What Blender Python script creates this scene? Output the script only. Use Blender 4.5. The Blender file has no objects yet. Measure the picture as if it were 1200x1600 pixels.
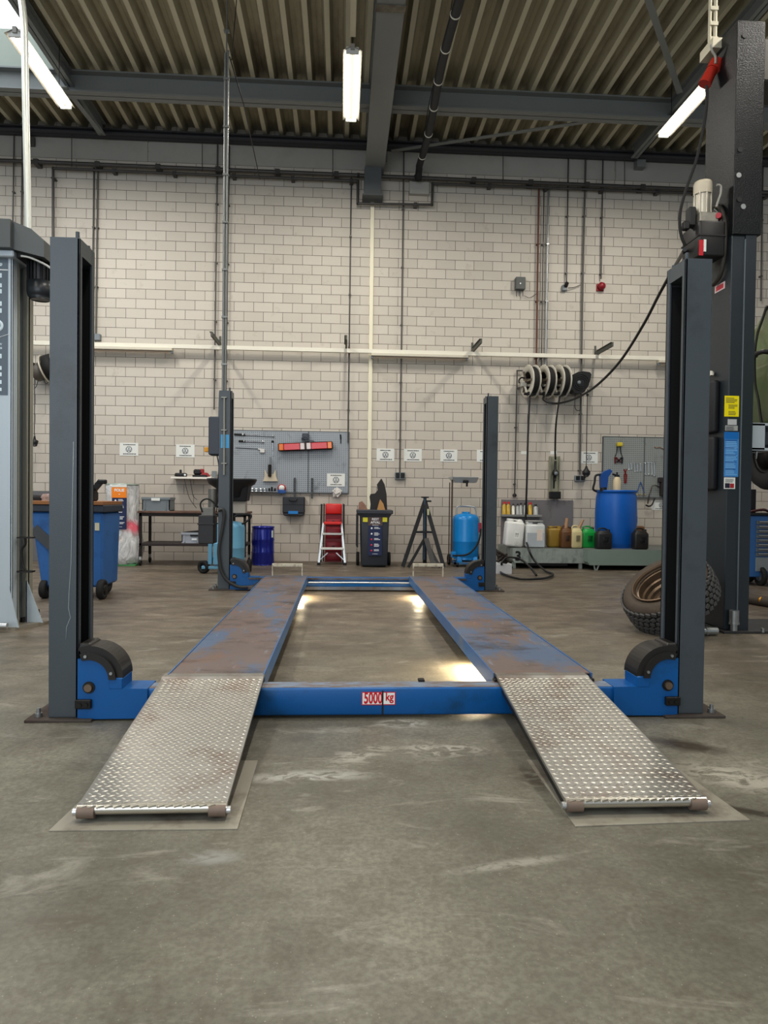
import bpy, bmesh, math, random
from math import sin, cos, pi, radians, atan2, sqrt
from mathutils import Vector, Matrix, Euler
random.seed(7)
C = bpy.context.scene.collection
V = Vector
# ------------------------------------------------------------ camera
F = 1100.0
H = 1.0
YAW, PITCH, ROLL = radians(3.45), radians(1.1), radians(0.7)
cd = V((sin(YAW)*cos(PITCH), cos(YAW)*cos(PITCH), -sin(PITCH)))
r0 = V((cos(YAW), -sin(YAW), 0)); u0 = r0.cross(cd)
cr = cos(ROLL)*r0 + sin(ROLL)*u0
cu = -sin(ROLL)*r0 + cos(ROLL)*u0
cam_d = bpy.data.cameras.new('camera'); cam = bpy.data.objects.new('camera', cam_d); C.objects.link(cam)
cam.matrix_world = Matrix(((cr.x, cu.x, -cd.x, 0), (cr.y, cu.y, -cd.y, 0), (cr.z, cu.z, -cd.z, H), (0, 0, 0, 1)))
cam_d.sensor_fit = 'VERTICAL'; cam_d.sensor_height = 24.0; cam_d.lens = F*24.0/1600.0
cam_d.clip_start = .05; cam_d.clip_end = 200
bpy.context.scene.camera = cam
def at(px, py, X=None, Y=None, Z=None):
    """survey helper: the point of the place seen at a photo pixel, on a known plane"""
    d = cd + cr*((px-600)/F) + cu*((800-py)/F)
    t = Y/d.y if Y is not None else (X/d.x if X is not None else (Z-H)/d.z)
    return V((0, 0, H)) + d*t
def R(px0, py0, px1, py1, Y):
    ym, xm = (py0+py1)/2, (px0+px1)/2
    return at(px0, ym, Y=Y).x, at(px1, ym, Y=Y).x, at(xm, py1, Y=Y).z, at(xm, py0, Y=Y).z
# ------------------------------------------------------------ materials
def lin(c):
    return tuple((x/255/12.92 if x/255 <= .04045 else ((x/255+.055)/1.055)**2.4) for x in c) + (1,)
MATS = {}
def mat(name, col, rough=.5, metal=0., var=.12, scale=6., bump=0., bscale=80., dirt=None, damt=.5, dscale=3., emit=0., coat=0., spec=.5, alpha=1., stretch=None):
    if name in MATS: return MATS[name]
    m = bpy.data.materials.new(name); m.use_nodes = True; nt = m.node_tree; N = nt.nodes; L = nt.links
    b = N['Principled BSDF']; c = lin(col)
    b.inputs['Roughness'].default_value = rough; b.inputs['Metallic'].default_value = metal
    b.inputs['Coat Weight'].default_value = coat; b.inputs['Specular IOR Level'].default_value = spec
    tc = N.new('ShaderNodeTexCoord'); src = tc.outputs['Object']
    if stretch:
        mp = N.new('ShaderNodeMapping'); mp.inputs['Scale'].default_value = stretch; L.new(src, mp.inputs[0]); src = mp.outputs[0]
    nz = N.new('ShaderNodeTexNoise'); nz.inputs['Scale'].default_value = scale; nz.inputs['Detail'].default_value = 5; L.new(src, nz.inputs['Vector'])
    mx = N.new('ShaderNodeMix'); mx.data_type = 'RGBA'
    mx.inputs[6].default_value = tuple(x*(1-var) for x in c[:3])+(1,); mx.inputs[7].default_value = tuple(min(1, x*(1+var)) for x in c[:3])+(1,)
    L.new(nz.outputs['Fac'], mx.inputs[0]); out = mx.outputs[2]
    if dirt:
        n2 = N.new('ShaderNodeTexNoise'); n2.inputs['Scale'].default_value = dscale; n2.inputs['Detail'].default_value = 8; n2.inputs['Roughness'].default_value = .65
        L.new(src, n2.inputs['Vector'])
        rp = N.new('ShaderNodeValToRGB'); rp.color_ramp.elements[0].position = .62-.3*damt; rp.color_ramp.elements[1].position = .8-.3*damt
        L.new(n2.outputs['Fac'], rp.inputs[0])
        m2 = N.new('ShaderNodeMix'); m2.data_type = 'RGBA'; L.new(rp.outputs[0], m2.inputs[0]); L.new(out, m2.inputs[6]); m2.inputs[7].default_value = lin(dirt)
        out = m2.outputs[2]
    L.new(out, b.inputs['Base Color'])
    if bump:
        n3 = N.new('ShaderNodeTexNoise'); n3.inputs['Scale'].default_value = bscale; n3.inputs['Detail'].default_value = 3; L.new(src, n3.inputs['Vector'])
        bp = N.new('ShaderNodeBump'); bp.inputs['Strength'].default_value = bump; bp.inputs['Distance'].default_value = .01
        L.new(n3.outputs['Fac'], bp.inputs['Height']); L.new(bp.outputs[0], b.inputs['Normal'])
    if emit:
        b.inputs['Emission Color'].default_value = c; b.inputs['Emission Strength'].default_value = emit
    if alpha < 1: b.inputs['Alpha'].default_value = alpha
    MATS[name] = m
    return m
# ------------------------------------------------------------ mesh builder
class MB:
    def __init__(s): s.bm = bmesh.new()
    def _new(s, n0): s.bm.verts.ensure_lookup_table(); return s.bm.verts[n0:]
    def box(s, x0, x1, y0, y1, z0, z1, bev=0., M=None, seg=1):
        if x0 > x1: x0, x1 = x1, x0
        if y0 > y1: y0, y1 = y1, y0
        if z0 > z1: z0, z1 = z1, z0
        return s.frus((x0, x1, y0, y1, z0), (x0, x1, y0, y1, z1), bev, M, seg)
    def frus(s, a, b, bev=0., M=None, seg=1):
        x0, x1, y0, y1, z0 = a; X0, X1, Y0, Y1, z1 = b
        c = [(x0, y0, z0), (x1, y0, z0), (x1, y1, z0), (x0, y1, z0), (X0, Y0, z1), (X1, Y0, z1), (X1, Y1, z1), (X0, Y1, z1)]
        t = bmesh.new()
        v = [t.verts.new(p) for p in c]
        for f in ((3, 2, 1, 0), (4, 5, 6, 7), (0, 1, 5, 4), (1, 2, 6, 5), (2, 3, 7, 6), (3, 0, 4, 7)): t.faces.new([v[i] for i in f])
        if bev:
            bmesh.ops.bevel(t, geom=list(t.edges), offset=bev, segments=seg, affect='EDGES', profile=.5)
            if seg > 1:
                for f in t.faces: f.smooth = True
        if M: bmesh.ops.transform(t, matrix=M, verts=t.verts)
        s.join(t); return s
    def join(s, t):
        me = bpy.data.meshes.new('tmp'); t.to_mesh(me); t.free(); s.bm.from_mesh(me); bpy.data.meshes.remove(me)
    def poly(s, pts):
        s.bm.faces.new([s.bm.verts.new(p) for p in pts]); return s
    def ring(s, c, ax1, ax2, r, seg): return [s.bm.verts.new(c+ax1*(r*cos(2*pi*i/seg))+ax2*(r*sin(2*pi*i/seg))) for i in range(seg)]
    def cyl(s, p0, p1, r, r1=None, seg=14, caps=True):
        p0, p1 = V(p0), V(p1); r1 = r if r1 is None else r1
        d = (p1-p0).normalized(); a = d.orthogonal().normalized(); b = d.cross(a)
        A = s.ring(p0, a, b, r, seg); B = s.ring(p1, a, b, r1, seg)
        for i in range(seg):
            f = s.bm.faces.new((A[i], A[(i+1) % seg], B[(i+1) % seg], B[i])); f.smooth = True
        if caps:
            s.bm.faces.new([s.bm.verts.new(v.co) for v in reversed(A)]); s.bm.faces.new([s.bm.verts.new(v.co) for v in B])
        return s
    def tube(s, pts, r, seg=8, closed=False):
        pts = [V(p) for p in pts]; n = len(pts); rings = []; a = None
        for i, p in enumerate(pts):
            if closed: d = (pts[(i+1) % n]-pts[i-1])
            else: d = pts[min(i+1, n-1)]-pts[max(i-1, 0)]
            d = d.normalized()
            a = d.orthogonal().normalized() if a is None else (a-d*a.dot(d)).normalized()
            rr = r[i] if isinstance(r, (list, tuple)) else r
            rings.append(s.ring(p, a, d.cross(a), rr, seg))
        for i in range(n if closed else n-1):
            A, B = rings[i], rings[(i+1) % n]
            for k in range(seg):
                f = s.bm.faces.new((A[k], A[(k+1) % seg], B[(k+1) % seg], B[k])); f.smooth = True
        if not closed:
            s.bm.faces.new(list(reversed(rings[0]))); s.bm.faces.new(rings[-1])
        return s
    def lathe(s, prof, M=None, seg=28, smooth=True, close=False):
        t = bmesh.new(); rs = []
        for (r, z) in prof:
            if r < 1e-5: rs.append([t.verts.new((0, 0, z))])
            else: rs.append([t.verts.new((r*cos(2*pi*i/seg), r*sin(2*pi*i/seg), z)) for i in range(seg)])
        ks = list(range(len(rs)-1)); pairs = [(rs[k], rs[k+1]) for k in ks]
        if close: pairs.append((rs[-1], rs[0]))
        for A, B in pairs:
            for i in range(seg):
                j = (i+1) % seg
                if len(A) == 1 and len(B) == 1: continue
                if len(A) == 1: f = t.faces.new((A[0], B[i], B[j]))
                elif len(B) == 1: f = t.faces.new((A[i], A[j], B[0]))
                else: f = t.faces.new((A[i], A[j], B[j], B[i]))
                f.smooth = smooth
        if M: bmesh.ops.transform(t, matrix=M, verts=t.verts)
        s.join(t); return s
    def prism(s, pl, plane, a, b, smooth=False):
        """polygon in 'xz' (extruded along y), 'yz' (along x) or 'xy' (along z)"""
        f3 = {'xz': lambda u, v, w: (u, w, v), 'yz': lambda u, v, w: (w, u, v), 'xy': lambda u, v, w: (u, v, w)}[plane]
        A = [s.bm.verts.new(f3(u, v, a)) for u, v in pl]; B = [s.bm.verts.new(f3(u, v, b)) for u, v in pl]
        n = len(pl)
        fs = [s.bm.faces.new(A), s.bm.faces.new(list(reversed(B)))]
        for i in range(n):
            f = s.bm.faces.new((A[(i+1) % n], A[i], B[i], B[(i+1) % n])); f.smooth = smooth; fs.append(f)
        bmesh.ops.recalc_face_normals(s.bm, faces=fs)
        return s
    def bar(s, p0, p1, w, d=None, up=(0, 0, 1)):
        p0, p1 = V(p0), V(p1); d = d or w; L = (p1-p0); z = L.normalized(); up = V(up)
        if abs(z.dot(up)) > .98: up = V((0, 1, 0))
        x = up.cross(z).normalized(); y = z.cross(x)
        M = Matrix(((x.x, y.x, z.x, p0.x), (x.y, y.y, z.y, p0.y), (x.z, y.z, z.z, p0.z), (0, 0, 0, 1)))
        return s.box(-w/2, w/2, -d/2, d/2, 0, L.length, 0, M)
    def text(s, body, size, M, bold=0., ext=.0006, align='CENTER'):
        cu_ = bpy.data.curves.new('t', 'FONT'); cu_.body = body; cu_.size = size; cu_.align_x = align; cu_.align_y = 'CENTER'; cu_.extrude = ext; cu_.offset = bold; cu_.resolution_u = 3
        o = bpy.data.objects.new('t', cu_); C.objects.link(o); bpy.context.view_layer.update()
        me = bpy.data.meshes.new_from_object(o); t = bmesh.new(); t.from_mesh(me); bmesh.ops.transform(t, matrix=M, verts=t.verts)
        s.join(t); bpy.data.objects.remove(o); bpy.data.curves.remove(cu_); bpy.data.meshes.remove(me)
        return s
def smooth(pts, n=6, closed=False):
    pts = [V(p) for p in pts]; out = []; m = len(pts)
    for i in range(m if closed else m-1):
        if closed: a, b, c, d = pts[i-1], pts[i], pts[(i+1) % m], pts[(i+2) % m]
        else: a, b, c, d = pts[max(i-1, 0)], pts[i], pts[i+1], pts[min(i+2, m-1)]
        for k in range(n):
            t = k/n; out.append(.5*((2*b)+(c-a)*t+(2*a-5*b+4*c-d)*t*t+(3*b-a-3*c+d)*t**3))
    if not closed: out.append(pts[-1])
    return out
def arc(cx, cz, r, a0, a1, n): return [(cx+r*cos(radians(a0+(a1-a0)*i/n)), cz+r*sin(radians(a0+(a1-a0)*i/n))) for i in range(n+1)]
def face_cam(x, y, z): return Matrix.Translation((x, y, z)) @ Matrix.Rotation(pi/2, 4, 'X')
def TR(loc, rx=0, ry=0, rz=0): return Matrix.Translation(loc) @ Euler((radians(rx), radians(ry), radians(rz))).to_matrix().to_4x4()
# ------------------------------------------------------------ objects
def worldloc(o):
    l = V(o.location)
    while o.parent: o = o.parent; l += V(o.location)
    return l
def tag(o, label, cat, group=None):
    o['label'] = label; o['category'] = cat
    if group: o['group'] = group
    return o
def thing(name, label, cat, loc=(0, 0, 0), group=None):
    o = bpy.data.objects.new(name, None); C.objects.link(o); o.location = loc; o.empty_display_size = .05
    return tag(o, label, cat, group)
def obj(name, mb, m, parent=None, loc=None):
    me = bpy.data.meshes.new(name); mb.bm.normal_update(); mb.bm.to_mesh(me); mb.bm.free()
    ms = m if isinstance(m, (list, tuple)) else [m]
    for k in ms: me.materials.append(k)
    o = bpy.data.objects.new(name, me); C.objects.link(o)
    if parent:
        w = worldloc(parent); me.transform(Matrix.Translation(-w)); o.parent = parent
    else:
        if loc is None:
            xs = [v.co for v in me.vertices]
            loc = V(((min(v.x for v in xs)+max(v.x for v in xs))/2, (min(v.y for v in xs)+max(v.y for v in xs))/2, min(v.z for v in xs)))
        me.transform(Matrix.Translation(-V(loc))); o.location = loc
    return o
def struct(name, mb, m, label=None, loc=(0, 0, 0)):
    o = obj(name, mb, m, None, loc); o['kind'] = 'structure'
    if label: o['label'] = label
    return o
def solo(name, mb, m, label, cat, group=None): return tag(obj(name, mb, m), label, cat, group)
def dup(root, loc, label, group=None):
    r = root.copy(); C.objects.link(r); r.location = loc; r['label'] = label
    if group: r['group'] = group
    for ch in list(root.children):
        c = ch.copy(); C.objects.link(c); c.parent = r
        for g in ch.children:
            d = g.copy(); C.objects.link(d); d.parent = c
    return r
def base(x0, x1, Y, z): return ((x0+x1)/2, Y, z)
# ------------------------------------------------------------ palette
post_m = mat('post_blue_grey_paint', (72, 79, 84), .38, 0, .08, 4, .08, 220, spec=.5, dirt=(60, 64, 66), damt=.25)
rpost_m = mat('column_dark_paint', (38, 46, 52), .35, 0, .08, 4, .2, 160, spec=.6)
blue_m = mat('lift_blue_paint', (0, 88, 150), .4, 0, .1, 5, .03, 90, dirt=(8, 72, 116), damt=.3, dscale=5)
black_m = mat('black_plastic', (24, 25, 26), .45, 0, .1)
dark_m = mat('dark_steel', (48, 46, 45), .45, .6, .15)
rubber_m = mat('black_rubber', (30, 29, 28), .75, 0, .15, 20)
steel_m = mat('galvanised_steel', (165, 168, 168), .35, .8, .15, 14)
chrome_m = mat('chrome_steel', (210, 212, 214), .2, 1, .05)
alu_m = mat('aluminium', (196, 198, 198), .35, .85, .06)
white_m = mat('white_enamel', (226, 222, 208), .5, 0, .04)
paper_m = mat('white_paper', (226, 227, 222), .8, 0, .02)
ink_m = mat('dark_ink', (62, 66, 72), .8, 0, .02)
wink_m = mat('white_ink', (232, 234, 236), .7, 0, .02)
navy_m = mat('navy_print', (34, 46, 84), .6, 0, .03)
redink_m = mat('red_print', (196, 20, 40), .5, 0, .03)
conduit_m = mat('grey_conduit', (96, 94, 90), .5, .3, .15)
grey_m = mat('grey_plastic', (128, 134, 138), .55, 0, .08)
# ============================================================ setting
YW = at(600, 877.5, Z=0).y                     # back wall plane
ZC = at(300, 197, Y=YW-.3).z                                      # underside of the roof deck
def floor_material():
    m = bpy.data.materials.new('worn_concrete_floor'); m.use_nodes = True; nt = m.node_tree; N = nt.nodes; L = nt.links; b = N['Principled BSDF']
    tc = N.new('ShaderNodeTexCoord'); P = tc.outputs['Object']
    def noise(sc, det=6, ro=.55, st=None, dist=0):
        n = N.new('ShaderNodeTexNoise'); n.inputs['Scale'].default_value = sc; n.inputs['Detail'].default_value = det; n.inputs['Roughness'].default_value = ro; n.inputs['Distortion'].default_value = dist
        if st:
            mp = N.new('ShaderNodeMapping'); mp.inputs['Scale'].default_value = st; L.new(P, mp.inputs[0]); L.new(mp.outputs[0], n.inputs['Vector'])
        else: L.new(P, n.inputs['Vector'])
        return n.outputs['Fac']
    def ramp(s, a, c, va=0, vc=1):
        r = N.new('ShaderNodeMapRange'); r.inputs[1].default_value = a; r.inputs[2].default_value = c; r.inputs[3].default_value = va; r.inputs[4].default_value = vc; L.new(s, r.inputs[0]); return r.outputs[0]
    def mix(f, a, c):
        x = N.new('ShaderNodeMix'); x.data_type = 'RGBA'; L.new(f, x.inputs[0])
        for k, q in ((6, a), (7, c)):
            if isinstance(q, tuple): x.inputs[k].default_value = q
            else: L.new(q, x.inputs[k])
        return x.outputs[2]
    def mul(a, c):
        x = N.new('ShaderNodeMath'); x.operation = 'MULTIPLY'
        for k, q in ((0, a), (1, c)):
            if isinstance(q, (int, float)): x.inputs[k].default_value = q
            else: L.new(q, x.inputs[k])
        return x.outputs[0]
    col = mix(ramp(noise(.9, 8, .6), .38, .62), lin((98, 96, 84)), lin((131, 128, 114)))
    # back of the shop is browner and dirtier
    sx = N.new('ShaderNodeSeparateXYZ'); L.new(P, sx.inputs[0])
    far = ramp(sx.outputs[1], 2.6, 6.0)
    brown = mix(ramp(noise(2.2, 10, .7, (1, 2.2, 1), .6), .38, .66), lin((136, 122, 107)), lin((84, 71, 62)))
    col = mix(mul(far, .85), col, brown)
    col = mix(mul(ramp(noise(4.5, 10, .75, None, .5), .5, .66), .5), col, lin((86, 79, 66)))
    col = mix(mul(ramp(noise(2.6, 10, .7, (1, 1.6, 1), .9), .54, .68), .35), col, lin((146, 142, 128)))
    spk = N.new('ShaderNodeTexVoronoi'); spk.inputs['Scale'].default_value = 55; L.new(P, spk.inputs['Vector'])
    col = mix(mul(ramp(spk.outputs['Distance'], .12, .06), .35), col, lin((196, 190, 172)))
    fine = noise(60, 4, .6); col = mix(mul(ramp(fine, .4, .6), .4), col, lin((80, 75, 64)))
    n14 = noise(14, 6, .7); col = mix(mul(ramp(n14, .5, .64), .35), col, lin((92, 84, 72)))
    col = mix(mul(ramp(noise(1.7, 9, .7, (1, 3, 1), 1.2), .57, .70), .45), col, lin((172, 168, 156)))
    col = mix(mul(ramp(noise(1.1, 10, .72, (1.3, 1, 1), .8), .56, .72), .45), col, lin((78, 70, 60)))
    # thin cracks and scrapes
    vz = N.new('ShaderNodeTexVoronoi'); vz.feature = 'DISTANCE_TO_EDGE'; vz.inputs['Scale'].default_value = .55
    mp = N.new('ShaderNodeMixRGB'); mp.inputs[0].default_value = .12; L.new(P, mp.inputs[1])
    nn = N.new('ShaderNodeTexNoise'); nn.inputs['Scale'].default_value = 3; nn.inputs['Detail'].default_value = 8; L.new(P, nn.inputs['Vector']); L.new(nn.outputs['Color'], mp.inputs[2]); L.new(mp.outputs[0], vz.inputs['Vector'])
    col = mix(mul(ramp(vz.outputs['Distance'], .003, .001), .0), col, lin((84, 78, 68)))
    # worn patches: white scrapes ahead of the cross beam, a wet broken edge beside the right ramp
    def spot(cx, cy, rx, ry, rot=0):
        m1 = N.new('ShaderNodeMapping'); m1.vector_type = 'TEXTURE'; m1.inputs['Location'].default_value = (cx, cy, 0); m1.inputs['Rotation'].default_value = (0, 0, radians(rot)); m1.inputs['Scale'].default_value = (rx, ry, 50)
        L.new(P, m1.inputs[0]); ln = N.new('ShaderNodeVectorMath'); ln.operation = 'LENGTH'; L.new(m1.outputs[0], ln.inputs[0]); return ramp(ln.outputs['Value'], 1., .35)
    for (px, py, rx, ry, rot, k, lo, hi) in ((480, 1213, .3, .07, 3, (186, 184, 176), .42, .56), (690, 1170, .25, .12, 0, (176, 172, 160), .5, .6), (560, 1180, .2, .1, 40, (176, 172, 160), .5, .6), (630, 1130, .14, .08, 0, (196, 192, 182), .46, .56), (800, 1350, .22, .03, 12, (160, 157, 146), .4, .55), (330, 1340, .1, .05, 0, (150, 150, 146), .4, .6), (1150, 1215, .26, .16, -35, (182, 176, 164), .44, .56), (1075, 1165, .2, .085, -32, (58, 48, 38), .36, .5), (1180, 1270, .3, .035, -30, (52, 44, 36), .34, .5), (845, 1215, .14, .16, 10, (70, 62, 52), .44, .56), (90, 1440, .12, .04, 0, (92, 86, 74), .4, .6)):
        p = at(px, py, Z=0)
        col = mix(mul(spot(p.x, p.y, rx, ry, rot), mul(ramp(noise(9, 8, .7, (1, 2, 1), 1.), lo, lo+(hi-lo)*.6), .6 if sum(k) > 300 else .85)), col, lin(k))
    L.new(col, b.inputs['Base Color'])
    L.new(ramp(noise(3, 8, .6), .3, .7, .32, .6), b.inputs['Roughness'])
    b.inputs['Specular IOR Level'].default_value = .4
    bp = N.new('ShaderNodeBump'); bp.inputs['Strength'].default_value = .18; bp.inputs['Distance'].default_value = .01; L.new(noise(25, 6, .6), bp.inputs['Height']); L.new(bp.outputs[0], b.inputs['Normal'])
    return m
struct('floor', MB().box(-11, 11, -3.2, YW+.3, -.2, 0), floor_material(), 'worn grey concrete workshop floor')
def wall_material():
    m = bpy.data.materials.new('painted_block_wall'); m.use_nodes = True; nt = m.node_tree; N = nt.nodes; L = nt.links; b = N['Principled BSDF']
    tc = N.new('ShaderNodeTexCoord'); sx = N.new('ShaderNodeSeparateXYZ'); L.new(tc.outputs['Object'], sx.inputs[0])
    cb = N.new('ShaderNodeCombineXYZ'); L.new(sx.outputs[0], cb.inputs[0]); L.new(sx.outputs[2], cb.inputs[1])
    mp = N.new('ShaderNodeMapping'); mp.inputs['Location'].default_value = (.05, .02, 0); L.new(cb.outputs[0], mp.inputs[0])
    br = N.new('ShaderNodeTexBrick'); L.new(mp.outputs[0], br.inputs['Vector']); br.offset = .5
    br.inputs['Scale'].default_value = 1; br.inputs['Brick Width'].default_value = .30; br.inputs['Row Height'].default_value = .15; br.inputs['Mortar Size'].default_value = .0034; br.inputs['Mortar Smooth'].default_value = .3; br.inputs['Bias'].default_value = 0
    br.inputs['Color1'].default_value = lin((204, 197, 186)); br.inputs['Color2'].default_value = lin((195, 188, 177)); br.inputs['Mortar'].default_value = lin((90, 82, 74))
    nz = N.new('ShaderNodeTexNoise'); nz.inputs['Scale'].default_value = 1.3; nz.inputs['Detail'].default_value = 8; L.new(tc.outputs['Object'], nz.inputs['Vector'])
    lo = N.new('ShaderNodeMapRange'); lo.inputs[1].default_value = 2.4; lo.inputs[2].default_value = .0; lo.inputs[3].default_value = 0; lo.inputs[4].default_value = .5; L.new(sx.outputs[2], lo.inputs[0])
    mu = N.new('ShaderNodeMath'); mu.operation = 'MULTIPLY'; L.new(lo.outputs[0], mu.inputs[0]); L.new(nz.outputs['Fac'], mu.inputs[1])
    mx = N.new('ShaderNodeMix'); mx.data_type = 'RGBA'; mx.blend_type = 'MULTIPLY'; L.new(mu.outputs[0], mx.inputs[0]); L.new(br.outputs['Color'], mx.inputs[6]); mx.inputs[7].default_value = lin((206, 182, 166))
    n2 = N.new('ShaderNodeTexNoise'); n2.inputs['Scale'].default_value = 5; n2.inputs['Detail'].default_value = 9; n2.inputs['Roughness'].default_value = .7; L.new(tc.outputs['Object'], n2.inputs['Vector'])
    r2 = N.new('ShaderNodeMapRange'); r2.inputs[1].default_value = .6; r2.inputs[2].default_value = .72; r2.inputs[4].default_value = .3; L.new(n2.outputs['Fac'], r2.inputs[0])
    m3 = N.new('ShaderNodeMix'); m3.data_type = 'RGBA'; L.new(r2.outputs[0], m3.inputs[0]); L.new(mx.outputs[2], m3.inputs[6]); m3.inputs[7].default_value = lin((150, 138, 122))
    L.new(m3.outputs[2], b.inputs['Base Color']); b.inputs['Roughness'].default_value = .65
    n4 = N.new('ShaderNodeTexNoise'); n4.inputs['Scale'].default_value = 40; L.new(tc.outputs['Object'], n4.inputs['Vector'])
    ad = N.new('ShaderNodeMath'); ad.operation = 'MULTIPLY_ADD'; L.new(n4.outputs['Fac'], ad.inputs[0]); ad.inputs[1].default_value = .25; 
    iv = N.new('ShaderNodeMath'); iv.operation = 'SUBTRACT'; iv.inputs[0].default_value = 1; L.new(br.outputs['Fac'], iv.inputs[1]); L.new(iv.outputs[0], ad.inputs[2])
    bp = N.new('ShaderNodeBump'); bp.inputs['Strength'].default_value = .5; bp.inputs['Distance'].default_value = .008; L.new(ad.outputs[0], bp.inputs['Height']); L.new(bp.outputs[0], b.inputs['Normal'])
    return m
struct('wall_back', MB().box(-11, 11, YW, YW+.3, 0, 7.2), wall_material(), 'painted cream concrete block wall')
zf1 = at(400, 229, Y=YW).z; zf0 = at(400, 260, Y=YW).z
fb = MB()
for i in range(-3, 3): fb.box(i*3.66+.65, i*3.66+4.29, YW-.02, YW, zf0, zf1)
struct('trim_1', fb, mat('grey_concrete_band', (176, 173, 166), .8, 0, .06, 2, dirt=(168, 164, 156), damt=.3), 'smooth pale concrete band above the blocks')
# roof deck: trapezoidal sheet, ribs running away from the camera
rib_m = mat('roof_rib_lit_face', (196, 190, 166), .6, 0, .1, 2)  # rib undersides painted lighter than the troughs, so they look lit
deck_m = mat('roof_deck_sheet', (166, 160, 136), .6, 0, .12, 2, dirt=(118, 108, 88), damt=.4, dscale=1.2, stretch=(1, .3, 1))
XS = at(100, 97, Z=ZC).x - .05                 # left edge of the roof light
YA = at(400, 121, Z=ZC).y; ZA = at(400, 155, Y=YA).z
def deck(xa, xb, ya, yb, name, label):
    mb = MB(); pit = .25; n = int((xb-xa)/pit); prof = []
    for i in range(n):
        x = xa+i*pit; prof += [(x, ZC+.13), (x+.05, ZC+.13), (x+.055, ZC+.136), (x+.065, ZC+.136), (x+.07, ZC+.13), (x+.12, ZC+.13), (x+.155, ZC), (x+.215, ZC)]
    prof.append((xa+n*pit, ZC+.13))
    A = [mb.bm.verts.new((x, ya, z)) for x, z in prof]; B = [mb.bm.verts.new((x, yb, z)) for x, z in prof]
    for i in range(len(prof)-1):
        f = mb.bm.faces.new((A[i], B[i], B[i+1], A[i+1])); f.material_index = 1 if i % 8 == 6 else 0
    mb.box(xa, xb, ya, yb, ZC+.25, ZC+.30)
    return struct(name, mb, [deck_m, rib_m], label)
deck(XS, XS+.25*62, -3.2, YW, 'ceiling', 'ribbed steel roof deck')
deck(XS-.25*28, XS, YA+.25, YW, 'ceiling.001', 'ribbed steel roof deck beyond the roof light')
deck(XS-.25*28, XS, -3.2, 3.0, 'ceiling.002', 'ribbed steel roof deck before the roof light')
sk = MB().box(XS-5, XS, 3.0, YA+.26, ZC+.6, ZC+.63)
struct('window_1', sk, mat('roof_light_glazing', (235, 242, 250), .5, 0, .01, emit=2.2), 'white translucent roof light')
up_m = mat('roof_light_upstand', (150, 156, 146), .7, 0, .03)
struct('trim_2', MB().box(XS-5, XS, YA+.2, YA+.25, ZC-.02, ZC+.6).box(XS-.03, XS, 3.0, YA+.2, ZC, ZC+.6), up_m, 'pale upstand round the roof light')
# steel beams
beam_m = mat('grey_beam_paint', (128, 131, 129), .55, 0, .06, 3, .02)
dbeam_m = mat('dark_beam_paint', (70, 70, 74), .6, 0, .08, 3)
def ibeam_x(mb, xa, xb, y, z0, z1, w, tf=.016, tw=.01):
    mb.box(xa, xb, y, y+w, z0, z0+tf); mb.box(xa, xb, y, y+w, z1-tf, z1); mb.box(xa, xb, y+w/2-tw/2, y+w/2+tw/2, z0, z1)
def ibeam_y(mb, ya, yb, x, z0, z1, w, tf=.016, tw=.01):
    mb.box(x, x+w, ya, yb, z0, z0+tf); mb.box(x, x+w, ya, yb, z1-tf, z1); mb.box(x+w/2-tw/2, x+w/2+tw/2, ya, yb, z0, z1)
mb = MB(); ibeam_x(mb, -11, 11, YA, ZA, ZC-.003, .2, .02)
solo('steel_beam', mb, beam_m, 'long grey steel beam crossing the whole roof left to right', 'beam')
mb = MB(); ze = at(250, 212, Y=YW-.26).z; ibeam_x(mb, -11, 11, YW-.26, ze, ZC-.06, .14, .02); mb.box(-11, 11, YW-.12, YW-.03, zf1+.0, zf1+.02)
solo('eaves_beam', mb, dbeam_m, 'dark steel beam running along the top of the block wall', 'beam')
zb = at(584, 273, Y=YW-.02).z; xb0 = at(570, 273, Y=YW-.02).x; xb1 = at(599, 273, Y=YW-.02).x
root = thing('main_beam', 'thick central grey beam running from above the camera to the wall', 'beam', ((xb0+xb1)/2, YW-.05, zb))
mb = MB(); mb.box(xb0, xb1, -3.2, YW-.03, zb, zb+.03); xm = (xb0+xb1)/2; mb.box(xm-.012, xm+.012, -3.2, YW-.03, zb+.03, ZC-.02); mb.box(xb0, xb1, -3.2, YW-.03, ZC-.03, ZC-.004)
obj('beam_web', mb, beam_m, root)
mb = MB(); ys = at(600, 12, Z=zb).y; mb.box(xb0-.01, xb1+.01, ys-.05, ys+.05, zb-.012, zb-.001)
obj('splice_plate', mb, mat('splice_plate_paint', (124, 118, 104), .7, 0, .3, 20, dirt=(80, 66, 54)), root)
x0, x1, z0, z1 = R(569, 283, 595, 309, YW-.15)
mb = MB(); mb.box(x0, x1, YW-.28, YW+.002, z0, zb-.001); mb.box(x0-.03, x1+.03, YW-.3, YW+.002, z0-.02, z0); 
obj('bearing_bracket', mb, mat('bracket_grey', (92, 96, 98), .55, 0, .1), root)
for (px, py, lab, w) in ((157, 208, 'narrow roof beam left of centre leading to the wall beside the roof light', .11), (994, 244, 'narrow roof beam on the right leading to the wall by the tall column', .11)):
    p = at(px, py, Y=YW-.35); mb = MB(); ibeam_y(mb, -3.2 if px > 500 else 3.0, YW-.28, p.x-w/2, p.z, ZC-.006, w)
    solo('roof_beam', mb, beam_m, lab, 'beam')
bx = at(1000, 256, Y=YW-.1); solo('beam_shoe', MB().box(bx.x-.07, bx.x+.07, YW-.16, YW-.021, bx.z-.07, bx.z+.1), beam_m, 'small square grey shoe under the right roof beam end', 'bracket')
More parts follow.
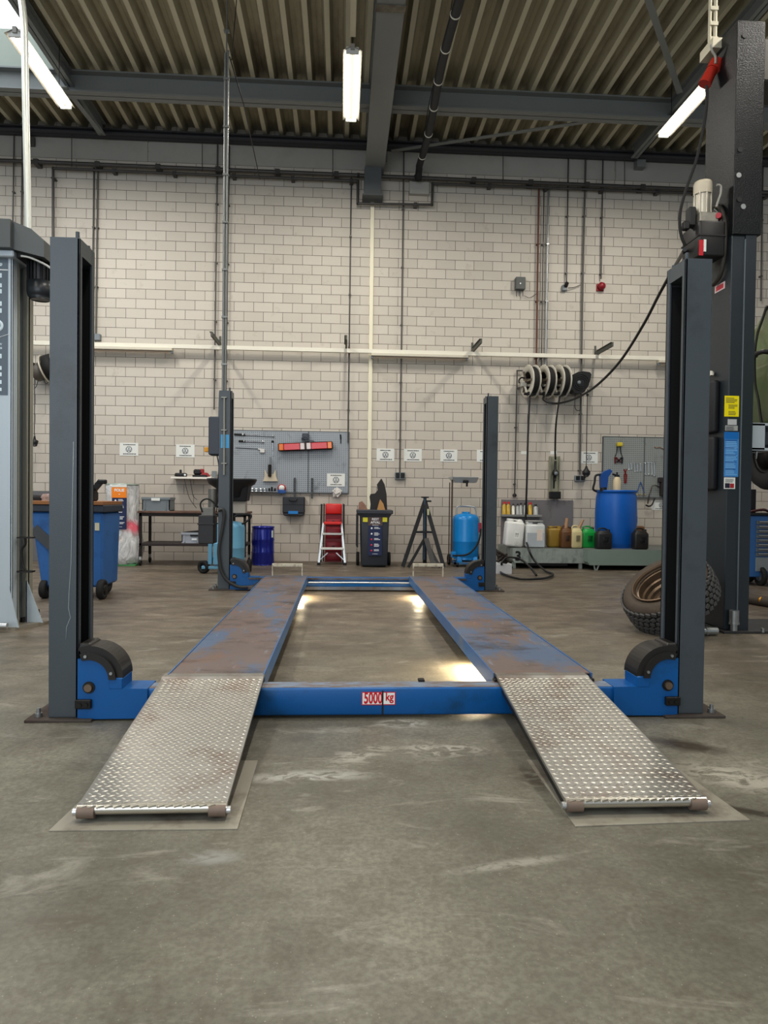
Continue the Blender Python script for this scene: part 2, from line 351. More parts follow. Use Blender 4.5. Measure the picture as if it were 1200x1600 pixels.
for (a, b_, lab) in (((612, 236, YW-.4), (940, 187, YA+.25), 'flat diagonal brace from the central beam out to the cross beam'), ((1062, 145, YA), (1003, -30, None), 'flat diagonal brace on the right between cross beam and roof'), ((100, 135, None), (157, 207, YW-.4), 'thin diagonal brace at the left under the roof light')):
    zz = ZA+.02
    p0 = at(a[0], a[1], Z=zz); p1 = at(b_[0], b_[1], Z=zz)
    solo('roof_brace', MB().bar(p0, p1, .07, .012, (0, 0, 1)), beam_m, lab, 'brace')
# other bays' walls are open: nothing of them shows
# ============================================================ fluorescent lamps
tube_m = mat('lit_tube', (255, 250, 232), .4, 0, 0, emit=9)
ref_m = mat('lamp_reflector', (150, 146, 138), .4, 0, .02)
cap_m = mat('lamp_end_cap', (206, 206, 200), .5, 0, .03)
ZL = 5.90
l0 = at(550, 80, Z=ZL); l1 = at(549, 190, Z=ZL); 
def lamp(x, ya, yb, label):
    r = thing('fluorescent_lamp', label, 'lamp', (x, ya, ZL))
    for s in (-1, 1): obj('tube', MB().cyl((x+s*.045, ya+.05, ZL), (x+s*.045, yb-.05, ZL), .018, seg=10), tube_m, r)
    mb = MB()
    for s in (-1, 1): mb.prism([(x+s*.02, ZL+.05), (x+s*.02, ZL+.053), (x+s*.105, ZL+.012), (x+s*.105, ZL+.009)], 'xz', ya, yb)
    mb.box(x-.022, x+.022, ya, yb, ZL+.02, ZL+.085)
    obj('reflector', mb, ref_m, r)
    for yy in (ya, yb-.05): obj('end_cap', MB().box(x-.07, x+.07, yy+.015, yy+.035, ZL-.018, ZL+.06, .004), cap_m, r)
    for yy in (ya+.25, yb-.25): obj('suspension_wire', MB().cyl((x, yy, ZL+.08), (x, yy, ZC+.004), .004, seg=6), dark_m, r)
    return r
LX2 = (l0.x+l1.x)/2; LYA, LYB = l0.y, l1.y
lamp(LX2, LYA, LYB, 'lit twin-tube lamp hanging in the middle beside the thick central beam')
LX1 = at(96, 158, Z=ZL).x; lamp(LX1, LYA, LYB, 'lit twin-tube lamp hanging at the upper left under the roof light')
LX3 = at(1048, 200, Z=ZL).x; lamp(LX3, LYA+.05, LYB+.05, 'lit twin-tube lamp at the upper right beside the tall column')
solo('lighting_trunking', MB().box(LX2-.03, LX2+.03, -3.2, LYA-.1, ZL+.09, ZL+.15), mat('trunking_cream', (200, 192, 168), .5, 0, .03), 'straight cream trunking leading to the middle lamp', 'trunking')
# ============================================================ four-post lift
YF = at(600, 1112, Z=.03).y                    # front face of the front cross beam and posts
YB = at(600, 919, Z=.03).y                     # front face of the rear ones
PD = .19
lx0, lx1 = at(79, 780, Y=YF).x, at(123, 780, Y=YF).x
rx0, rx1 = at(1064, 780, Y=YF).x, at(1103, 780, Y=YF).x
XC = (lx1+rx0)/2
PW = .128
HP = (at(105, 371, Y=YF).z+at(1090, 404, Y=YF).z)/2
lift = thing('four_post_lift', 'blue and grey four-post car lift with two runways, lowered to the floor', 'car lift', (XC, YF, 0))
def post(xin, s, y, seed):
    """s=+1 for a left post opening to the right"""
    xo = xin-s*PW; t = .008
    mb = MB()
    mb.box(xo, xin, y, y+.012, .012, HP, .003)
    mb.box(xo, xin, y+PD-.012, y+PD, .012, HP, .003)
    mb.box(xo, xo+s*t, y+.012, y+PD-.012, .012, HP)
    mb.box(xin-s*.012, xin, y, y+.034, .012, HP, .003); mb.box(xin-s*.012, xin, y+PD-.034, y+PD, .012, HP, .003)
    mb.box(xo+s*.001, xin-s*.001, y+.001, y+PD-.001, HP-.07, HP+.001)
    mb.cyl((xin-s*.02, y+.03, HP-.01), (xin-s*.02, y+.03, HP+.035), .009, seg=8); mb.cyl((xin-s*.02, y+PD-.03, HP-.01), (xin-s*.02, y+PD-.03, HP+.02), .009, seg=8)
    p = obj('post', mb, post_m, lift)
    obj('channel_shade_lining', MB().box(xo+s*.0085, xo+s*.012, y+.013, y+PD-.013, .02, HP-.08).box(xo+s*.012, xin-s*.013, y+PD-.016, y+PD-.0125, .02, HP-.08).box(xo+s*.012, xin-s*.013, y+.0125, y+.016, .02, HP-.08), mat('channel_shade_black', (12, 12, 14), .7, 0, .2), p)  # added black sheets that paint in the shade inside the channel
    mb = MB(); xa = xin-s*.03
    mb.box(xa, xa+s*.012, y+.035, y+.065, .3, HP-.25)
    nf = len(mb.bm.faces)
    for k in range(18): mb.box(xa+s*.011, xa+s*.0135, y+.044, y+.056, .34+k*.095, .385+k*.095)
    mb.bm.faces.ensure_lookup_table()
    for f in mb.bm.faces[nf:]: f.material_index = 1
    obj('locking_ladder', mb, [mat('ladder_steel', (104, 106, 106), .45, .5, .15), black_m], p)
    mb = MB().box(xo-.09 if s > 0 else xin-.07, xin+.07 if s > 0 else xo+.09, y-.035, y+PD+.05, 0.0, .012, .002)
    obj('base_plate', mb, mat('rusty_plate', (84, 76, 70), .7, .3, .2, dirt=(62, 46, 38)), p)
    for bx_ in (xo-s*.05, xin+s*.03):
        for by in (y+.02, y+PD-.02):
            obj('anchor_bolt', MB().cyl((bx_, by, .012), (bx_, by, .028), .017, seg=6).cyl((bx_, by, .028), (bx_, by, .05), .009, seg=10), steel_m, p)
    return p
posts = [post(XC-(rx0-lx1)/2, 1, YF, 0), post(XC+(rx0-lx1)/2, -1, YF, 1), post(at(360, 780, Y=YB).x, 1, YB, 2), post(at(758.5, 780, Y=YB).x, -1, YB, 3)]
pin = [XC-(rx0-lx1)/2, XC+(rx0-lx1)/2, at(360, 780, Y=YB).x, at(758.5, 780, Y=YB).x]
posts[0]['label'] = 'front left post'; posts[1]['label'] = 'front right post'; posts[2]['label'] = 'rear left post with the control box'; posts[3]['label'] = 'rear right post'
# cable groove tape on the front left post
mb = MB(); y = YF-.0008
pts = [at(px, py, Y=y) for px, py in ((115, 690), (113, 790), (111, 880), (108, 925), (107, 950), (110, 965), (104, 980), (103, 1000))]
mb.tube(pts, .0014, 5); obj('paint_run', mb, mat('pale_paint_run', (160, 168, 172), .5, 0, 0), posts[0])
BW = .12; bz0, bz1 = .014, .138
def carriage(beam, xin, s, y):
    """guide plate and sheave cover at one end of a cross beam"""
    cx, cz = xin+s*.05, .185
    ai = arc(0, 0, .09, 92, 0, 12)
    pl = [(xin+s*.002, bz0), (xin+s*.002, cz+.09)]+[(cx+s*a, cz+c) for a, c in ai]+[(cx+s*.09, bz1+.006), (cx+s*.255, bz1+.004), (cx+s*.255, bz0-.004), (xin+s*.06, bz0-.006)]
    obj('carriage_plate', MB().prism(pl, 'xz', y-.012, y+BW+.012), blue_m, beam)
    obj('shoulder_block', MB().box(cx+s*.086, cx+s*.148, y-.014, y+BW+.01, bz1+.002, cz+.006, .004), blue_m, beam)
    ao = arc(0, 0, .147, 108, 0, 16); ai = arc(0, 0, .092, 0, 108, 16)
    pl = [(cx+s*a, cz+c) for a, c in ao+ai]
    mb = MB().prism(pl, 'xz', y-.006, y+BW+.02, smooth=False)
    ao = arc(0, 0, .119, 108, 0, 16); ai = arc(0, 0, .088, 0, 108, 16)
    mb.prism([(cx+s*a, cz+c) for a, c in ao+ai], 'xz', y-.022, y-.004)
    mb.frus((cx-s*.055, cx+s*.02, y-.004, y+BW+.02, cz+.12), (cx-s*.045, cx+s*.0, y, y+BW+.01, cz+.158), .006) if s > 0 else mb.frus((cx-.02, cx+.055, y-.004, y+BW+.02, cz+.12), (cx, cx+.045, y, y+BW+.01, cz+.158), .006)
    obj('sheave_cover', mb, mat('sheave_cover_black', (38, 36, 34), .35, 0, .1), beam)
    mb = MB(); mb.cyl((xin+s*.052, y-.03, .15), (xin+s*.052, y-.01, .15), .017, seg=18)
    obj('pin_washer', MB().cyl((xin+s*.052, y-.018, .15), (xin+s*.052, y-.01, .15), .026, seg=18), dark_m, beam)
    obj('sheave_pin', mb, mat('pin_brown', (120, 104, 88), .4, .5), beam)
    mb = MB().box(xin-s*.004, xin+s*.065, y-.03, y-.01, .058, .098, .003)
    for d in (.018, .045): mb.cyl((xin+s*d, y-.036, .076), (xin+s*d, y-.03, .076), .009, seg=10)
    obj('guide_block', mb, dark_m, beam)
    mb = MB()
    for a in (96, 16):
        mb.cyl((cx+s*.104*cos(radians(a)), y-.028, cz+.104*sin(radians(a))), (cx+s*.104*cos(radians(a)), y-.02, cz+.104*sin(radians(a))), .007, seg=10)
    obj('cover_screws', mb, steel_m, beam)
def sticker(beam):
    x0, x1, z0, z1 = R(565, 1081, 618, 1101.5, YF)
    y = YF-.001
    obj('capacity_sticker', MB().box(x0, x1, y-.0006, y, z0, z1), redink_m, beam)
    obj('sticker_face', MB().box(x0+.004, x1-.004, y-.0012, y-.0006, z0+.004, z1-.004), paper_m, beam)
    mb = MB(); w = x1-x0; h = z1-z0; zc = (z0+z1)/2
    Mx = Matrix.Translation((x0+w*.34, y-.0016, zc)) @ Matrix.Rotation(pi/2, 4, 'X') @ Matrix.Diagonal((.72, 1.22, 1, 1))
    mb.text('5000', h*.98, Mx, .0016, .0003)
    Mx = Matrix.Translation((x0+w*.82, y-.0016, zc+.006)) @ Matrix.Rotation(pi/2, 4, 'X') @ Matrix.Diagonal((.8, 1, 1, 1))
    mb.text('kg', h*.84, Mx, .0012, .0003)
    obj('sticker_lettering', mb, redink_m, beam)
    xk = x0+w*.62
    obj('overlap_gap', MB().box(xk-.0035, xk+.0035, YF-.0032, YF, bz0+.003, bz1-.012), black_m, beam)
# front beam
def crossbeam(i0, i1, y, rear):
    xa, xb_ = pin[i0]+.2, pin[i1]-.2
    mb = MB().box(xa, xb_, y, y+BW, bz0, bz1, .008, seg=2)
    top = obj('cross_beam', mb, blue_m, lift)
    if not rear:
        mb = MB().box(xa+.01, xb_-.01, y+.012, y+BW-.012, bz1, bz1+.0015)
        obj('worn_top', mb, mat('worn_blue_top', (120, 134, 152), .55, .1, .15, 10, dirt=(112, 96, 86), damt=.7, dscale=9, stretch=(1, 3, 1)), top)
        sticker(top)
        mb = MB().box(at(655, 1065, Z=bz1).x-.005, at(655, 1065, Z=bz1).x+.025, y+BW-.02, y+BW+.015, bz1, bz1+.012, .003); obj('clip', mb, dark_m, top)
    else:
        mb = MB().box(xa, xb_, y-.06, y-.0, bz0, bz0+.035, .003).box(xa, xb_, y-.001, y-.02, bz1-.018, bz1)
        obj('lower_lip', mb, mat('worn_lip', (96, 106, 122), .5, .2, .2, 8, dirt=(86, 76, 70), damt=.6), top)
        mb = MB().cyl((at(482, 911, Y=y-.06).x, y-.06, .095), (at(640, 911, Y=y-.06).x, y-.06, .095), .009, seg=8); obj('cross_rod', mb, alu_m, top)
    carriage(top, pin[i0], 1, y); carriage(top, pin[i1], -1, y)
crossbeam(0, 1, YF, False); crossbeam(2, 3, YB, True)
# runways
ZT = .17
def run_mat():
    m = mat('worn_runway_deck', (94, 112, 138), .42, .25, .1, 4, .04, 40)
    nt = m.node_tree; N = nt.nodes; L = nt.links; b = N['Principled BSDF']
    prev = b.inputs['Base Color'].links[0].from_socket
    tc = N.new('ShaderNodeTexCoord')
    def layer(prev, col, sc, st, lo, hi, amt, xedge=None):
        mp = N.new('ShaderNodeMapping'); mp.inputs['Scale'].default_value = st; L.new(tc.outputs['Object'], mp.inputs[0])
        n = N.new('ShaderNodeTexNoise'); n.inputs['Scale'].default_value = sc; n.inputs['Detail'].default_value = 10; n.inputs['Roughness'].default_value = .68; L.new(mp.outputs[0], n.inputs['Vector'])
        r = N.new('ShaderNodeMapRange'); r.inputs[1].default_value = lo; r.inputs[2].default_value = hi; r.inputs[4].default_value = amt; L.new(n.outputs['Fac'], r.inputs[0])
        x = N.new('ShaderNodeMix'); x.data_type = 'RGBA'; L.new(r.outputs[0], x.inputs[0]); L.new(prev, x.inputs[6]); x.inputs[7].default_value = lin(col); return x.outputs[2]
    o = layer(prev, (122, 106, 97), 1.6, (1.6, .7, 1), .43, .53, .9)
    o = layer(o, (140, 104, 84), 3.2, (1, 1, 1), .52, .68, .7)
    o = layer(o, (66, 58, 56), 2.6, (1, 1.6, 1), .52, .64, .75)
    o = layer(o, (150, 160, 176), 7, (3, .6, 1), .6, .7, .45)
    L.new(o, b.inputs['Base Color']); return m
rm = run_mat(); redge = mat('runway_edge_blue', (62, 108, 160), .4, .1, .1, 5, dirt=(110, 118, 130), damt=.35)
YN = at(600, 1052, Z=ZT).y; YE = at(600, 900, Z=ZT).y
def runway(pl, pr, ql, qr, lab):
    """near left/right and far left/right pixel of the deck"""
    a = at(pl, 1052, Z=ZT).x; c = at(pr, 1052, Z=ZT).x; a2 = at(ql, 900, Z=ZT).x; c2 = at(qr, 900, Z=ZT).x
    xa, xb_ = (a+a2)/2, (c+c2)/2
    # body with side skirts
    mb = MB().box(xa+.006, xb_-.006, YN, YE, ZT-.006, ZT)
    mb.box(xa+.006, xb_-.006, YN+.02, YE, ZT-.06, ZT-.05)
    o = obj('runway', mb, rm, lift); o['label'] = lab
    sk_ = MB()
    for x in (xa, xb_-.006): sk_.box(x, x+.006, YN-.02, YE, ZT-.075, ZT+.004)
    obj('side_rail', sk_, redge, o)
    mb = MB()
    for x in (xa, xb_-.03): mb.box(x, x+.03, YN-.05, YN-.0, ZT-.05, ZT-.016, .004)
    obj('hinge_knuckle', mb, dark_m, o)
    xs = xa+.06; xe = xb_-.06
    if lab.startswith('left'): xs, xe = at(425, 885, Y=YE-.04).x, at(473, 885, Y=YE-.04).x
    else: xs, xe = at(645, 885, Y=YE-.04).x, at(693, 885, Y=YE-.04).x
    zt = at(450 if xs < XC-.3 else 669, 880.5, Y=YE-.04).z
    mb = MB(); y = YE-.05
    mb.box(xs, xe, y, y+.03, zt-.035, zt, .004); mb.box(xs, xs+.012, y, y+.03, ZT, zt-.03); mb.box(xe-.012, xe, y, y+.03, ZT, zt-.03)
    obj('wheel_stop', mb, mat('wheel_stop_worn_white', (196, 190, 172), .55, 0, .1, 12, dirt=(120, 100, 78), damt=.4, dscale=14), o)
    # strip lights on the inner side
    s = 1 if lab.startswith('left') else -1; xi = (xb_-.07) if s > 0 else (xa+.07)
    mb = MB()
    for (ya, yb) in ((YE-.75, YE-.25), (YN+.2, YN+.75))[:1 if s > 0 else 2]:
        mb.box(xi-.015, xi+.015, ya, yb, ZT-.072, ZT-.0605)
    obj('runway_light', mb, mat('runway_light_lit', (255, 226, 170), .4, 0, 0, emit=9), o)
    return xa, xb_
LR = runway(262, 414, 415, 480.5, 'left runway, rust and blue worn deck'); RR = runway(769, 912, 639, 713.5, 'right runway, rust and blue worn deck')
# ramps
def ramp(c, lab):
    """c: near-left, near-right, far-right, far-left as pixels"""
    NL = at(c[0][0], c[0][1], Z=.05); NR = at(c[1][0], c[1][1], Z=.05); FR = at(c[2][0], c[2][1], Z=ZT+.002); FL = at(c[3][0], c[3][1], Z=ZT+.002)
    FR.y = FL.y = YN-.001; NL.y = NR.y = (NL.y+NR.y)/2
    def P(u, v, n=0):
        p = NL*(1-u)*(1-v)+NR*u*(1-v)+FR*u*v+FL*(1-u)*v
        # short level lip at the hinge
        if v > .94: p = p.copy(); p.z = ZT+.002-.0*(1-v)
        p = p.copy(); p.z += n; return p
    mb = MB(); bm = mb.bm
    vs = [0, .25, .5, .75, .93, .95, 1.0]
    T = [[bm.verts.new(P(u, v)) for u in (0, 1)] for v in vs]; Bt = [[bm.verts.new(P(u, v, -.012)) for u in (0, 1)] for v in vs]
    for i in range(len(vs)-1):
        bm.faces.new((T[i][0], T[i][1], T[i+1][1], T[i+1][0])); bm.faces.new((Bt[i][0], Bt[i+1][0], Bt[i+1][1], Bt[i][1]))
        bm.faces.new((T[i][0], T[i+1][0], Bt[i+1][0], Bt[i][0])); bm.faces.new((T[i][1], Bt[i][1], Bt[i+1][1], T[i+1][1]))
    bm.faces.new((T[0][0], Bt[0][0], Bt[0][1], T[0][1])); bm.faces.new((T[-1][0], T[-1][1], Bt[-1][1], Bt[-1][0]))
    W = (NR-NL).length; Ln = (FL-NL).length; nu = 16; nv = int(Ln/(W/nu)*.95)
    for j in range(nv*2):
        for i in range(nu):
            u = (i+.5+(.5 if j % 2 else 0))/nu; v = (j+.5)/(nv*2)
            if u > .985 or v > .93: continue
            p = P(u, v); d = (1 if j % 2 else -1)
            ax = (P(min(u+.01, 1), v)-P(u, v)).normalized(); ay = (P(u, min(v+.005, 1))-P(u, v)).normalized()
            a = (ax*.86+ay*.5*d).normalized(); c_ = ax.cross(ay).normalized(); e = c_.cross(a)
            l_, w_, h_ = .0115, .0032, .0021
            q = [bm.verts.new(p+a*l_), bm.verts.new(p+e*w_), bm.verts.new(p-a*l_), bm.verts.new(p-e*w_)]
            t1 = bm.verts.new(p+a*l_*.4+c_*h_); t2 = bm.verts.new(p-a*l_*.4+c_*h_)
            for f in ((q[0], q[1], t1), (q[1], t2, t1), (q[1], q[2], t2), (q[2], q[3], t2), (q[3], t1, t2), (q[3], q[0], t1)): bm.faces.new(f).material_index = 1
    bmesh.ops.recalc_face_normals(bm, faces=bm.faces)
    o = obj('ramp', mb, [mat('diamond_plate', (154, 152, 146), .42, .7, .14, 9, dirt=(128, 114, 104), damt=.35, dscale=4), mat('plate_studs', (190, 185, 174), .34, .8, .1)], lift); o['label'] = lab
    mb = MB(); a, b_ = P(0, 0, -.012), P(1, 0, -.012)
    mb.cyl(a, b_, .016, seg=16)
    for k in range(16):
        q = a.lerp(b_, (k+.8)/17.5); mb.bar(q+V((-.012, -.013, .009)), q+V((.010, -.009, .0135)), .005, .004)
    obj('front_edge', mb, mat('bright_edge', (196, 192, 182), .28, .9, .1), o)
    for q, s in ((a, 1), (b_, -1)):
        obj('end_roller', MB().cyl(q+V((s*.002, -.004, -.006)), q+V((s*.054, -.004, -.006)), .0195, seg=20), mat('worn_roller', (120, 104, 92), .6, .1, .2, 20), o)
        obj('roller_pin', MB().cyl(q+V((-s*.012, -.004, -.006)), q+V((s*.004, -.004, -.006)), .012, seg=12), alu_m, o)
    mb = MB()
    for u, s in ((0, 1), (1, -1)):
        A, B_ = P(u, 0.02, -.012), P(u, .97, -.012)
        x = A.x+s*.006; x2 = B_.x+s*.006
        vv = [(x, A.y, A.z), (x2, B_.y, B_.z), (x2, B_.y, B_.z-.035), (x, A.y, max(A.z-.03, .006))]
        f1 = [mb.bm.verts.new(p) for p in vv]; f2 = [mb.bm.verts.new((p[0]+s*.006, p[1], p[2])) for p in vv]
        mb.bm.faces.new(f1); mb.bm.faces.new(list(reversed(f2)))
        for i in range(4): mb.bm.faces.new((f1[(i+1) % 4], f1[i], f2[i], f2[(i+1) % 4]))
    bmesh.ops.recalc_face_normals(mb.bm, faces=mb.bm.faces)
    obj('side_flange', mb, dark_m, o)
ramp(((121, 1259), (355, 1255), (412, 1056), (246, 1064)), 'left diamond plate ramp')
ramp(((883, 1249), (1102, 1246), (931, 1064), (782, 1062)), 'right diamond plate ramp')
# loose plates under the ramps
for cs, lab, z in ((((76, 1298), (371, 1295), (403, 1188), (190, 1190)), 'thin flat steel sheet on the floor under the foot of the left ramp', .0015), (((899, 1291), (1172, 1281), (1040, 1187), (823, 1187)), 'thin steel sheet with raised corner under the foot of the right ramp', .0015)):
    mb = MB(); T = [mb.bm.verts.new(at(a, b_, Z=.003)) for a, b_ in cs]; Bb = [mb.bm.verts.new(v.co-V((0, 0, .0028))) for v in T]
    mb.bm.faces.new(T); mb.bm.faces.new(list(reversed(Bb)))
    for i in range(4): mb.bm.faces.new((T[(i+1) % 4], T[i], Bb[i], Bb[(i+1) % 4]))
    solo('floor_plate', mb, mat('flat_steel_sheet', (150, 145, 132), .45, .15, .12, 3, dirt=(96, 84, 72), damt=.35, dscale=3), lab, 'steel plate')
# ============================================================ power gear on the rear left post (part of the lift)
p2 = posts[2]; yb = YB
x0, x1, z0, z1 = R(326, 651, 344, 711, yb+.02)
obj('control_box', MB().box(x0, x1, yb+.0, yb+.2, z0, z1, .012), mat('control_box_grey', (58, 64, 74), .45, 0, .05), p2)
b_ = at(322, 702, Y=yb+.1); obj('main_switch', MB().box(b_.x-.012, x0+.002, yb+.06, yb+.12, b_.z-.03, b_.z+.02, .004), mat('yellow_switch', (224, 160, 40), .5), p2)
x0, x1, z0, z1 = R(345, 679, 358, 700, yb)
obj('blue_sticker', MB().box(x0, x1, yb-.002, yb-.0005, z0, z1), mat('sky_blue_sticker', (74, 160, 210), .5), p2)
mb = MB(); mb.cyl(at(350.5, 622, Y=yb-.02), at(350, 742, Y=yb-.02), .011, seg=10)
for py in (621, 672, 724): q = at(350, py, Y=yb-.02); mb.box(q.x-.028, q.x+.028, yb-.03, yb, q.z-.006, q.z+.006)
obj('cable_conduit', mb, mat('dull_alu', (150, 150, 142), .5, .4), p2)
x0, x1, z0, z1 = R(312, 805, 336, 849, yb+.1)
mb = MB().box(x0, x1, yb+.02, yb+.24, z0, z1, .008).box(x0-.008, x1+.008, yb+.012, yb+.248, z1-.10, z1-.085, .003)
obj('oil_reservoir', mb, mat('reservoir_dark', (48, 48, 50), .5, 0, .06), p2)
q = at(325, 800, Y=yb+.12)
mb = MB().box(q.x-.06, q.x+.07, yb+.06, yb+.18, q.z-.04, q.z+.05, .006).cyl((q.x+.05, yb+.12, q.z+.05), (q.x+.05, yb+.12, q.z+.25), .05, seg=18)
obj('pump_motor', mb, mat('pump_grey', (120, 118, 112), .45, .4, .2, 20), p2)
obj('pressure_hose', MB().tube(smooth([at(a, b__, Y=yb+.05) for a, b__ in ((316, 800), (313, 788), (318, 781), (326, 780), (336, 787), (344, 796))], 5), .008), rubber_m, p2)
mb = MB(); mb.tube(smooth([at(a, c_, Y=yb-.04) for a, c_ in ((341, 798), (348, 796), (350, 806), (348, 822), (345, 838), (342, 855), (342, 870), (345, 890), (352, 904), (362, 912), (374, 917), (388, 917), (398, 915))]+[V((at(402, 914, Y=YB-.04).x+.05, YB-.04, .12))], 5), .017, 10)
obj('hydraulic_hose', mb, mat('hose_grey_black', (52, 52, 52), .6, 0, .1), p2)
mb = MB().tube(smooth([at(a, c_, Y=yb+.03) for a, c_ in ((339, 711), (342, 730), (340, 755), (341, 775), (338, 800))], 4), .006); obj('control_cable', mb, rubber_m, p2)
# supply conduits dropping from the roof to that post
mb = MB()
pa = at(350, 615, Y=YB+.03); mb.cyl((pa.x-.012, YB+.03, pa.z), (pa.x-.012, YB+.03, at(352, 80, Y=YB).z), .013, seg=8); mb.cyl((pa.x+.014, YB+.03, pa.z), (pa.x+.014, YB+.03, at(352, 76, Y=YB).z), .012, seg=8)
mb.tube(smooth([(pa.x-.05, YB+.05, pa.z+.02), (pa.x-.055, YB+.05, pa.z-.18), (pa.x-.06, YB+.06, pa.z-.3)], 4), .008)
for k in range(8): mb.box(pa.x-.03, pa.x+.03, YB+.01, YB+.05, pa.z+.3+k*.5, pa.z+.32+k*.5)
mb.cyl((pa.x, YB+.03, at(352, 80, Y=YB).z), (pa.x, YB+.03, ZC+.06), .008, seg=6)
mb.box(pa.x-.02, pa.x+.24, YB+.02, YB+.05, ZC-.03, ZC+.01)
solo('supply_conduit', mb, mat('supply_conduit_grey', (128, 130, 128), .4, .5, .1), 'pair of thin grey conduits dropping from the roof to the rear left lift post', 'conduit')
mb = MB().tube([(pa.x+.03, YB+.04, at(352, 85, Y=YB).z), at(380, 160, Y=YB+.6), at(406, 280, Y=YW-.1)], .007, 6).tube([(pa.x+.12, YB+.04, ZC), (pa.x+.05, YB+.04, at(352, 90, Y=YB).z)], .005, 6)
solo('stay_cable', mb, dark_m, 'thin stay wire slanting from the hanging conduits to the wall', 'cable')
# ============================================================ wall rail and pipes
pipe_m = mat('dark_pipe', (88, 86, 84), .45, .5, .2, 12)
def wallpipe(pts, r, m, label, name='wall_conduit', cat='pipe', off=.05, clips=True, group=None):
    P = [at(a, b_, Y=YW-off) for a, b_ in pts]; mb = MB()
    for i in range(len(P)-1): mb.cyl(P[i], P[i+1], r, seg=8)
    for q in P[1:-1]: mb.lathe([(0, -r*1.25), (r*.9, -r*.9), (r*1.25, 0), (r*.9, r*.9), (0, r*1.25)], Matrix.Translation(q), 8)
    if clips:
        for i in range(len(P)-1):
            L = (P[i+1]-P[i]).length
            for k in range(1, int(L/.9)+1):
                q = P[i].lerp(P[i+1], k*.9/L if k*.9 < L else .99); mb.box(q.x-r-.006, q.x+r+.006, YW-off-r, YW, q.z-.008-(0 if abs(P[i].x-P[i+1].x) < .3 else r), q.z+.008+(0 if abs(P[i].x-P[i+1].x) < .3 else r))
    return solo(name, mb, m, label, cat, group)
wallpipe([(-40, 249), (560, 274), (1230, 302)], .03, pipe_m, 'thick dark pipe running the full width high on the wall', 'wall_pipe', off=.14)
wallpipe([(83, 372), (83, 263), (559, 283), (559, 318), (675, 320), (676, 287), (1230, 307)], .02, pipe_m, 'thinner dark pipe under the thick one, looping down below the central bracket', 'wall_pipe', off=.10)
for px, ya, yb_, lab, r, m in (
    (22, 206, 360, 'leftmost thin conduit high on the wall above the silver column', .010, conduit_m),
    (36, 206, 360, 'conduit beside the white pole above the silver column', .016, pipe_m),
    (147, 262, 524, 'left one of two conduits ending at the grey box behind the left post', .012, pipe_m),
    (153, 262, 524, 'right one of two conduits ending at the grey box behind the left post', .012, conduit_m),
    (340, 226, 640, 'conduit on the wall just left of the hanging supply conduits', .012, conduit_m),
    (358, 228, 690, 'conduit on the wall just right of the hanging supply conduits', .012, pipe_m),
    (549, 278, 692, 'chain-like conduit running down to the right edge of the large grey tool board', .011, pipe_m),
    (631, 236, 738, 'long conduit running down to the double socket above the axle stand', .011, conduit_m),
    (842, 292, 578, 'rusty red pipe running down to the hose reels', .015, mat('rusty_pipe', (104, 66, 52), .6, .2, .25, 14)),
    (850, 292, 578, 'dark thin pipe between the red and the grey pipe above the hose reels', .010, pipe_m),
    (857, 292, 578, 'galvanised pipe, rightmost of the three above the hose reels', .015, steel_m),
    (888, 248, 440, 'conduit running down to the small switch left of the red sounder', .011, pipe_m),
    (942, 250, 436, 'conduit running down to the red round sounder', .011, pipe_m),
    (1192, 256, 470, 'conduit on the wall right of the tall dark column', .012, pipe_m)):
    tilt = -.013*(yb_-ya) if px < 700 else -.02*(yb_-ya)*(.75)
    wallpipe([(px, ya), (px+tilt, yb_)], r, m, lab)
wallpipe([(915, 248), (910, 470), (906, 742)], .015, conduit_m, 'long grey conduit running down behind the black retractable reel to the double socket')
wallpipe([(828, 579), (808, 579), (804, 772)], .011, pipe_m, 'bent conduit framing the hose reels on the left and ending in a round knob')
q = at(804, 774, Y=YW-.04); solo('pipe_end_knob', MB().lathe([(0, -.03), (.022, -.025), (.034, 0), (.022, .025), (0, .03)], Matrix.Translation(q)), dark_m, 'dark round knob at the lower end of the bent conduit', 'knob')
for px, py, w, h, lab in ((152, 222, .1, .13, 'small grey box on the concrete band at far left'),):
    q = at(51, 222, Y=YW-.03); solo('junction_box', MB().box(q.x-.04, q.x+.04, YW-.06, YW-.02, q.z-.07, q.z+.07, .005), conduit_m, lab, 'box')
q = at(152, 526, Y=YW-.04); solo('junction_box', MB().box(q.x-.05, q.x+.05, YW-.07, YW+.002, q.z-.06, q.z+.04, .006), grey_m, 'grey junction box where two conduits end above the white rail', 'box')
# thin hanging wires on the band
for px, lab in ((112, 'thin hanger wire at far left of the concrete band'), (316, 'thin hanger wire left of centre on the concrete band'), (520, 'thin hanger wire just left of the central beam'), (786, 'thin hanger wire right of the black duct'), (976, 'thin hanger wire near the right roof beam')):
    hz = 772+(px-600)*.012; a = at(px, 205+px*.04, Y=YW-.17); c_ = at(px, 256+px*.037, Y=YW-.17)
    solo('hanger_wire', MB().cyl(a, c_, .006, seg=6), pipe_m, lab, 'wire')
# cream cable trunking down the middle
a = at(581, 311, Y=YW-.02); c_ = at(577.5, 790, Y=YW-.02); xm = (a.x+c_.x)/2
solo('cable_trunking', MB().box(xm-.03, xm+.03, YW-.035, YW, at(577, 797, Y=YW).z, a.z, .003), mat('cream_trunking', (228, 222, 200), .5, 0, .03), 'upright cream cable trunking down the middle of the wall', 'trunking')
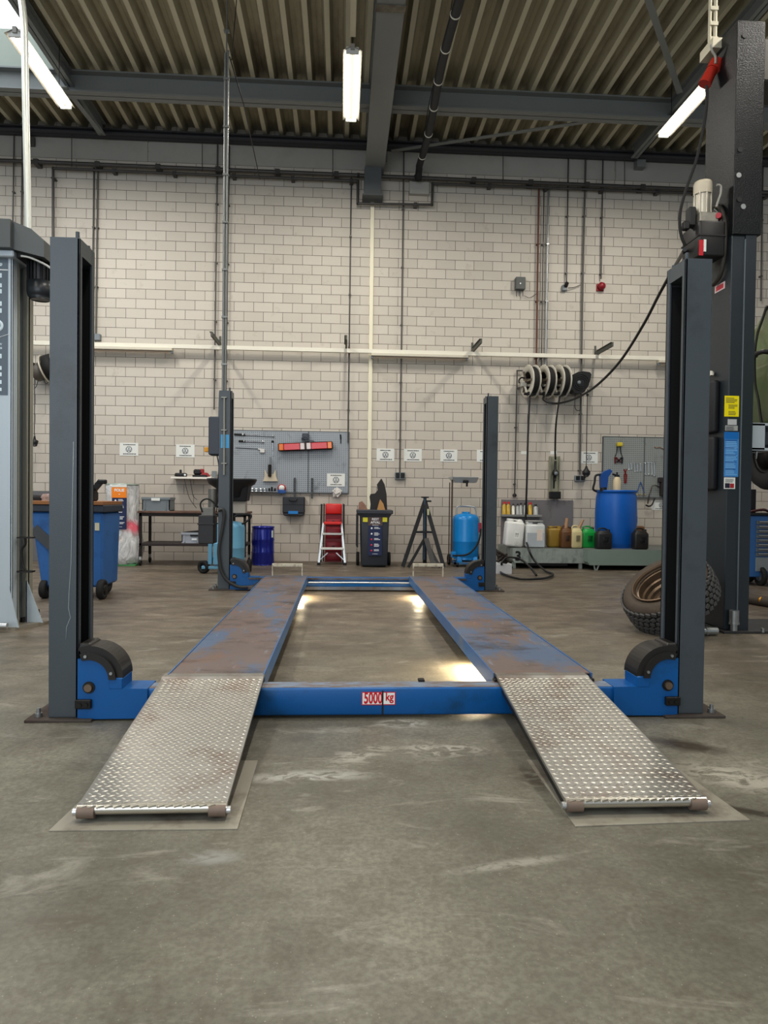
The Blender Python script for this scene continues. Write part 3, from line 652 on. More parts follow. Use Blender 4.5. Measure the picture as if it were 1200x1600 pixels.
# long white rail on brackets
YR = YW-.12
rail = thing('light_rail', 'long cream rail on brackets across the whole wall at mid height', 'rail', (0, YR, at(600, 550, Y=YR).z))
zr = at(600, 549.5, Y=YR).z
obj('rail', MB().box(-9, 9, YR-.02, YR+.02, zr-.032, zr+.032, .004), white_m, rail)
for px, py in ((342, 531), (541, 538), (740, 545), (934, 552)):
    q = at(px, py, Y=YR); mb = MB(); mb.box(q.x-.012, q.x+.012, YR-.62, YW+.002, zr+.035, zr+.10); mb.box(q.x-.03, q.x+.012, YR-.62, YR-.0, zr+.095, zr+.10); mb.box(q.x-.015, q.x+.015, YW-.01, YW+.002, zr+.0, zr+.2)
    obj('wall_bracket', mb, mat('bracket_green_grey', (92, 94, 86), .6, .2, .15), rail)
for xa, xb_, lab in ((120, 270, 'left'), (580, 731, 'middle'), (1028, 1180, 'right')):
    a, c_ = at(xa, 550, Y=YR).x, at(xb_, 555, Y=YR).x
    t = thing('rail_lamp', {'left': 'unlit batten lamp under the left end of the cream rail', 'middle': 'unlit batten lamp under the rail right of the cream trunking', 'right': 'unlit batten lamp under the rail, mostly behind the right post'}[lab], 'lamp', ((a+c_)/2, YR, zr-.1))
    obj('housing', MB().box(a, c_, YR-.06, YR+.06, zr-.075, zr-.033, .004), mat('lamp_housing', (206, 200, 184), .5, 0, .03), t)
    obj('lamp_tube', MB().cyl((a+.03, YR, zr-.088), (c_-.03, YR, zr-.088), .014, seg=10), mat('dull_tube', (196, 178, 160), .35), t)
    obj('end_socket', MB().box(a, a+.03, YR-.03, YR+.03, zr-.11, zr-.07).box(c_-.03, c_, YR-.03, YR+.03, zr-.11, zr-.07), grey_m, t)
# black flexible duct under the roof
dz = at(657, 262, Y=YW-.3).z; dx = at(655, 262, Y=YW-.3).x
dk = thing('ventilation_duct', 'black sagging duct with pale straps running under the roof to the wall', 'duct', (dx, YW-.3, dz))
pts = []; y = -2.
while y < YW-.32: pts.append((dx+.015*sin(y*2.1), y, dz+.02*sin(y*1.7))); y += .25
pts += [(dx, YW-.3, dz-.01), (dx, YW-.22, dz-.06), (dx, YW-.17, dz-.14)]
obj('duct_hose', MB().tube(pts, .052, 14), mat('duct_black', (34, 35, 38), .55, 0, .1, 12, .1, 30), dk)
mb = MB()
for py in (248, 213, 174, 135, 85, 28):
    yy = at(680, py, Z=dz-.05).y; mb.lathe([(.05, -.008), (.058, -.008), (.058, .008), (.05, .008)], Matrix.Translation((dx+.015*sin(yy*2.1), yy, dz+.02*sin(yy*1.7))) @ Matrix.Rotation(pi/2, 4, 'X'), 18, close=True)
obj('strap', mb, white_m, dk)
obj('hanger', MB().tube(smooth([(dx-.05+.03*(k % 2), -1+k*1., dz+.06+.08*((k*7) % 3)/3) for k in range(12)], 5), .005, 5), rubber_m, dk)
x0, x1, z0, z1 = R(640, 283, 671, 302, YW-.1)
solo('wall_box', MB().box(x0, x1, YW-.09, YW+.002, z0, z1, .006), mat('light_grey_box', (176, 174, 168), .6, 0, .03), 'pale square box on the wall below the end of the black duct', 'box')
# electrics
def socketbox(px0, py0, px1, py1, label):
    x0, x1, z0, z1 = R(px0, py0, px1, py1, YW-.03); t = thing('double_socket', label, 'socket', base(x0, x1, YW-.03, z0))
    obj('housing', MB().box(x0, x1, YW-.05, YW+.002, z0, z1, .004), grey_m, t)
    w = x1-x0
    for k in (0, 1): obj('socket_flap', MB().box(x0+w*(.08+.48*k), x0+w*(.44+.48*k), YW-.062, YW-.05, z0+.02, z1-.01, .003), black_m, t)
socketbox(617, 738, 633, 749, 'double socket on the wall above the axle stand')
socketbox(898, 743, 914, 752, 'double socket on the wall left of the blue hand pump')
socketbox(1180, 740, 1197, 752, 'double socket on the wall right of the tall dark column')
solo('switch_plate', MB().box(*R(331, 736, 338, 748, YW-.02)[:2], YW-.03, YW+.002, *R(331, 736, 338, 748, YW-.02)[2:]), grey_m, 'small grey switch plate beside the rear left lift post', 'switch')
x0, x1, z0, z1 = R(805, 434, 820, 453, YW-.05)
t = thing('control_box', 'grey control box on the wall above the rail, left of the three pipes', 'box', base(x0, x1, YW-.05, z0))
obj('housing', MB().box(x0, x1, YW-.1, YW+.002, z0, z1, .006), mat('dark_grey_box', (92, 94, 92), .5), t)
q = at(813, 443, Y=YW-.1); obj('indicator', MB().cyl((q.x, YW-.11, q.z), (q.x, YW-.1, q.z), .012), wink_m, t)
mb = MB()
for px in (807, 811, 817): mb.cyl(at(px, 453, Y=YW-.05), at(px, 463, Y=YW-.04), .006, seg=6)
mb.tube(smooth([at(819, 462, Y=YW-.03), at(828, 465, Y=YW-.03), at(838, 459, Y=YW-.03)], 4), .004); obj('cable', mb, pipe_m, t)
q = at(883, 449, Y=YW-.05)
t = thing('wall_switch', 'small grey switch with a black plug left of the red sounder', 'switch', (q.x, YW, q.z-.04))
obj('housing', MB().box(q.x-.045, q.x+.03, YW-.06, YW+.002, q.z-.05, q.z+.04, .006), grey_m, t)
obj('plug', MB().cyl((q.x+.01, YW-.11, q.z+.05), (q.x+.01, YW-.05, q.z+.02), .03), black_m, t)
obj('cable', MB().tube(smooth([at(888, 450, Y=YW-.05), at(897, 449, Y=YW-.03), at(907, 445, Y=YW-.03)], 4), .005), pipe_m, t)
q = at(940, 447, Y=YW-.05)
t = thing('alarm_sounder', 'red round alarm sounder on the wall', 'alarm', (q.x, YW, q.z-.06))
redp = mat('alarm_red', (140, 24, 34), .4)
obj('sounder_body', MB().lathe([(0, 0), (.05, 0), (.062, .03), (.05, .06), (.03, .075), (0, .08)], Matrix.Translation((q.x, YW-.03, q.z)) @ Matrix.Rotation(pi/2, 4, 'X')), redp, t)
obj('back_plate', MB().box(q.x-.07, q.x+.04, YW-.032, YW+.002, q.z-.07, q.z+.04, .005), redp, t)
# ============================================================ notices
def emblem(mb, x, y, z, r):
    mb.lathe([(r*.88, 0), (r, 0), (r, .001), (r*.88, .001)], Matrix.Translation((x, y, z)) @ Matrix.Rotation(pi/2, 4, 'X'), 24, close=True)
    w = r*.13
    for a, c_ in (((-.38, .8), (0, .05)), ((.38, .8), (0, .05)), ((-.8, .38), (-.36, -.72)), ((-.36, -.72), (0, .0)), ((0, .0), (.36, -.72)), ((.36, -.72), (.8, .38))):
        mb.bar((x+a[0]*r, y-.0005, z+a[1]*r), (x+c_[0]*r, y-.0005, z+c_[1]*r), w, .001, up=(0, 1, 0))
def notice(px0, py0, px1, py1, label, Y=None, off=0):
    Y = Y or YW-.003; x0, x1, z0, z1 = R(px0, py0, px1, py1, Y); w = x1-x0; h = z1-z0
    t = thing('wall_notice', label, 'sign', base(x0, x1, Y, z0), 'white notices on the wall')
    obj('paper', MB().box(x0, x1, Y-.002, Y+.002, z0, z1), paper_m, t)
    mb = MB(); emblem(mb, (x0+x1)/2, Y-.0035, z0+h*.5, h*.24); obj('emblem', mb, mat('emblem_blue_grey', (74, 86, 104), .7), t)
    mb = MB()
    for zz, l_ in ((.86, .6), (.14, .62)):
        n = 14; x = x0+w*(.5-l_/2)
        random.seed(int(px0)+int(zz*10))
        while x < x0+w*(.5+l_/2):
            d = random.uniform(.006, .02); mb.box(x, x+d, Y-.0035, Y-.002, z0+h*zz-h*.035, z0+h*zz+h*.035); x += d+.005
    obj('print_lines', mb, ink_m, t)
notice(187, 692, 216, 712, 'white notice with round emblem, leftmost on the wall')
notice(275, 694.5, 304, 714.5, 'white notice with round emblem above the small white shelf')
notice(511, 740, 539, 760, 'white notice with round emblem on the lower right of the large tool board', YW-.033)
notice(588.5, 701, 616, 720.5, 'white notice with round emblem just right of the cream trunking')
notice(631, 701.5, 659, 721, 'white notice with round emblem right of the double socket conduit')
notice(688, 702.5, 714.5, 721.5, 'white notice with round emblem above the waste oil tray, left of the rear right post')
notice(745, 703, 772, 722, 'white notice half hidden behind the rear right lift post')
notice(906, 705.5, 934, 724.5, 'white notice with round emblem behind the hanging black cable end')
notice(1018, 782, 1048, 797, 'white notice under the hose bracket of the small tool board')
notice(1188, 718, 1216, 744, 'white notice at the right edge beyond the tall column')
for px, lab in ((819, 'small blank white tag left on the wall between the hanging hoses'), (865, 'small blank white tag above the hose end holder')):
    x0, x1, z0, z1 = R(px-5, 705, px+5, 710, YW-.003); solo('blank_tag', MB().box(x0, x1, YW-.004, YW+.002, z0, z1), paper_m, lab, 'tag')
# ============================================================ tall dark two-post column (right)
YT = at(1145, 988, Z=0).y
tx0, tx1 = at(1135, 780, Y=YT).x, at(1172, 780, Y=YT).x
TD = .40
tall = thing('two_post_lift_column', 'tall dark blue-grey lift column with yellow and blue stickers at the right', 'lift column', ((tx0+tx1)/2, YT, 0))
ztop = at(1163, 34, Y=YT).z; zsl = at(1160, 368, Y=YT).z
mb = MB().box(tx0, tx1, YT, YT+TD, .02, zsl+.3, .006); mb.box(tx0+.125, tx0+.132, YT-.004, YT, .1, zsl-.02)
mb.box(tx1-.085, tx1, YT-.012, YT+.1, .02, zsl)
mb.cyl((tx1-.0, YT+.05, .02), (tx1-.0, YT+.05, zsl), .02, seg=8)
obj('column_body', mb, rpost_m, tall)
obj('seam_light', MB().box(tx1-.090, tx1-.086, YT-.013, YT, .1, zsl-.03), mat('worn_edge', (130, 140, 146), .4, .4), tall)
mb = MB().box(tx0-.006, tx1+.03, YT-.02, YT+TD+.02, zsl, ztop, .005)
sl = obj('column_extension', mb, mat('column_gloss_paint', (14, 18, 21), .34, 0, .06, 3, .3, 110, spec=.35), tall)
for px, py in ((1163, 56), (1156, 234), (1155, 312), (1154, 274), (1161, 323)):
    q = at(px, py, Y=YT-.02); obj('bolt_hole' if py != 323 and py != 274 else 'bolt', MB().cyl((q.x, YT-.026, q.z), (q.x, YT-.019, q.z), .02, seg=12), black_m if py in (56, 234, 312) else steel_m, sl)
def lab(px0, py0, px1, py1, name, m, d=.002, parent=None):
    x0, x1, z0, z1 = R(px0, py0, px1, py1, YT); return obj(name, MB().box(x0, x1, YT-d, YT+.0005, z0, z1), m, parent or tall), (x0, x1, z0, z1)
def lines(px0, py0, px1, py1, n, m, parent, name, d=.003, seed=1, th=.35):
    x0, x1, z0, z1 = R(px0, py0, px1, py1, YT); mb = MB(); random.seed(seed)
    for k in range(n):
        z = z1-(z1-z0)*(k+.5)/n; mb.box(x0, x0+(x1-x0)*random.uniform(.65, 1), YT-d, YT-d+.001, z-(z1-z0)/n*th/2, z+(z1-z0)/n*th/2)
    return obj(name, mb, m, parent)
y_, _ = lab(1132, 618.5, 1154.5, 651, 'yellow_warning_sticker', mat('sticker_yellow', (240, 222, 0), .4, 0, 0))
lines(1134, 621, 1152.5, 630, 4, ink_m, y_, 'print_lines'); lines(1138, 632, 1152, 639, 4, ink_m, y_, 'print_lines', seed=2); lines(1138, 642, 1152, 649, 3, ink_m, y_, 'print_lines', seed=3)
g_, _ = lab(1133, 665, 1152.5, 673, 'grey_rating_plate', mat('plate_grey', (166, 168, 166), .4, 0, 0)); lines(1134, 666, 1151, 672.5, 4, ink_m, g_, 'print_lines', seed=4)
w_, _ = lab(1137, 655, 1151, 664, 'small_white_sticker', mat('sticker_white_grey', (188, 190, 190), .5, 0, 0))
b1, _ = lab(1131.5, 675, 1154, 745, 'blue_instruction_sticker', mat('sticker_blue', (74, 142, 204), .4, 0, .03))
lab(1131.5, 675, 1154, 686, 'sticker_header', mat('sticker_header_blue', (22, 112, 186), .4, 0, 0), .0025, b1)
lines(1133.5, 689, 1152, 743, 20, mat('light_blue_print', (128, 182, 226), .5, 0, 0), b1, 'print_lines', seed=5, th=.5)
for py in (688, 700, 711, 722, 733): lines(1132.5, py-.6, 1153, py+.6, 1, mat('mid_blue_print', (20, 90, 160), .5, 0, 0), b1, 'print_rule', .0035, seed=py, th=1)
w2, _ = lab(1131, 746, 1148.5, 764, 'white_service_sticker', paper_m)
lab(1132.5, 755, 1140, 762.5, 'dark_print', mat('dark_navy', (40, 38, 58), .5), .003, w2); lab(1140.5, 755.5, 1146.5, 762.5, 'red_print_field', mat('dull_red', (170, 40, 50), .5), .003, w2); lines(1133, 748, 1147, 754, 3, ink_m, w2, 'print_lines', seed=6)
# red sticker on the side of the column, facing the lift
q0 = at(1117, 459, X=tx0); q1 = at(1133, 442, X=tx0)
rs = obj('side_sticker', MB().box(tx0-.002, tx0+.001, q1.y, q0.y, at(1117, 459, X=tx0).z, at(1117, 448, X=tx0).z), mat('pink_white_sticker', (214, 190, 190), .5, 0, 0), tall)
obj('side_sticker_letters', MB().box(tx0-.003, tx0-.002, q1.y+.02, q0.y-.02, at(1117, 457, X=tx0).z, at(1117, 450, X=tx0).z), mat('sticker_letter_red', (190, 60, 70), .5), rs)
# long black covers on the side
for (a, b_) in ((594, 676), (682, 766)):
    zt_, zb_ = at(1106, a, Y=YT+.15).z, at(1106, b_, Y=YT+.15).z
    obj('side_cover', MB().box(tx0-.055, tx0, YT+.12, YT+.34, zb_, zt_, .02, seg=3), mat('cover_black', (32, 33, 36), .6, 0, .04), tall)
q = at(1110, 589, X=tx0-.03); obj('cable_gland', MB().lathe([(0, 0), (.026, .01), (.028, .03), (.018, .045), (0, .05)], Matrix.Translation(q)), white_m, tall)
obj('base_plate', MB().box(tx0-.03, tx1+.55, YT-.06, YT+TD+.1, 0, .02, .003), mat('base_dark', (62, 62, 62), .5, .3, .15), tall)
mb = MB(); q = at(1192, 988, Z=.02)
for dx in (.33, .62 if False else .4): pass
obj('anchor_bolt', MB().cyl((q.x, q.y, .02), (q.x, q.y, .05), .012, seg=8), steel_m, tall)
for k in range(3):
    obj('anchor_bolt', MB().cyl((tx1+.1+.13*k, YT-.03, .02), (tx1+.1+.13*k, YT-.03, .04), .010, seg=8), steel_m, tall)
q = at(1147, 990, Y=YT-.04); mb = MB()
mb.cyl((q.x, YT-.035, .02), (q.x, YT-.035, .07), .026).cyl((q.x, YT-.035, .07), (q.x, YT-.035, .085), .04, seg=20).cyl((q.x, YT-.035, .085), (q.x, YT-.035, .175), .036, seg=20)
solo('pad_adapter', mb, steel_m, 'shiny steel adapter standing upright at the foot of the tall column', 'adapter')
q = at(1112, 986, Z=.035); mb = MB(); A = V((q.x, q.y, .035))
mb.cyl(A+V((-.2, 0, 0)), A+V((-.05, 0, 0)), .030, seg=18).cyl(A+V((-.05, 0, 0)), A+V((-.035, 0, 0)), .035, seg=18).cyl(A+V((-.035, 0, 0)), A+V((.04, 0, 0)), .030, seg=18)
solo('pad_adapter', mb, steel_m, 'shiny steel adapter lying on its side left of the tall column', 'adapter')
# hydraulic unit on the side, above the right post
YU = YT+.14
x0, x1, z0, z1 = R(1083, 345, 1117, 405, YU-.1); x0 = at(1071, 380, Y=YU+.1).x
mb = MB().box(x0, tx0-.04, YU-.12, YU+.16, at(1090, 408, Y=YU).z, z1, .015, seg=2)
mb.box(x0-.004, tx0-.04, YU-.125, YU+.165, z1-.12, z1-.11)
tank = obj('oil_tank', mb, mat('tank_black', (36, 34, 34), .45, 0, .05), tall)
q0, q1 = at(1071, 400, Y=YU-.13), at(1077, 380, Y=YU-.13)
obj('red_sticker', MB().box(x0-.002, x0+.03, YU-.127, YU-.121, q0.z+.01, q1.z+.03), redink_m, tank); obj('white_sticker', MB().box(x0+.032, x0+.052, YU-.127, YU-.121, q0.z+.04, q1.z+.035), paper_m, tank)
zm0, zm1 = at(1098, 338, Y=YU).z, at(1098, 285, Y=YU).z; xm_ = at(1098, 310, Y=YU).x; rr = (at(1111, 310, Y=YU).x-at(1085, 310, Y=YU).x)/2
mb = MB().cyl((xm_, YU, zm0), (xm_, YU, zm1-.09), rr*.92, seg=28)
for k in range(8):
    a = k*pi/4; mb.cyl((xm_+rr*.95*cos(a), YU+rr*.95*sin(a), zm0), (xm_+rr*.95*cos(a), YU+rr*.95*sin(a), zm1-.08), .008, seg=6)
mo = obj('pump_motor', mb, mat('motor_alu', (190, 184, 170), .38, .5, .06), tall)
obj('motor_cap', MB().lathe([(rr*1.04, -.10), (rr*1.04, -.02), (rr*.95, 0), (0, .002)], Matrix.Translation((xm_, YU, zm1))), mat('motor_cap_beige', (196, 186, 166), .5), mo)
obj('motor_label', MB().lathe([(rr*.935, 0), (rr*.935, .13)], Matrix.Translation((xm_, YU, zm0+.09)), 28), alu_m, mo) if False else None
obj('valve_block', MB().box(xm_-.06, xm_+.09, YU-.08, YU+.06, z1, zm0+.005, .006), mat('valve_grey', (150, 146, 136), .4, .5, .3, 30), tall)
obj('valve_lever', MB().box(xm_-.13, xm_-.07, YU-.05, YU+.02, z1-.02, z1+.13, .01).box(xm_-.17, xm_-.12, YU-.05, YU, z1-.05, z1+.02, .01), black_m, tall)
obj('red_cap', MB().cyl((xm_+.08, YU-.09, z1+.05), (xm_+.11, YU-.04, z1+.05), .022), mat('cap_red', (170, 30, 50), .4), tall)
pts = [at(a, b_, Y=YT+.02) for a, b_ in ((1120, 289), (1126, 291), (1126, 302), (1122, 314), (1119, 324))]
obj('grey_cable', MB().tube(smooth(pts, 5), .009), mat('cable_pale_grey', (150, 148, 140), .5), tall)
pts = [at(a, b_, X=tx0-.03) for a, b_ in ((1112, 325), (1122, 322), (1130, 335), (1133, 360), (1131, 400), (1125, 430), (1114, 445))]
obj('hydraulic_hose', MB().tube(smooth(pts, 6), .018), mat('hose_taupe', (62, 58, 52), .6), tall)
pts = [at(a, b_, X=tx0-.03) for a, b_ in ((1113, 322), (1120, 330), (1127, 337))]
obj('grey_cable', MB().tube(smooth(pts, 5), .007), mat('cable_pale_grey', (150, 148, 140), .5), tall)
# red connector near the right lamp and its cable
q = at(1112, 120, Y=YT+.25); mb = MB().cyl(at(1101, 132, Y=YT+.25), at(1114, 106, Y=YT+.25), .05, .04).cyl(at(1114, 110, Y=YT+.25), at(1121, 97, Y=YT+.25), .055)
t = thing('red_power_plug', 'red industrial plug and socket hanging by the upper left edge of the tall column', 'plug', q)
obj('plug_body', mb, mat('plug_red', (170, 44, 28), .5, 0, .1), t)
obj('plug_bracket', MB().box(at(1122, 103, Y=YT+.25).x, at(1126, 103, Y=YT+.25).x, YT+.22, YT+.3, at(1124, 110, Y=YT+.25).z, at(1124, 93, Y=YT+.25).z), alu_m, t)
obj('plug_lead', MB().tube(smooth([at(a, b_, Y=YT+.2) for a, b_ in ((1118, 100), (1118, 88), (1113, 80), (1111, 70))], 5), .01), mat('cable_pale_grey', (150, 148, 140), .5), t)
pts = [at(a, b_, Y=YT+.12) for a, b_ in ((1104, 134), (1104, 165), (1098, 205), (1088, 250), (1074, 290), (1064, 325), (1062, 350), (1065, 370), (1071, 384))]
solo('power_cable', MB().tube(smooth(pts, 8), .012, 8), rubber_m, 'black cable drooping from the red plug down to the pump unit on the tall column', 'cable')
mb = MB()
a, b_ = at(1113, 75, Y=YT+.3), at(1111, -60, Y=YT+.3)
mb.cyl((a.x-.025, YT+.3, a.z), (a.x-.025, YT+.3, ZC+.05), .014, seg=8); mb.cyl((a.x+.02, YT+.3, a.z), (a.x+.02, YT+.3, ZC+.05), .016, seg=8)
for k in range(14): mb.box(a.x-.03, a.x+.035, YT+.28, YT+.32, a.z+.05+k*.12, a.z+.08+k*.12)
mb.box(a.x-.05, a.x+.1, YT+.2, YT+.4, a.z-.06, a.z+.02)
solo('supply_conduit', mb, mat('conduit_cream', (196, 190, 170), .5, .2, .05), 'pale conduit and chain dropping from the roof to the top of the tall column', 'conduit')
# cross piece at the top of the column going right
solo('column_top_beam', MB().box(tx1+.032, tx1+1.6, YT+.02, YT+.35, ztop-.42, ztop-.1, .01), mat('top_beam_dark', (74, 72, 66), .5, .2), 'dark horizontal beam joined to the top of the tall column at the right edge', 'beam')
# ============================================================ vehicle on that lift (its left rear part shows)
YC1 = at(1155, 600, Y=YT+.7).y
XCAR = at(1178, 520, Y=YC1+.6).x
zs = at(1185, 700, Y=7.0).z
green = mat('olive_green_paint', (100, 120, 76), .35, 0, .06, 3, coat=.5, dirt=(104, 110, 82), damt=.3)
car = thing('raised_car', 'olive green car raised on the lift at the right edge', 'car', (XCAR+.9, 6.0, zs-.3))
def prof(o=0):
    y1 = YC1+1.0; return [(2.9, zs), (y1-.15, zs), (y1, zs+.35), (y1-.05, zs+.85), (y1-.35, zs+1.38), (y1-.9, zs+1.62), (4.6, zs+1.66), (3.8, zs+1.1), (2.9, zs+.95)]
mb = MB(); P_ = prof(); n = len(P_); secs = ((0, 0), (.06, .06), (.3, .26)); bm = mb.bm
def sec(x, tuck):
    return [bm.verts.new((x, y, z)) for y, z in P_]
def xoff(z, y): return max(0, (z-(zs+.9)))*.32
ringL = [bm.verts.new((XCAR+xoff(z, y), y, z)) for y, z in P_]; ringR = [bm.verts.new((XCAR+1.8-xoff(z, y), y, z)) for y, z in P_]
bm.faces.new(ringL); bm.faces.new(list(reversed(ringR)))
for i in range(n): bm.faces.new((ringL[(i+1) % n], ringL[i], ringR[i], ringR[(i+1) % n]))
bmesh.ops.recalc_face_normals(bm, faces=bm.faces)
bmesh.ops.bevel(bm, geom=list(bm.edges), offset=.05, segments=3, affect='EDGES')
for f in bm.faces: f.smooth = True
obj('car_body', mb, green, car)
y1 = YC1+1.0
def side(y, z): return V((XCAR+xoff(z, y)-.006, y, z))
dz_ = [(1198, 478), (1191, 500), (1184, 520), (1180, 545), (1179, 570), (1180, 600), (1185, 625), (1189, 655), (1193, 672)]
mb = MB()
def on_side(px, py):
    p = at(px, py, X=XCAR)
    for _ in range(4): p = at(px, py, X=XCAR+xoff(p.z, p.y)-.004)
    return p
mb.tube(smooth([on_side(a, b_) for a, b_ in dz_], 4), .012, 6)
obj('door_seam', mb, mat('seam_black', (22, 26, 18), .6), car)
q0, q1 = on_side(1184, 556), on_side(1205, 550)
mb = MB().tube([q0+V((-.02, 0, 0)), q0.lerp(q1, .3)+V((-.05, 0, .01)), q0.lerp(q1, .8)+V((-.05, 0, .01)), q1+V((-.02, 0, 0))], .022, 8); obj('door_handle', mb, black_m, car)
obj('side_window', MB().prism([(3.9, zs+1.05), (YC1+.05, zs+1.05), (YC1-.25, zs+1.5), (4.6, zs+1.5)], 'yz', XCAR+.03, XCAR+.20), mat('car_glass', (20, 26, 26), .1, 0, 0), car)
def wheelmb(cx, cy, cz, w, r):
    return MB().lathe([(r*.55, -w/2), (r*.93, -w/2), (r, -w*.32), (r, w*.32), (r*.93, w/2), (r*.55, w/2)], Matrix.Translation((cx, cy, cz)) @ Matrix.Rotation(pi/2, 4, 'Y'), 40, close=True)
for cy in (YC1+.45, YC1-2.2):
    w = obj('wheel', wheelmb(XCAR+.14, cy, zs-.10, .22, .34), rubber_m, car); obj('rim', MB().lathe([(0, -.09), (.15, -.08), (.19, -.1), (.19, .1), (0, .1)], Matrix.Translation((XCAR+.14, cy, zs-.10)) @ Matrix.Rotation(pi/2, 4, 'Y'), 24), dark_m, w)
obj('underbody', MB().box(XCAR+.1, XCAR+1.7, 3.0, y1-.3, zs-.12, zs+.02), dark_m, car)
# grey open box hanging beside the column
Yb = YT+.1; x0, x1, z0, z1 = R(1173, 661, 1222, 704, Yb)
t = thing('grey_tool_box', 'pale grey open metal box beside the tall column below the green car', 'box', base(x0, x1, Yb, z0))
mb = MB(); mb.box(x0, x0+.12, Yb, Yb+.30, z0, z1, .006); mb.box(x0, x1, Yb, Yb+.3, z1-.02, z1); mb.box(x0, x1, Yb, Yb+.3, z0, z0+.02); mb.box(x0, x1, Yb+.28, Yb+.3, z0, z1); mb.box(x1-.02, x1, Yb, Yb+.3, z0, z1)
obj('box_shell', mb, mat('pale_grey_metal', (196, 204, 212), .4, .2, .05), t)
obj('carriage_arm', MB().box(tx1-.02, x0+.02, Yb+.1, Yb+.25, z0+.05, z0+.12), rpost_m, t)
obj('box_insert', MB().box(x0+.14, x1-.05, Yb+.05, Yb+.27, z0+.05, z1-.06, .004), mat('insert_dark', (60, 64, 70), .5), t)
q = at(1182, 705, Y=Yb+.1); obj('drip_pin', MB().cyl((q.x, q.y, z0), (q.x, q.y, z0-.06), .01, .004, seg=8), alu_m, t)
# blue tool trolley with grey drawers (right edge)
Yr = at(1190, 917, Z=0).y
x0, x1, z0, z1 = R(1164, 806, 1290, 902, Yr+.1)
t = thing('tool_trolley', 'blue tool trolley with grey drawers at the right edge behind the tall column', 'trolley', base(x0, x1, Yr+.1, 0))
tb = mat('trolley_blue', (58, 112, 172), .4, 0, .08, dirt=(46, 86, 136), damt=.3)
obj('trolley_body', MB().box(x0, x1, Yr+.1, Yr+.6, z0, z1, .01), tb, t)
xd = at(1181, 850, Y=Yr+.1).x; dh = (at(1190, 815, Y=Yr+.1).z-at(1190, 872, Y=Yr+.1).z)/8
zt_ = at(1190, 813, Y=Yr+.1).z
for k in range(8):
    d = obj('drawer', MB().box(xd, x1-.05, Yr+.085, Yr+.105, zt_-(k+1)*dh+.006, zt_-k*dh-.006, .003), mat('drawer_grey', (116, 120, 122), .4, .3), t)
    obj('drawer_grip', MB().box(xd+.02, x1-.07, Yr+.06, Yr+.086, zt_-k*dh-.022, zt_-k*dh-.010, .003), alu_m, d)
obj('lower_panel', MB().box(xd, x1-.05, Yr+.09, Yr+.105, z0+.07, zt_-8*dh-.006, .003), mat('panel_pale', (150, 156, 156), .45, .2), t)
obj('trolley_top', MB().box(x0-.02, x1+.02, Yr+.08, Yr+.62, z1, z1+.03, .006), black_m, t)
for px in (1190, 1262):
    q = at(px, 905, Y=Yr+.1); w = obj('wheel', wheelmb(q.x, Yr+.12, .115, .05, .115), rubber_m, t); obj('hub', MB().lathe([(0, -.03), (.06, -.026), (.065, -.02), (.065, .03), (0, .03)], Matrix.Translation((q.x, Yr+.12, .115)) @ Matrix.Rotation(pi/2, 4, 'Y'), 20), alu_m, w)
for px in (1200, 1272):
    q = at(px, 905, Y=Yr+.1); obj('wheel', wheelmb(q.x, Yr+.5, .115, .05, .115), rubber_m, t)
q = at(1172, 762, Y=Yr+.3); mb = MB().box(q.x, q.x+.07, Yr+.28, Yr+.36, z1+.03, q.z-.02, .006).box(q.x-.06, q.x, Yr+.28, Yr+.36, z1+.1, z1+.2, .004)
solo('steel_tool', mb, dark_m, 'upright dark steel tool standing on the blue trolley at the right edge', 'tool')
mb = MB().tube(smooth([(q.x-.05, Yr+.2, z1+.045), (q.x+.1, Yr+.18, z1+.07), (q.x+.22, Yr+.22, z1+.045), (q.x+.4, Yr+.2, z1+.045)], 5), .016)
solo('cable_bundle', mb, mat('cable_dark_red', (70, 30, 30), .5, 0, .3, 30), 'dark tangled cable lying on top of the blue trolley at the right edge', 'cable')
# drain pipe lying on the floor behind the column foot
a, b_ = at(1160, 934, Z=.05), at(1260, 950, Z=.05)
t = thing('exhaust_pipe', 'dark thick pipe with brass fitting lying on the floor behind the tall column', 'pipe', a)
obj('pipe_body', MB().cyl(a, b_, .05, seg=16), mat('pipe_taupe', (70, 62, 54), .6, .2, .2), t)
m_ = a.lerp(b_, .26); obj('brass_fitting', MB().lathe([(.02, 0), (.035, .01), (.03, .03), (0, .035)], Matrix.Translation(m_+V((0, -.048, .01))) @ Matrix.Rotation(pi/2, 4, 'X')), mat('brass', (190, 140, 60), .35, .8), t)
# ============================================================ tyre leaning on the tall column
Mt = Matrix.Translation(at(1046, 925, Y=YT-.02)+V((0, 0, 0))) 
ctr = at(1046, 924, Y=YT+.02)
ax = V((-.58, -.22, .79)).normalized()   # wheel axis, open side up to the left
q_ = ax.to_track_quat('Z', 'Y'); Mw = Matrix.Translation(ctr) @ q_.to_matrix().to_4x4()
Rw, Ww = .345, .25
t = thing('tyre_on_rim', 'worn treaded tyre on a dusty steel rim leaning behind the front right post', 'tyre', (ctr.x, ctr.y, 0))
pr = [(.22, -Ww*.42), (.25, -Ww*.5), (.31, -Ww*.49), (Rw-.012, -Ww*.36), (Rw, -Ww*.2), (Rw+.004, 0), (Rw, Ww*.2), (Rw-.012, Ww*.36), (.31, Ww*.49), (.25, Ww*.5), (.21, Ww*.42)]
obj('tyre', MB().lathe(pr, Mw, 56, close=False), mat('tyre_dusty', (74, 64, 54), .8, 0, .2, 10, .2, 60, dirt=(104, 88, 70), damt=.4), t)
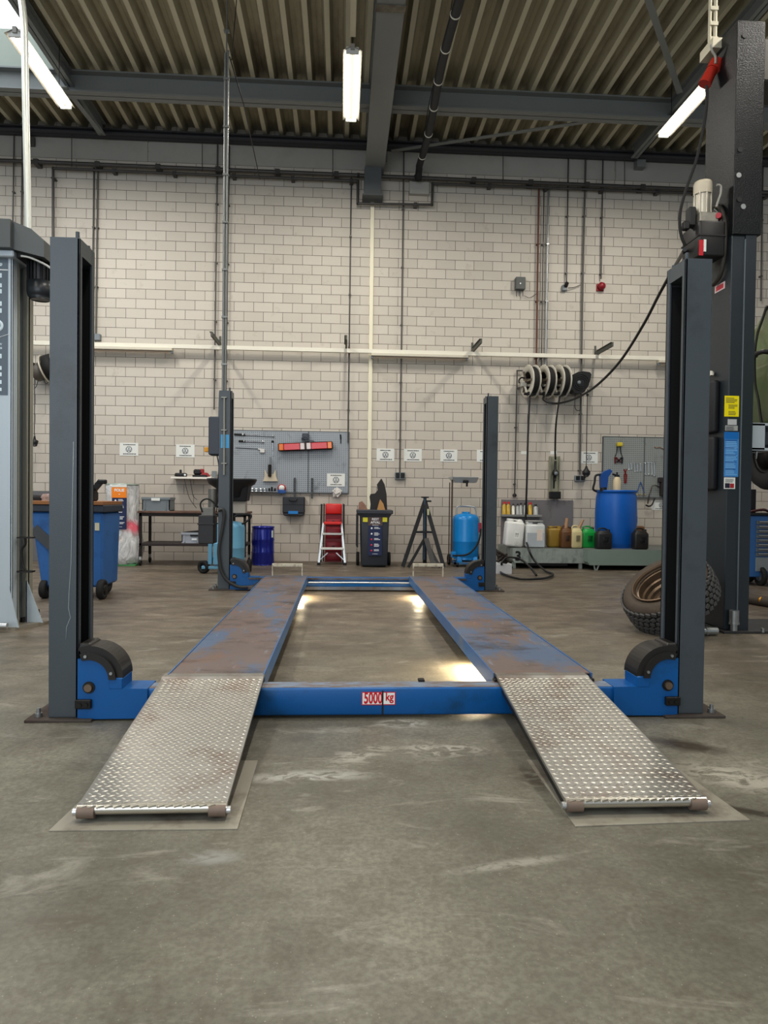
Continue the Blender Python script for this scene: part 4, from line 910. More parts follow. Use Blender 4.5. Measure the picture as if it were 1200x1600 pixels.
obj('tread_grooves', MB().lathe([(Rw-.012, -Ww*.37), (Rw+.001, -Ww*.2), (Rw+.005, 0), (Rw+.001, Ww*.2), (Rw-.012, Ww*.37)], Mw, 56), mat('groove_black', (14, 14, 15), .8), t)
mb = MB(); nseg = 44
for row, zz in enumerate((-.082, -.04, 0, .04, .082)):
    for k in range(nseg):
        a = 2*pi*(k+(row % 2)*.5)/nseg; rr_ = Rw+(.001 if abs(zz) < .05 else -.006)
        Mb = Mw @ Matrix.Rotation(a, 4, 'Z') @ Matrix.Translation((rr_, 0, zz)) @ Matrix.Rotation(.35*(1 if row % 2 else -1), 4, 'X')
        mb.box(-.004, .012, -.0195, .0195, -.0155, .0155, .003, Mb)
obj('tread', mb, mat('tread_rubber', (78, 77, 76), .65, 0, .15, 20), t)
rp = [(.232, Ww*.48), (.236, Ww*.55), (.226, Ww*.56), (.219, Ww*.50), (.217, Ww*.38), (.204, Ww*.35), (.200, Ww*.14), (.186, Ww*.11), (.182, -Ww*.02), (.162, -Ww*.06), (.156, -Ww*.16), (.12, -Ww*.18), (.112, -Ww*.08), (.09, -Ww*.08), (.085, -Ww*.2), (0, -Ww*.2)]
obj('rim', MB().lathe(rp, Mw, 64, smooth=False), mat('rim_dusty_brown', (112, 94, 76), .4, .6, .2, 8, dirt=(60, 50, 42), damt=.5), t)
mn = min((Mw @ V((r_*cos(a), r_*sin(a), z_))).z for r_, z_ in pr for a in [i*pi/30 for i in range(60)])
t.location.z += 0; TY = t
for ch in t.children: ch.location.z -= (mn-.006)
# ============================================================ silver column (left edge)
YS = at(20, 985, Z=0).y
sx1 = at(19, 700, Y=YS).x
sil = mat('silver_paint', (180, 190, 196), .4, .15, .04, 2); sil2 = mat('silver_inner', (150, 148, 136), .5, .2, .08, 3)
cx0 = sx1-.36
zc_ = at(10, 392, Y=YS).z
t = thing('silver_lift_column', 'pale silver lift column with grey lettered band at the left edge', 'lift column', (sx1-.18, YS, 0))
mb = MB().box(cx0, sx1, YS, YS+.02, .02, zc_, .006).box(sx1-.012, sx1, YS, YS+.08, .02, zc_).box(cx0, cx0+.012, YS, YS+.28, .02, zc_)
xin_ = at(38, 700, Y=YS+.1).x
mb.box(cx0, sx1-.0, YS+.26, YS+.28, .02, zc_)
obj('column_face', mb, sil, t)
xq0, xq1 = at(30, 700, Y=YS+.26).x, at(48, 700, Y=YS+.26).x
mb = MB().box(sx1-.002, at(29.5, 700, Y=YS+.1).x, YS+.09, YS+.11, .02, zc_).box(at(37, 700, Y=YS+.24).x, xq1, YS+.22, YS+.24, .02, zc_).box(xq1-.008, xq1, YS+.2, YS+.3, .02, zc_)
obj('inner_rail', mb, sil2, t)
obj('dark_slot', MB().box(sx1, at(38, 700, Y=YS+.24).x+.004, YS+.235, YS+.25, .02, zc_), mat('slot_dark', (58, 56, 52), .5), t)
# foot gussets and plate
mb = MB(); g0 = at(48, 900, Y=YS+.25)
mb.prism([(xq1-.01, .02), (xq1+.115, .02), (xq1-.01, .36)], 'xz', YS+.2, YS+.215)
mb.prism([(sx1-.02, .02), (sx1+.05, .02), (sx1-.02, .33)], 'xz', YS-.004, YS+.008)
obj('gusset', mb, sil, t)
mb = MB().prism([(cx0-.2, YS-.02), (sx1+.03, YS-.02), (xq1+.16, YS+.33), (xq1+.16, YS+.4), (cx0-.2, YS+.4)], 'xy', 0, .025)
obj('foot_plate', mb, mat('foot_plate_grey', (140, 134, 122), .55, .2, .15, 8, dirt=(96, 82, 66)), t)
for px, py in ((36, 972), (58, 959)):
    q = at(px, py, Z=.025); obj('anchor_bolt', MB().cyl((q.x, q.y, .025), (q.x, q.y, .06), .02, seg=6), dark_m, t)
obj('steel_pin', MB().cyl((cx0-.1, YS-.09, .055), (sx1+.01, YS-.09, .05), .022, seg=14), alu_m, t)
# catch on the rail
mb = MB(); q = at(34, 840, Y=YS+.08); q2 = at(34, 893, Y=YS+.08)
mb.box(q.x-.02, q.x+.09, YS+.04, YS+.1, q.z-.004, q.z+.006); mb.box(q2.x-.02, q2.x+.09, YS+.04, YS+.1, q2.z-.004, q2.z+.008)
mb.tube(smooth([(q.x+.03, YS+.07, q.z), (q.x+.03, YS+.07, q.z-.05), (q.x+.005, YS+.07, q.z-.09), (q.x+.01, YS+.07, q2.z+.06), (q.x+.04, YS+.07, q2.z)], 4), .009)
obj('locking_catch', mb, dark_m, t)
# lettered band
x0, x1, z0, z1 = R(-44, 402, 12.6, 617, YS)
bn = obj('lettered_band', MB().box(x0, x1, YS-.002, YS, z0, z1), mat('band_slate', (92, 104, 114), .45, 0, .03), t)
obj('band_border', MB().box(x0, x1, YS-.0035, YS-.002, at(5, 422.5, Y=YS).z, at(5, 421, Y=YS).z), wink_m, t)
xk = at(3, 500, Y=YS).x
mb = MB()
for a, b_, w in ((427, 434, .02), (443, 449, .02), (452, 458.5, .02), (471, 478, .02), (482, 489, .02), (553, 560, .02), (572, 578, .02), (582, 588, .02), (594, 600, .02), (606, 611, .02)):
    zt2, zb2 = at(2, a, Y=YS).z, at(2, b_, Y=YS).z; mb.box(xk-.15, xk, YS-.0035, YS-.002, zb2, zt2)
q = at(-4, 509, Y=YS); mb.lathe([(.022, 0), (.044, 0), (.044, .001), (.022, .001)], Matrix.Translation((q.x, YS-.0025, q.z)) @ Matrix.Rotation(pi/2, 4, 'X'), 24, close=True)
q = at(1.5, 413.5, Y=YS); mb.text('e', .05, Matrix.Translation((q.x-.006, YS-.003, q.z)) @ Matrix.Rotation(pi/2, 4, 'X') @ Matrix.Rotation(pi/2, 4, 'Z'), .001, .0004)
q = at(2, 540, Y=YS); mb.text('it\u2605' if False else 'it', .03, Matrix.Translation((q.x-.003, YS-.003, q.z+.01)) @ Matrix.Rotation(pi/2, 4, 'X') @ Matrix.Rotation(-pi/2, 4, 'Z'), .0004, .0004)
q = at(2, 544, Y=YS); star = [(q.x+(.011 if k % 2 == 0 else .0045)*sin(k*pi/5), q.z+(.011 if k % 2 == 0 else .0045)*cos(k*pi/5)) for k in range(10)]; mb.prism(star, 'xz', YS-.0035, YS-.002)
obj('lettering', mb, mat('letter_pale', (206, 220, 226), .5), t)
mb = MB().tube(smooth([at(-20, 531, Y=YS-.003), at(0, 526.5, Y=YS-.003), at(8, 524, Y=YS-.003), at(14, 522, Y=YS-.003)], 4), .0016, 5); obj('band_curve', mb, wink_m, t)
# head cover and motor
z0, z1 = at(20, 390, Y=YS-.05).z, at(10, 346, Y=YS-.05).z
xa = at(18, 370, Y=YS-.08).x; xb2 = at(83, 380, Y=YS+.1).x
mb = MB().prism([(cx0-.1, z0), (xa, z0), (xa, z1), (cx0-.1, z1+.01)], 'xz', YS-.1, YS+.35)
mb.prism([(xa, z0), (xb2, z0-.05), (xb2, z1-.13), (xb2-.09, z1-.05), (xa, z1)], 'xz', YS-.06, YS+.33)
obj('head_cover', mb, mat('head_cover_grey', (84, 88, 88), .4, .1, .05), t)
obj('head_flange', MB().box(cx0-.05, at(26, 395, Y=YS).x, YS-.05, YS+.3, z0-.05, z0-.0, .008), sil, t)
xm2 = at(63, 440, Y=YS+.12).x; rm_ = (at(83, 440, Y=YS+.12).x-at(43, 440, Y=YS+.12).x)/2
za, zb2, zc2 = at(63, 398, Y=YS+.12).z, at(63, 441, Y=YS+.12).z, at(63, 470, Y=YS+.12).z
mb = MB().cyl((xm2, YS+.12, zb2), (xm2, YS+.12, za), rm_*.85, seg=24)
for k in range(20):
    a = k*2*pi/20; mb.box(-.004, .012, -.004, .004, 0, za-zb2, 0, Matrix.Translation((xm2, YS+.12, zb2)) @ Matrix.Rotation(a, 4, 'Z') @ Matrix.Translation((rm_*.87, 0, 0)))
m_ = obj('lift_motor', mb, mat('motor_black', (30, 31, 33), .4, .2), t)
obj('fan_cover', MB().lathe([(0, 0), (rm_*.7, .004), (rm_*.93, .03), (rm_, .06), (rm_, zb2-zc2), (0, zb2-zc2)], Matrix.Translation((xm2, YS+.12, zc2)), 28), mat('fan_cover_black', (34, 38, 42), .35), m_)
obj('motor_mount', MB().box(at(24, 395, Y=YS).x, xb2-.01, YS+.0, YS+.26, za-.005, z0-.04, .005), black_m, t)
mb = MB().tube(smooth([at(a, b_, Y=YS-.03) for a, b_ in ((33, 400), (45, 402), (60, 408), (75, 416), (84, 424))], 5), .008); obj('motor_cable', mb, mat('cable_white_grey', (190, 190, 184), .4), t)
# pole
mb = MB(); Yp = YS+.3
mb.tube(smooth([at(a, b_, Y=Yp) for a, b_ in ((44.5, 372), (44, 340), (42, 250), (40, 150), (38.5, 60), (36, 20), (32, -10))]+[at(26, -60, Y=Yp)], 6), .026, 12)
solo('standpipe', mb, mat('bright_pipe', (206, 208, 200), .35, .5, .04), 'bright pale pipe rising from the silver column to the roof at the left', 'pipe')
# grey hose reel and cable end on the wall between silver column and left post
Y_ = YW-.2
q = at(61, 581, Y=Y_); t = thing('cable_reel', 'taupe enclosed cable reel on the wall behind the left post', 'reel', (q.x, Y_, q.z))
obj('reel_case', MB().lathe([(0, -.09), (.10, -.085), (.135, -.05), (.135, .05), (.10, .085), (0, .09)], TR(q, 0, 0, 0) @ Matrix.Rotation(radians(70), 4, 'Y')), mat('reel_taupe', (98, 92, 84), .5, 0, .1), t)
obj('reel_guide', MB().box(q.x-.11, q.x-.03, Y_-.12, Y_+.02, q.z+.02, q.z+.12, .01), dark_m, t)
obj('reel_bracket', MB().box(q.x-.02, q.x+.06, Y_, YW, q.z-.05, q.z+.05), dark_m, t)
mb = MB().tube(smooth([at(a, b_, Y=Y_) for a, b_ in ((54, 590), (54, 640), (53.5, 684))], 4), .006).tube(smooth([at(a, b_, Y=Y_) for a, b_ in ((60, 592), (57, 603), (54, 607))], 4), .005).tube(smooth([at(a, b_, Y=Y_) for a, b_ in ((68, 592), (72, 600), (77, 594))], 4), .005); obj('reel_cable', mb, rubber_m, t)
q = at(54, 691, Y=Y_); obj('cable_end', MB().lathe([(0, -.07), (.03, -.06), (.045, -.02), (.055, .02), (.02, .04), (.012, .09), (0, .09)], Matrix.Translation(q)), black_m, t)
q = at(80, 574, Y=Y_); t = thing('hose_reel', 'open hose reel with pale rim, mostly hidden behind the left post', 'reel', (q.x, Y_, q.z))
Mr = TR(q) @ Matrix.Rotation(radians(72), 4, 'Y')
obj('rim', MB().lathe([(.19, -.09), (.215, -.1), (.215, -.085), (.19, -.075)], Mr, 36, close=True).lathe([(.19, .09), (.215, .1), (.215, .085), (.19, .075)], Mr, 36, close=True), mat('reel_rim_pale', (190, 184, 170), .4, .2), t)
obj('hose_coil', MB().lathe([(.06, -.07), (.195, -.07), (.2, 0), (.195, .07), (.06, .07)], Mr, 36, close=True), rubber_m, t)
obj('reel_bracket', MB().box(q.x-.03, q.x+.03, Y_, YW, q.z-.06, q.z+.06), dark_m, t)
# ============================================================ along the back wall
def depth(px, py): return at(px, py, Z=0).y
# ---- blue container with wooden lid (left)
Yd = depth(100, 936)
x0, x1, z0, z1 = R(47, 800, 160, 920, Yd)
t = thing('waste_container', 'large blue wheeled container with a wooden board on top behind the left post', 'container', base(x0, x1, Yd, 0))
bm_ = mat('container_blue', (52, 106, 168), .45, 0, .1, 3, dirt=(40, 84, 138), damt=.4)
z0 = .11
obj('tub', MB().frus((x0+.09, x1-.01, Yd+.03, Yd+.5, z0), (x0, x1, Yd, Yd+.55, z1), .02), bm_, t)
obj('rim', MB().box(x0-.02, x1+.02, Yd-.02, Yd+.57, z1, z1+.07, .008), mat('container_rim', (52, 60, 72), .5), t)
obj('wooden_board', MB().box(x0-.03, x1+.01, Yd-.03, Yd+.58, z1+.07, z1+.105, .003), mat('old_plywood', (150, 104, 66), .7, 0, .15, 8, stretch=(1, 6, 1)), t)
for px in (150,):
    q = at(px, 918, Y=Yd-.02); w = obj('wheel', wheelmb(q.x+.05, Yd+.0, .095, .06, .095), rubber_m, t); obj('hub', MB().lathe([(0, -.035), (.04, -.033), (.045, -.02), (.045, .035), (0, .035)], Matrix.Translation((q.x+.05, Yd+.0, .095)) @ Matrix.Rotation(pi/2, 4, 'Y'), 20), dark_m, w)
obj('wheel', wheelmb(x0+.12, Yd+.05, .09, .06, .09), rubber_m, t); obj('wheel', wheelmb(x0+.12, Yd+.45, .09, .06, .09), rubber_m, t); obj('wheel', wheelmb(x1-.12, Yd+.5, .095, .06, .095), rubber_m, t)
A_, B_ = at(52, 826, Y=Yd-.004), at(80, 852, Y=Yd-.004)
mb = MB(); d = (B_-A_).normalized(); nrm = V((-d.z, 0, d.x)); 
mb.prism([((A_+nrm*k*.05+d*s_).x, (A_+nrm*k*.05+d*s_).z) for k, s_ in ((-1, 0), (-1, .3), (1, .3), (1, 0))], 'xz', Yd-.006, Yd+.06)
obj('grey_tape', mb, mat('duct_tape', (72, 76, 80), .6), t)
x_, x__, z_, z__ = R(155, 817, 160, 829, Yd-.001); obj('paper_label', MB().box(x_-.04, x__-.03, Yd-.004, Yd+.03, z_, z__), mat('label_cream', (206, 200, 170), .7), t)
zt3 = z1+.105
mb = MB(); q = at(64, 783, Y=Yd+.2)
mb.lathe([(0, 0), (.09, .0), (.11, .02), (.07, .05), (0, .055)], TR((q.x-.06, Yd+.2, zt3)) @ Matrix.Diagonal((1.2, .8, 1, 1)))
solo('dark_rag', mb, mat('rag_dark', (40, 36, 38), .9, 0, .2, 30), 'dark bundled rag on the left end of the wooden board', 'rag')
mb = MB(); mb.lathe([(0, 0), (.10, 0), (.11, .03), (.08, .065), (0, .07)], TR((q.x+.12, Yd+.2, zt3)) @ Matrix.Diagonal((1.2, .8, 1, 1)))
solo('checked_rag', mb, mat('rag_checked', (150, 128, 120), .9, 0, .6, 40), 'pale patterned rag on the wooden board beside the dark one', 'rag')
q = at(150, 787, Y=Yd+.2)
t = thing('bench_vice', 'black vice with bright jaw on the wooden board, right of the left post', 'vice', (q.x, Yd+.2, zt3))
obj('vice_body', MB().box(q.x-.2, q.x-.0, Yd+.1, Yd+.28, zt3, zt3+.1, .015).box(q.x-.1, q.x+.0, Yd+.13, Yd+.25, zt3+.08, zt3+.13, .01).bar((q.x-.03, Yd+.2, zt3+.1), (q.x+.05, Yd+.2, zt3+.2), .05).box(q.x+.02, q.x+.10, Yd+.17, Yd+.23, zt3+.17, zt3+.215, .01), black_m, t)
obj('vice_jaw', MB().box(q.x-.2, q.x-.04, Yd+.12, Yd+.26, zt3+.12, zt3+.21, .012), chrome_m, t)
solo('metal_sheet', MB().box(at(46, 780, Y=YW-.3).x, at(85, 780, Y=YW-.3).x, YW-.32, YW-.3, 0, at(60, 767, Y=YW-.3).z, .003), mat('slate_panel', (110, 108, 110), .6), 'flat slate grey panel standing behind the blue container', 'panel')
# ---- transparent foil bag with its stand
Yg = depth(190, 886)+.3
x0, x1, z0, z1 = R(161, 757, 220, 886, Yg); z0 = 0
t = thing('foil_waste_bag', 'transparent bag full of plastic foil with an orange and navy sign', 'bag', base(x0, x1, Yg, 0))
rw = (x1-x0)/2; xcg = (x0+x1)/2
def blob(prof_, cx, cy, rx, ry, seed, amp, n=40):
    random.seed(seed); mb = MB(); rs = []
    ph = [random.uniform(0, 6.28) for _ in range(8)]
    for (r, z) in prof_:
        ring_ = []
        for i in range(n):
            a = 2*pi*i/n; k = 1+amp*(.5*sin(3*a+ph[0]+z*5)+.35*sin(7*a+ph[1]-z*9)+.3*sin(13*a+ph[2]+z*17)+.25*random.uniform(-1, 1))
            ring_.append(mb.bm.verts.new((cx+rx*r*k*cos(a), cy+ry*r*k*sin(a), z+amp*.06*sin(5*a+ph[3]+z*20))))
        rs.append(ring_)
    for A, B in zip(rs, rs[1:]):
        for i in range(n):
            f = mb.bm.faces.new((A[i], A[(i+1) % n], B[(i+1) % n], B[i])); f.smooth = True
    mb.bm.faces.new(list(reversed(rs[0]))); mb.bm.faces.new(rs[-1])
    return mb
foil = bpy.data.materials.new('clear_foil'); foil.use_nodes = True
nt = foil.node_tree; N = nt.nodes; L = nt.links; b0 = N['Principled BSDF']; b0.inputs['Base Color'].default_value = lin((226, 226, 226)); b0.inputs['Roughness'].default_value = .18; b0.inputs['Specular IOR Level'].default_value = .8
tc = N.new('ShaderNodeTexCoord'); mp_ = N.new('ShaderNodeMapping'); mp_.inputs['Scale'].default_value = (1, 1, .5); L.new(tc.outputs['Object'], mp_.inputs[0])
nz = N.new('ShaderNodeTexNoise'); nz.inputs['Scale'].default_value = 7; nz.inputs['Detail'].default_value = 7; nz.inputs['Distortion'].default_value = 2; L.new(mp_.outputs[0], nz.inputs['Vector'])
r_ = N.new('ShaderNodeMapRange'); r_.inputs[1].default_value = .4; r_.inputs[2].default_value = .62; r_.inputs[3].default_value = .34; r_.inputs[4].default_value = .92; L.new(nz.outputs['Fac'], r_.inputs[0]); L.new(r_.outputs[0], b0.inputs['Alpha'])
def foil_patch(prev, cx, cz, rx, rz, col, amt):
    m1 = N.new('ShaderNodeMapping'); m1.vector_type = 'TEXTURE'; m1.inputs['Location'].default_value = (cx, 0, cz); m1.inputs['Scale'].default_value = (rx, 50, rz); m1.inputs['Rotation'].default_value = (0, .35, 0)
    L.new(tc.outputs['Object'], m1.inputs[0]); ln = N.new('ShaderNodeVectorMath'); ln.operation = 'LENGTH'; L.new(m1.outputs[0], ln.inputs[0])
    ad = N.new('ShaderNodeMath'); ad.operation = 'MULTIPLY_ADD'; L.new(nz.outputs['Fac'], ad.inputs[0]); ad.inputs[1].default_value = 1.4; L.new(ln.outputs['Value'], ad.inputs[2])
    rr = N.new('ShaderNodeMapRange'); rr.inputs[1].default_value = 1.75; rr.inputs[2].default_value = 1.0; rr.inputs[4].default_value = amt; L.new(ad.outputs[0], rr.inputs[0])
    x = N.new('ShaderNodeMix'); x.data_type = 'RGBA'; L.new(rr.outputs[0], x.inputs[0]); L.new(prev, x.inputs[6]); x.inputs[7].default_value = lin(col); return x.outputs[2], rr.outputs[0]
base_ = N.new('ShaderNodeRGB'); base_.outputs[0].default_value = lin((228, 228, 228))
o1, f1_ = foil_patch(base_.outputs[0], .17, .56, .26, .11, (236, 84, 110), .9); o2, f2_ = foil_patch(o1, -.08, .42, .2, .06, (222, 176, 138), .8)
L.new(o2, b0.inputs['Base Color'])
mxa = N.new('ShaderNodeMath'); mxa.operation = 'MAXIMUM'; L.new(r_.outputs[0], mxa.inputs[0]); L.new(f1_, mxa.inputs[1]); L.new(mxa.outputs[0], b0.inputs['Alpha'])
bp_ = N.new('ShaderNodeBump'); bp_.inputs['Strength'].default_value = .8; bp_.inputs['Distance'].default_value = .04; L.new(nz.outputs['Fac'], bp_.inputs['Height']); L.new(bp_.outputs[0], b0.inputs['Normal'])
pf = [(.8, .005), (1.0, .04), (1.1, .12), (1.14, .25), (1.12, .38), (1.06, .5), (.98, .62), (.93, .8), (.9, .95), (.88, z1-.02), (.88, z1)]
obj('bag_skin', blob(pf, xcg+.0, Yg, rw*.98, .2, 3, .06), foil, t)
fm = mat('crumpled_foil', (214, 214, 210), .25, 0, .25, 9, 1.0, 14, dirt=(236, 236, 236), damt=.6, dscale=12)
obj('foil_filling', blob([(.75, .02), (1.0, .06), (1.08, .14), (1.08, .26), (1.02, .38), (.8, .47), (.4, .52)], xcg-.0, Yg, rw*.93, .18, 5, .09), fm, t)
mb = MB(); ringp = [(xcg+rw*.86*cos(a), Yg+.17*sin(a), z1) for a in [i*2*pi/28 for i in range(28)]]; mb.tube(ringp, .012, 8, closed=True)
mb.cyl((xcg-.1, Yg+.18, 0), (xcg-.1, Yg+.18, z1), .012).cyl((xcg+.15, Yg+.18, 0), (xcg+.15, Yg+.18, z1), .012)
obj('stand_ring', mb, mat('stand_pale_green', (172, 184, 172), .4, .3), t)
obj('green_base', MB().box(xcg-.24, xcg+.24, Yg-.18, Yg+.2, 0.0, .02, .004), mat('base_green', (70, 140, 84), .5), t)
ys = Yg-.235
sx0, sx1_, sz0, sz1 = R(175, 760, 198, 827, ys)
sg = obj('sign_sheet', MB().box(sx0, sx1_, ys-.003, ys, sz0, sz1), navy_m, t)
zo = sz0+(sz1-sz0)*.735
obj('orange_header', MB().box(sx0-.006, sx1_, ys-.005, ys-.003, zo, sz1-.012), mat('sign_orange', (240, 140, 30), .5, 0, 0), sg)
obj('white_strip', MB().box(sx0-.006, sx1_, ys-.005, ys+.002, sz1-.010, sz1+.025), paper_m, sg)
mb = MB().text('FOLIE', .055, face_cam((sx0+sx1_)/2, ys-.0055, zo+.105), .002, .0003); mb.box((sx0+sx1_)/2-.008, (sx0+sx1_)/2+.008, ys-.006, ys-.005, zo+.045, zo+.055); obj('header_lettering', mb, wink_m, sg)
def pict(parent, x0, x1, z0, z1, y, rows, cols, seed):
    random.seed(seed); w = x1-x0; h = (z1-z0)/rows; mb = MB(); mr = MB()
    for k in range(rows):
        z = z1-(k+.5)*h; tgt = mr if cols[k] else mb
        tgt.lathe([(0, 0), (w*.07, 0), (w*.07, .001), (0, .001)], face_cam(x0+w*.24, y-.001, z), 10)
        for j in range(2+k % 2): mb.box(x0+w*.42, x0+w*random.uniform(.7, .86), y-.002, y-.001, z+h*.14-j*h*.2, z+h*.24-j*h*.2)
    mb.box(x0+w*.3, x0+w*.7, y-.002, y-.001, z0-h*.1, z0-h*.04)
    nf = len(mb.bm.faces); mb.join(mr.bm); mb.bm.faces.ensure_lookup_table()
    for f in mb.bm.faces[nf:]: f.material_index = 1
    obj('pictogram_rows', mb, [wink_m, mat('pictogram_red', (220, 50, 80), .5)], parent)
pict(sg, sx0, sx1_, sz0+.04, zo, ys-.003, 5, (0, 0, 0, 0, 1), 3)
# ---- black work bench
Yb1 = depth(222, 884); Yb2 = depth(240, 877)-.05
x0, x1, _, z1 = R(217, 799, 384, 884, Yb1)
t = thing('steel_workbench', 'black steel bench on castors with a lower shelf against the wall', 'workbench', base(x0, x1, Yb1, 0))
bk = mat('bench_black', (40, 34, 32), .5, .3, .15)
obj('bench_top', MB().box(x0-.02, x1+.02, Yb1-.02, Yb1+.55, z1-.03, z1, .004), mat('bench_top_brown', (112, 84, 70), .55, 0, .2, 6, dirt=(60, 44, 38), damt=.4), t)
obj('top_frame', MB().box(x0, x1, Yb1, Yb1+.03, z1-.075, z1-.03).box(x0, x1, Yb1+.5, Yb1+.53, z1-.075, z1-.03), bk, t)
zsf = at(280, 849, Y=Yb1).z
obj('lower_shelf', MB().box(x0, x1, Yb1, Yb1+.53, zsf-.04, zsf, .003), mat('shelf_dark', (58, 50, 48), .5, .2), t)
for xx in (x0, x1-.035):
    for yy in (Yb1, Yb1+.5):
        l_ = obj('leg', MB().box(xx, xx+.035, yy, yy+.035, .13, z1-.03), bk, t)
        obj('castor', MB().box(xx+.0, xx+.035, yy, yy+.035, .07, .13, .003), alu_m, l_); obj('castor_wheel', wheelmb(xx+.018, yy+.018, .045, .026, .045), dark_m, l_)
BZ = z1
def crate(px0, py0, px1, py1, Y, zbase, label, m, d=.3):
    x0, x1, _, z1 = R(px0, py0, px1, py1, Y); z0 = zbase
    t = thing('plastic_crate', label, 'crate', base(x0, x1, Y, z0))
    mb = MB(); w_ = .012
    mb.box(x0, x1, Y, Y+w_, z0, z1-.01).box(x0, x1, Y+d-w_, Y+d, z0, z1-.01).box(x0, x0+w_, Y, Y+d, z0, z1-.01).box(x1-w_, x1, Y, Y+d, z0, z1-.01).box(x0, x1, Y, Y+d, z0, z0+.01)
    obj('crate_body', mb, m, t)
    mb = MB().box(x0-.01, x1+.01, Y-.012, Y+.0, z1-.035, z1, .003).box(x0-.01, x1+.01, Y+d, Y+d+.012, z1-.035, z1).box(x0-.01, x0, Y, Y+d, z1-.035, z1).box(x1, x1+.01, Y, Y+d, z1-.035, z1)
    mb.box(x0+.04, x0+.05, Y-.008, Y, z0, z1-.03).box(x1-.05, x1-.04, Y-.008, Y, z0, z1-.03).box(x0, x1, Y-.008, Y, z0, z0+.015)
    obj('crate_rim', mb, m, t)
    return t, (x0, x1, z0, z1)
t, (cx0_, cx1_, cz0, cz1) = crate(222, 777, 265, 795, Yb1+.08, BZ, 'grey plastic crate with a white label on the left end of the bench', mat('crate_grey', (122, 130, 134), .5, 0, .08))
obj('white_label', MB().box((cx0_+cx1_)/2-.06, (cx0_+cx1_)/2+.06, Yb1+.062, Yb1+.067, cz1-.05, cz1-.01), paper_m, t)
t, (cx0_, cx1_, cz0, cz1) = crate(284, 832, 313, 849, Yb1+.08, zsf, 'pale grey crate with a black handle slot on the lower bench shelf', mat('crate_pale', (170, 174, 182), .5, 0, .05))
obj('handle_slot', MB().box(cx1_-.14, cx1_-.03, Yb1+.062, Yb1+.067, cz1-.055, cz1-.03), black_m, t); obj('white_label', MB().box(cx1_-.12, cx1_-.05, Yb1+.07, Yb1+.073, cz0+.04, cz0+.07), wink_m, t)
obj('crate_lid', MB().prism([(cx0_, cz1), (cx1_, cz1), (cx1_, cz1+.03), (cx0_+.1, cz1+.012)], 'xz', Yb1+.08, Yb1+.36), black_m, t)
# ---- small white shelf with tools
x0, x1, z0, z1 = R(266, 745, 322, 752, YW-.3)
x1 = at(330, 750, Y=YW-.3).x
solo('wall_shelf', MB().box(x0, x1, YW-.28, YW+.002, z1-.03, z1, .002), mat('shelf_white', (232, 228, 218), .5, 0, .02), 'small white shelf on the wall above the bench', 'shelf')
q = at(290, 744, Y=YW-.18); t = thing('cordless_tool', 'black cordless tool with a white dot on the white shelf', 'power tool', (q.x, YW-.18, z1))
obj('tool_body', MB().box(q.x-.16, q.x+.02, YW-.22, YW-.14, z1, z1+.06, .02, seg=2).box(q.x-.09, q.x-.06, YW-.2, YW-.16, z1+.05, z1+.11, .006), black_m, t)
obj('white_dot', MB().lathe([(0, 0), (.016, 0), (.016, .004), (0, .004)], face_cam(q.x, YW-.222, z1+.03), 14), wink_m, t)
q = at(312, 742, Y=YW-.18); t = thing('cordless_grinder', 'red and black cordless tool lying at the right end of the white shelf', 'power tool', (q.x, YW-.18, z1))
redt = mat('tool_red', (150, 34, 40), .45, 0, .1)
obj('tool_body', MB().box(q.x-.1, q.x+.12, YW-.24, YW-.14, z1, z1+.035, .01).box(q.x-.09, q.x+.03, YW-.22, YW-.16, z1+.035, z1+.12, .02), black_m, t)
obj('red_housing', MB().frus((q.x+.02, q.x+.16, YW-.23, YW-.15, z1+.012), (q.x+.04, q.x+.12, YW-.22, YW-.16, z1+.07), .008).box(q.x+.01, q.x+.07, YW-.21, YW-.17, z1+.06, z1+.125, .01), redt, t)
for k, pts in enumerate((((288, 748), (292, 765), (297, 780), (307, 794)), ((298, 748), (301, 765), (303, 775), (309, 781)))):
    solo('charger_lead', MB().tube(smooth([V((at(a, b_, Y=YW-.29+.05*k).x, YW-.295, at(a, b_, Y=YW-.29).z)) for a, b_ in pts], 5), .004, 6), dark_m, ('thin dark lead hanging from the black tool down to the bench', 'thin dark lead hanging from the red tool with a loose end')[k], 'cable')
# ---- black drain tub on top of the bench drum, waste oil drainer behind the rear left post
def oil_drainer(px0, px1, py0, py1, Y, label, colr, pole_px, tray):
    x0, x1, z0, z1 = R(px0, py0, px1, py1, Y); r = (x1-x0)/2; xm = (x0+x1)/2; z0 = .09; H_ = z1-z0
    t = thing('waste_oil_drainer', label, 'oil drainer', (xm, Y+r, 0))
    pr = [(0, z0), (r*.85, z0+.01), (r*.98, z0+.06), (r, z0+.12), (r*1.0, z0+H_*.38), (r*1.012, z0+H_*.39), (r, z0+H_*.4), (r, z0+H_*.82), (r*.96, z0+H_*.88), (r*.8, z0+H_*.935), (r*.4, z0+H_*.96), (.06, z0+H_*.97), (.06, z1), (0, z1)]
    obj('oil_tank', MB().lathe(pr, Matrix.Translation((xm, Y+r, 0)), 36), mat(*colr), t)
    return t, xm, r, z0, z1
Yw2 = depth(730, 886)
t, xm, r, z0, z1 = oil_drainer(710, 752, 800, 886, Yw2, 'bright blue waste oil drainer with grey tray, left of the rear right post', ('drainer_blue', (20, 130, 196), .3, 0, .05), 0, 0)
Ym = Yw2+r
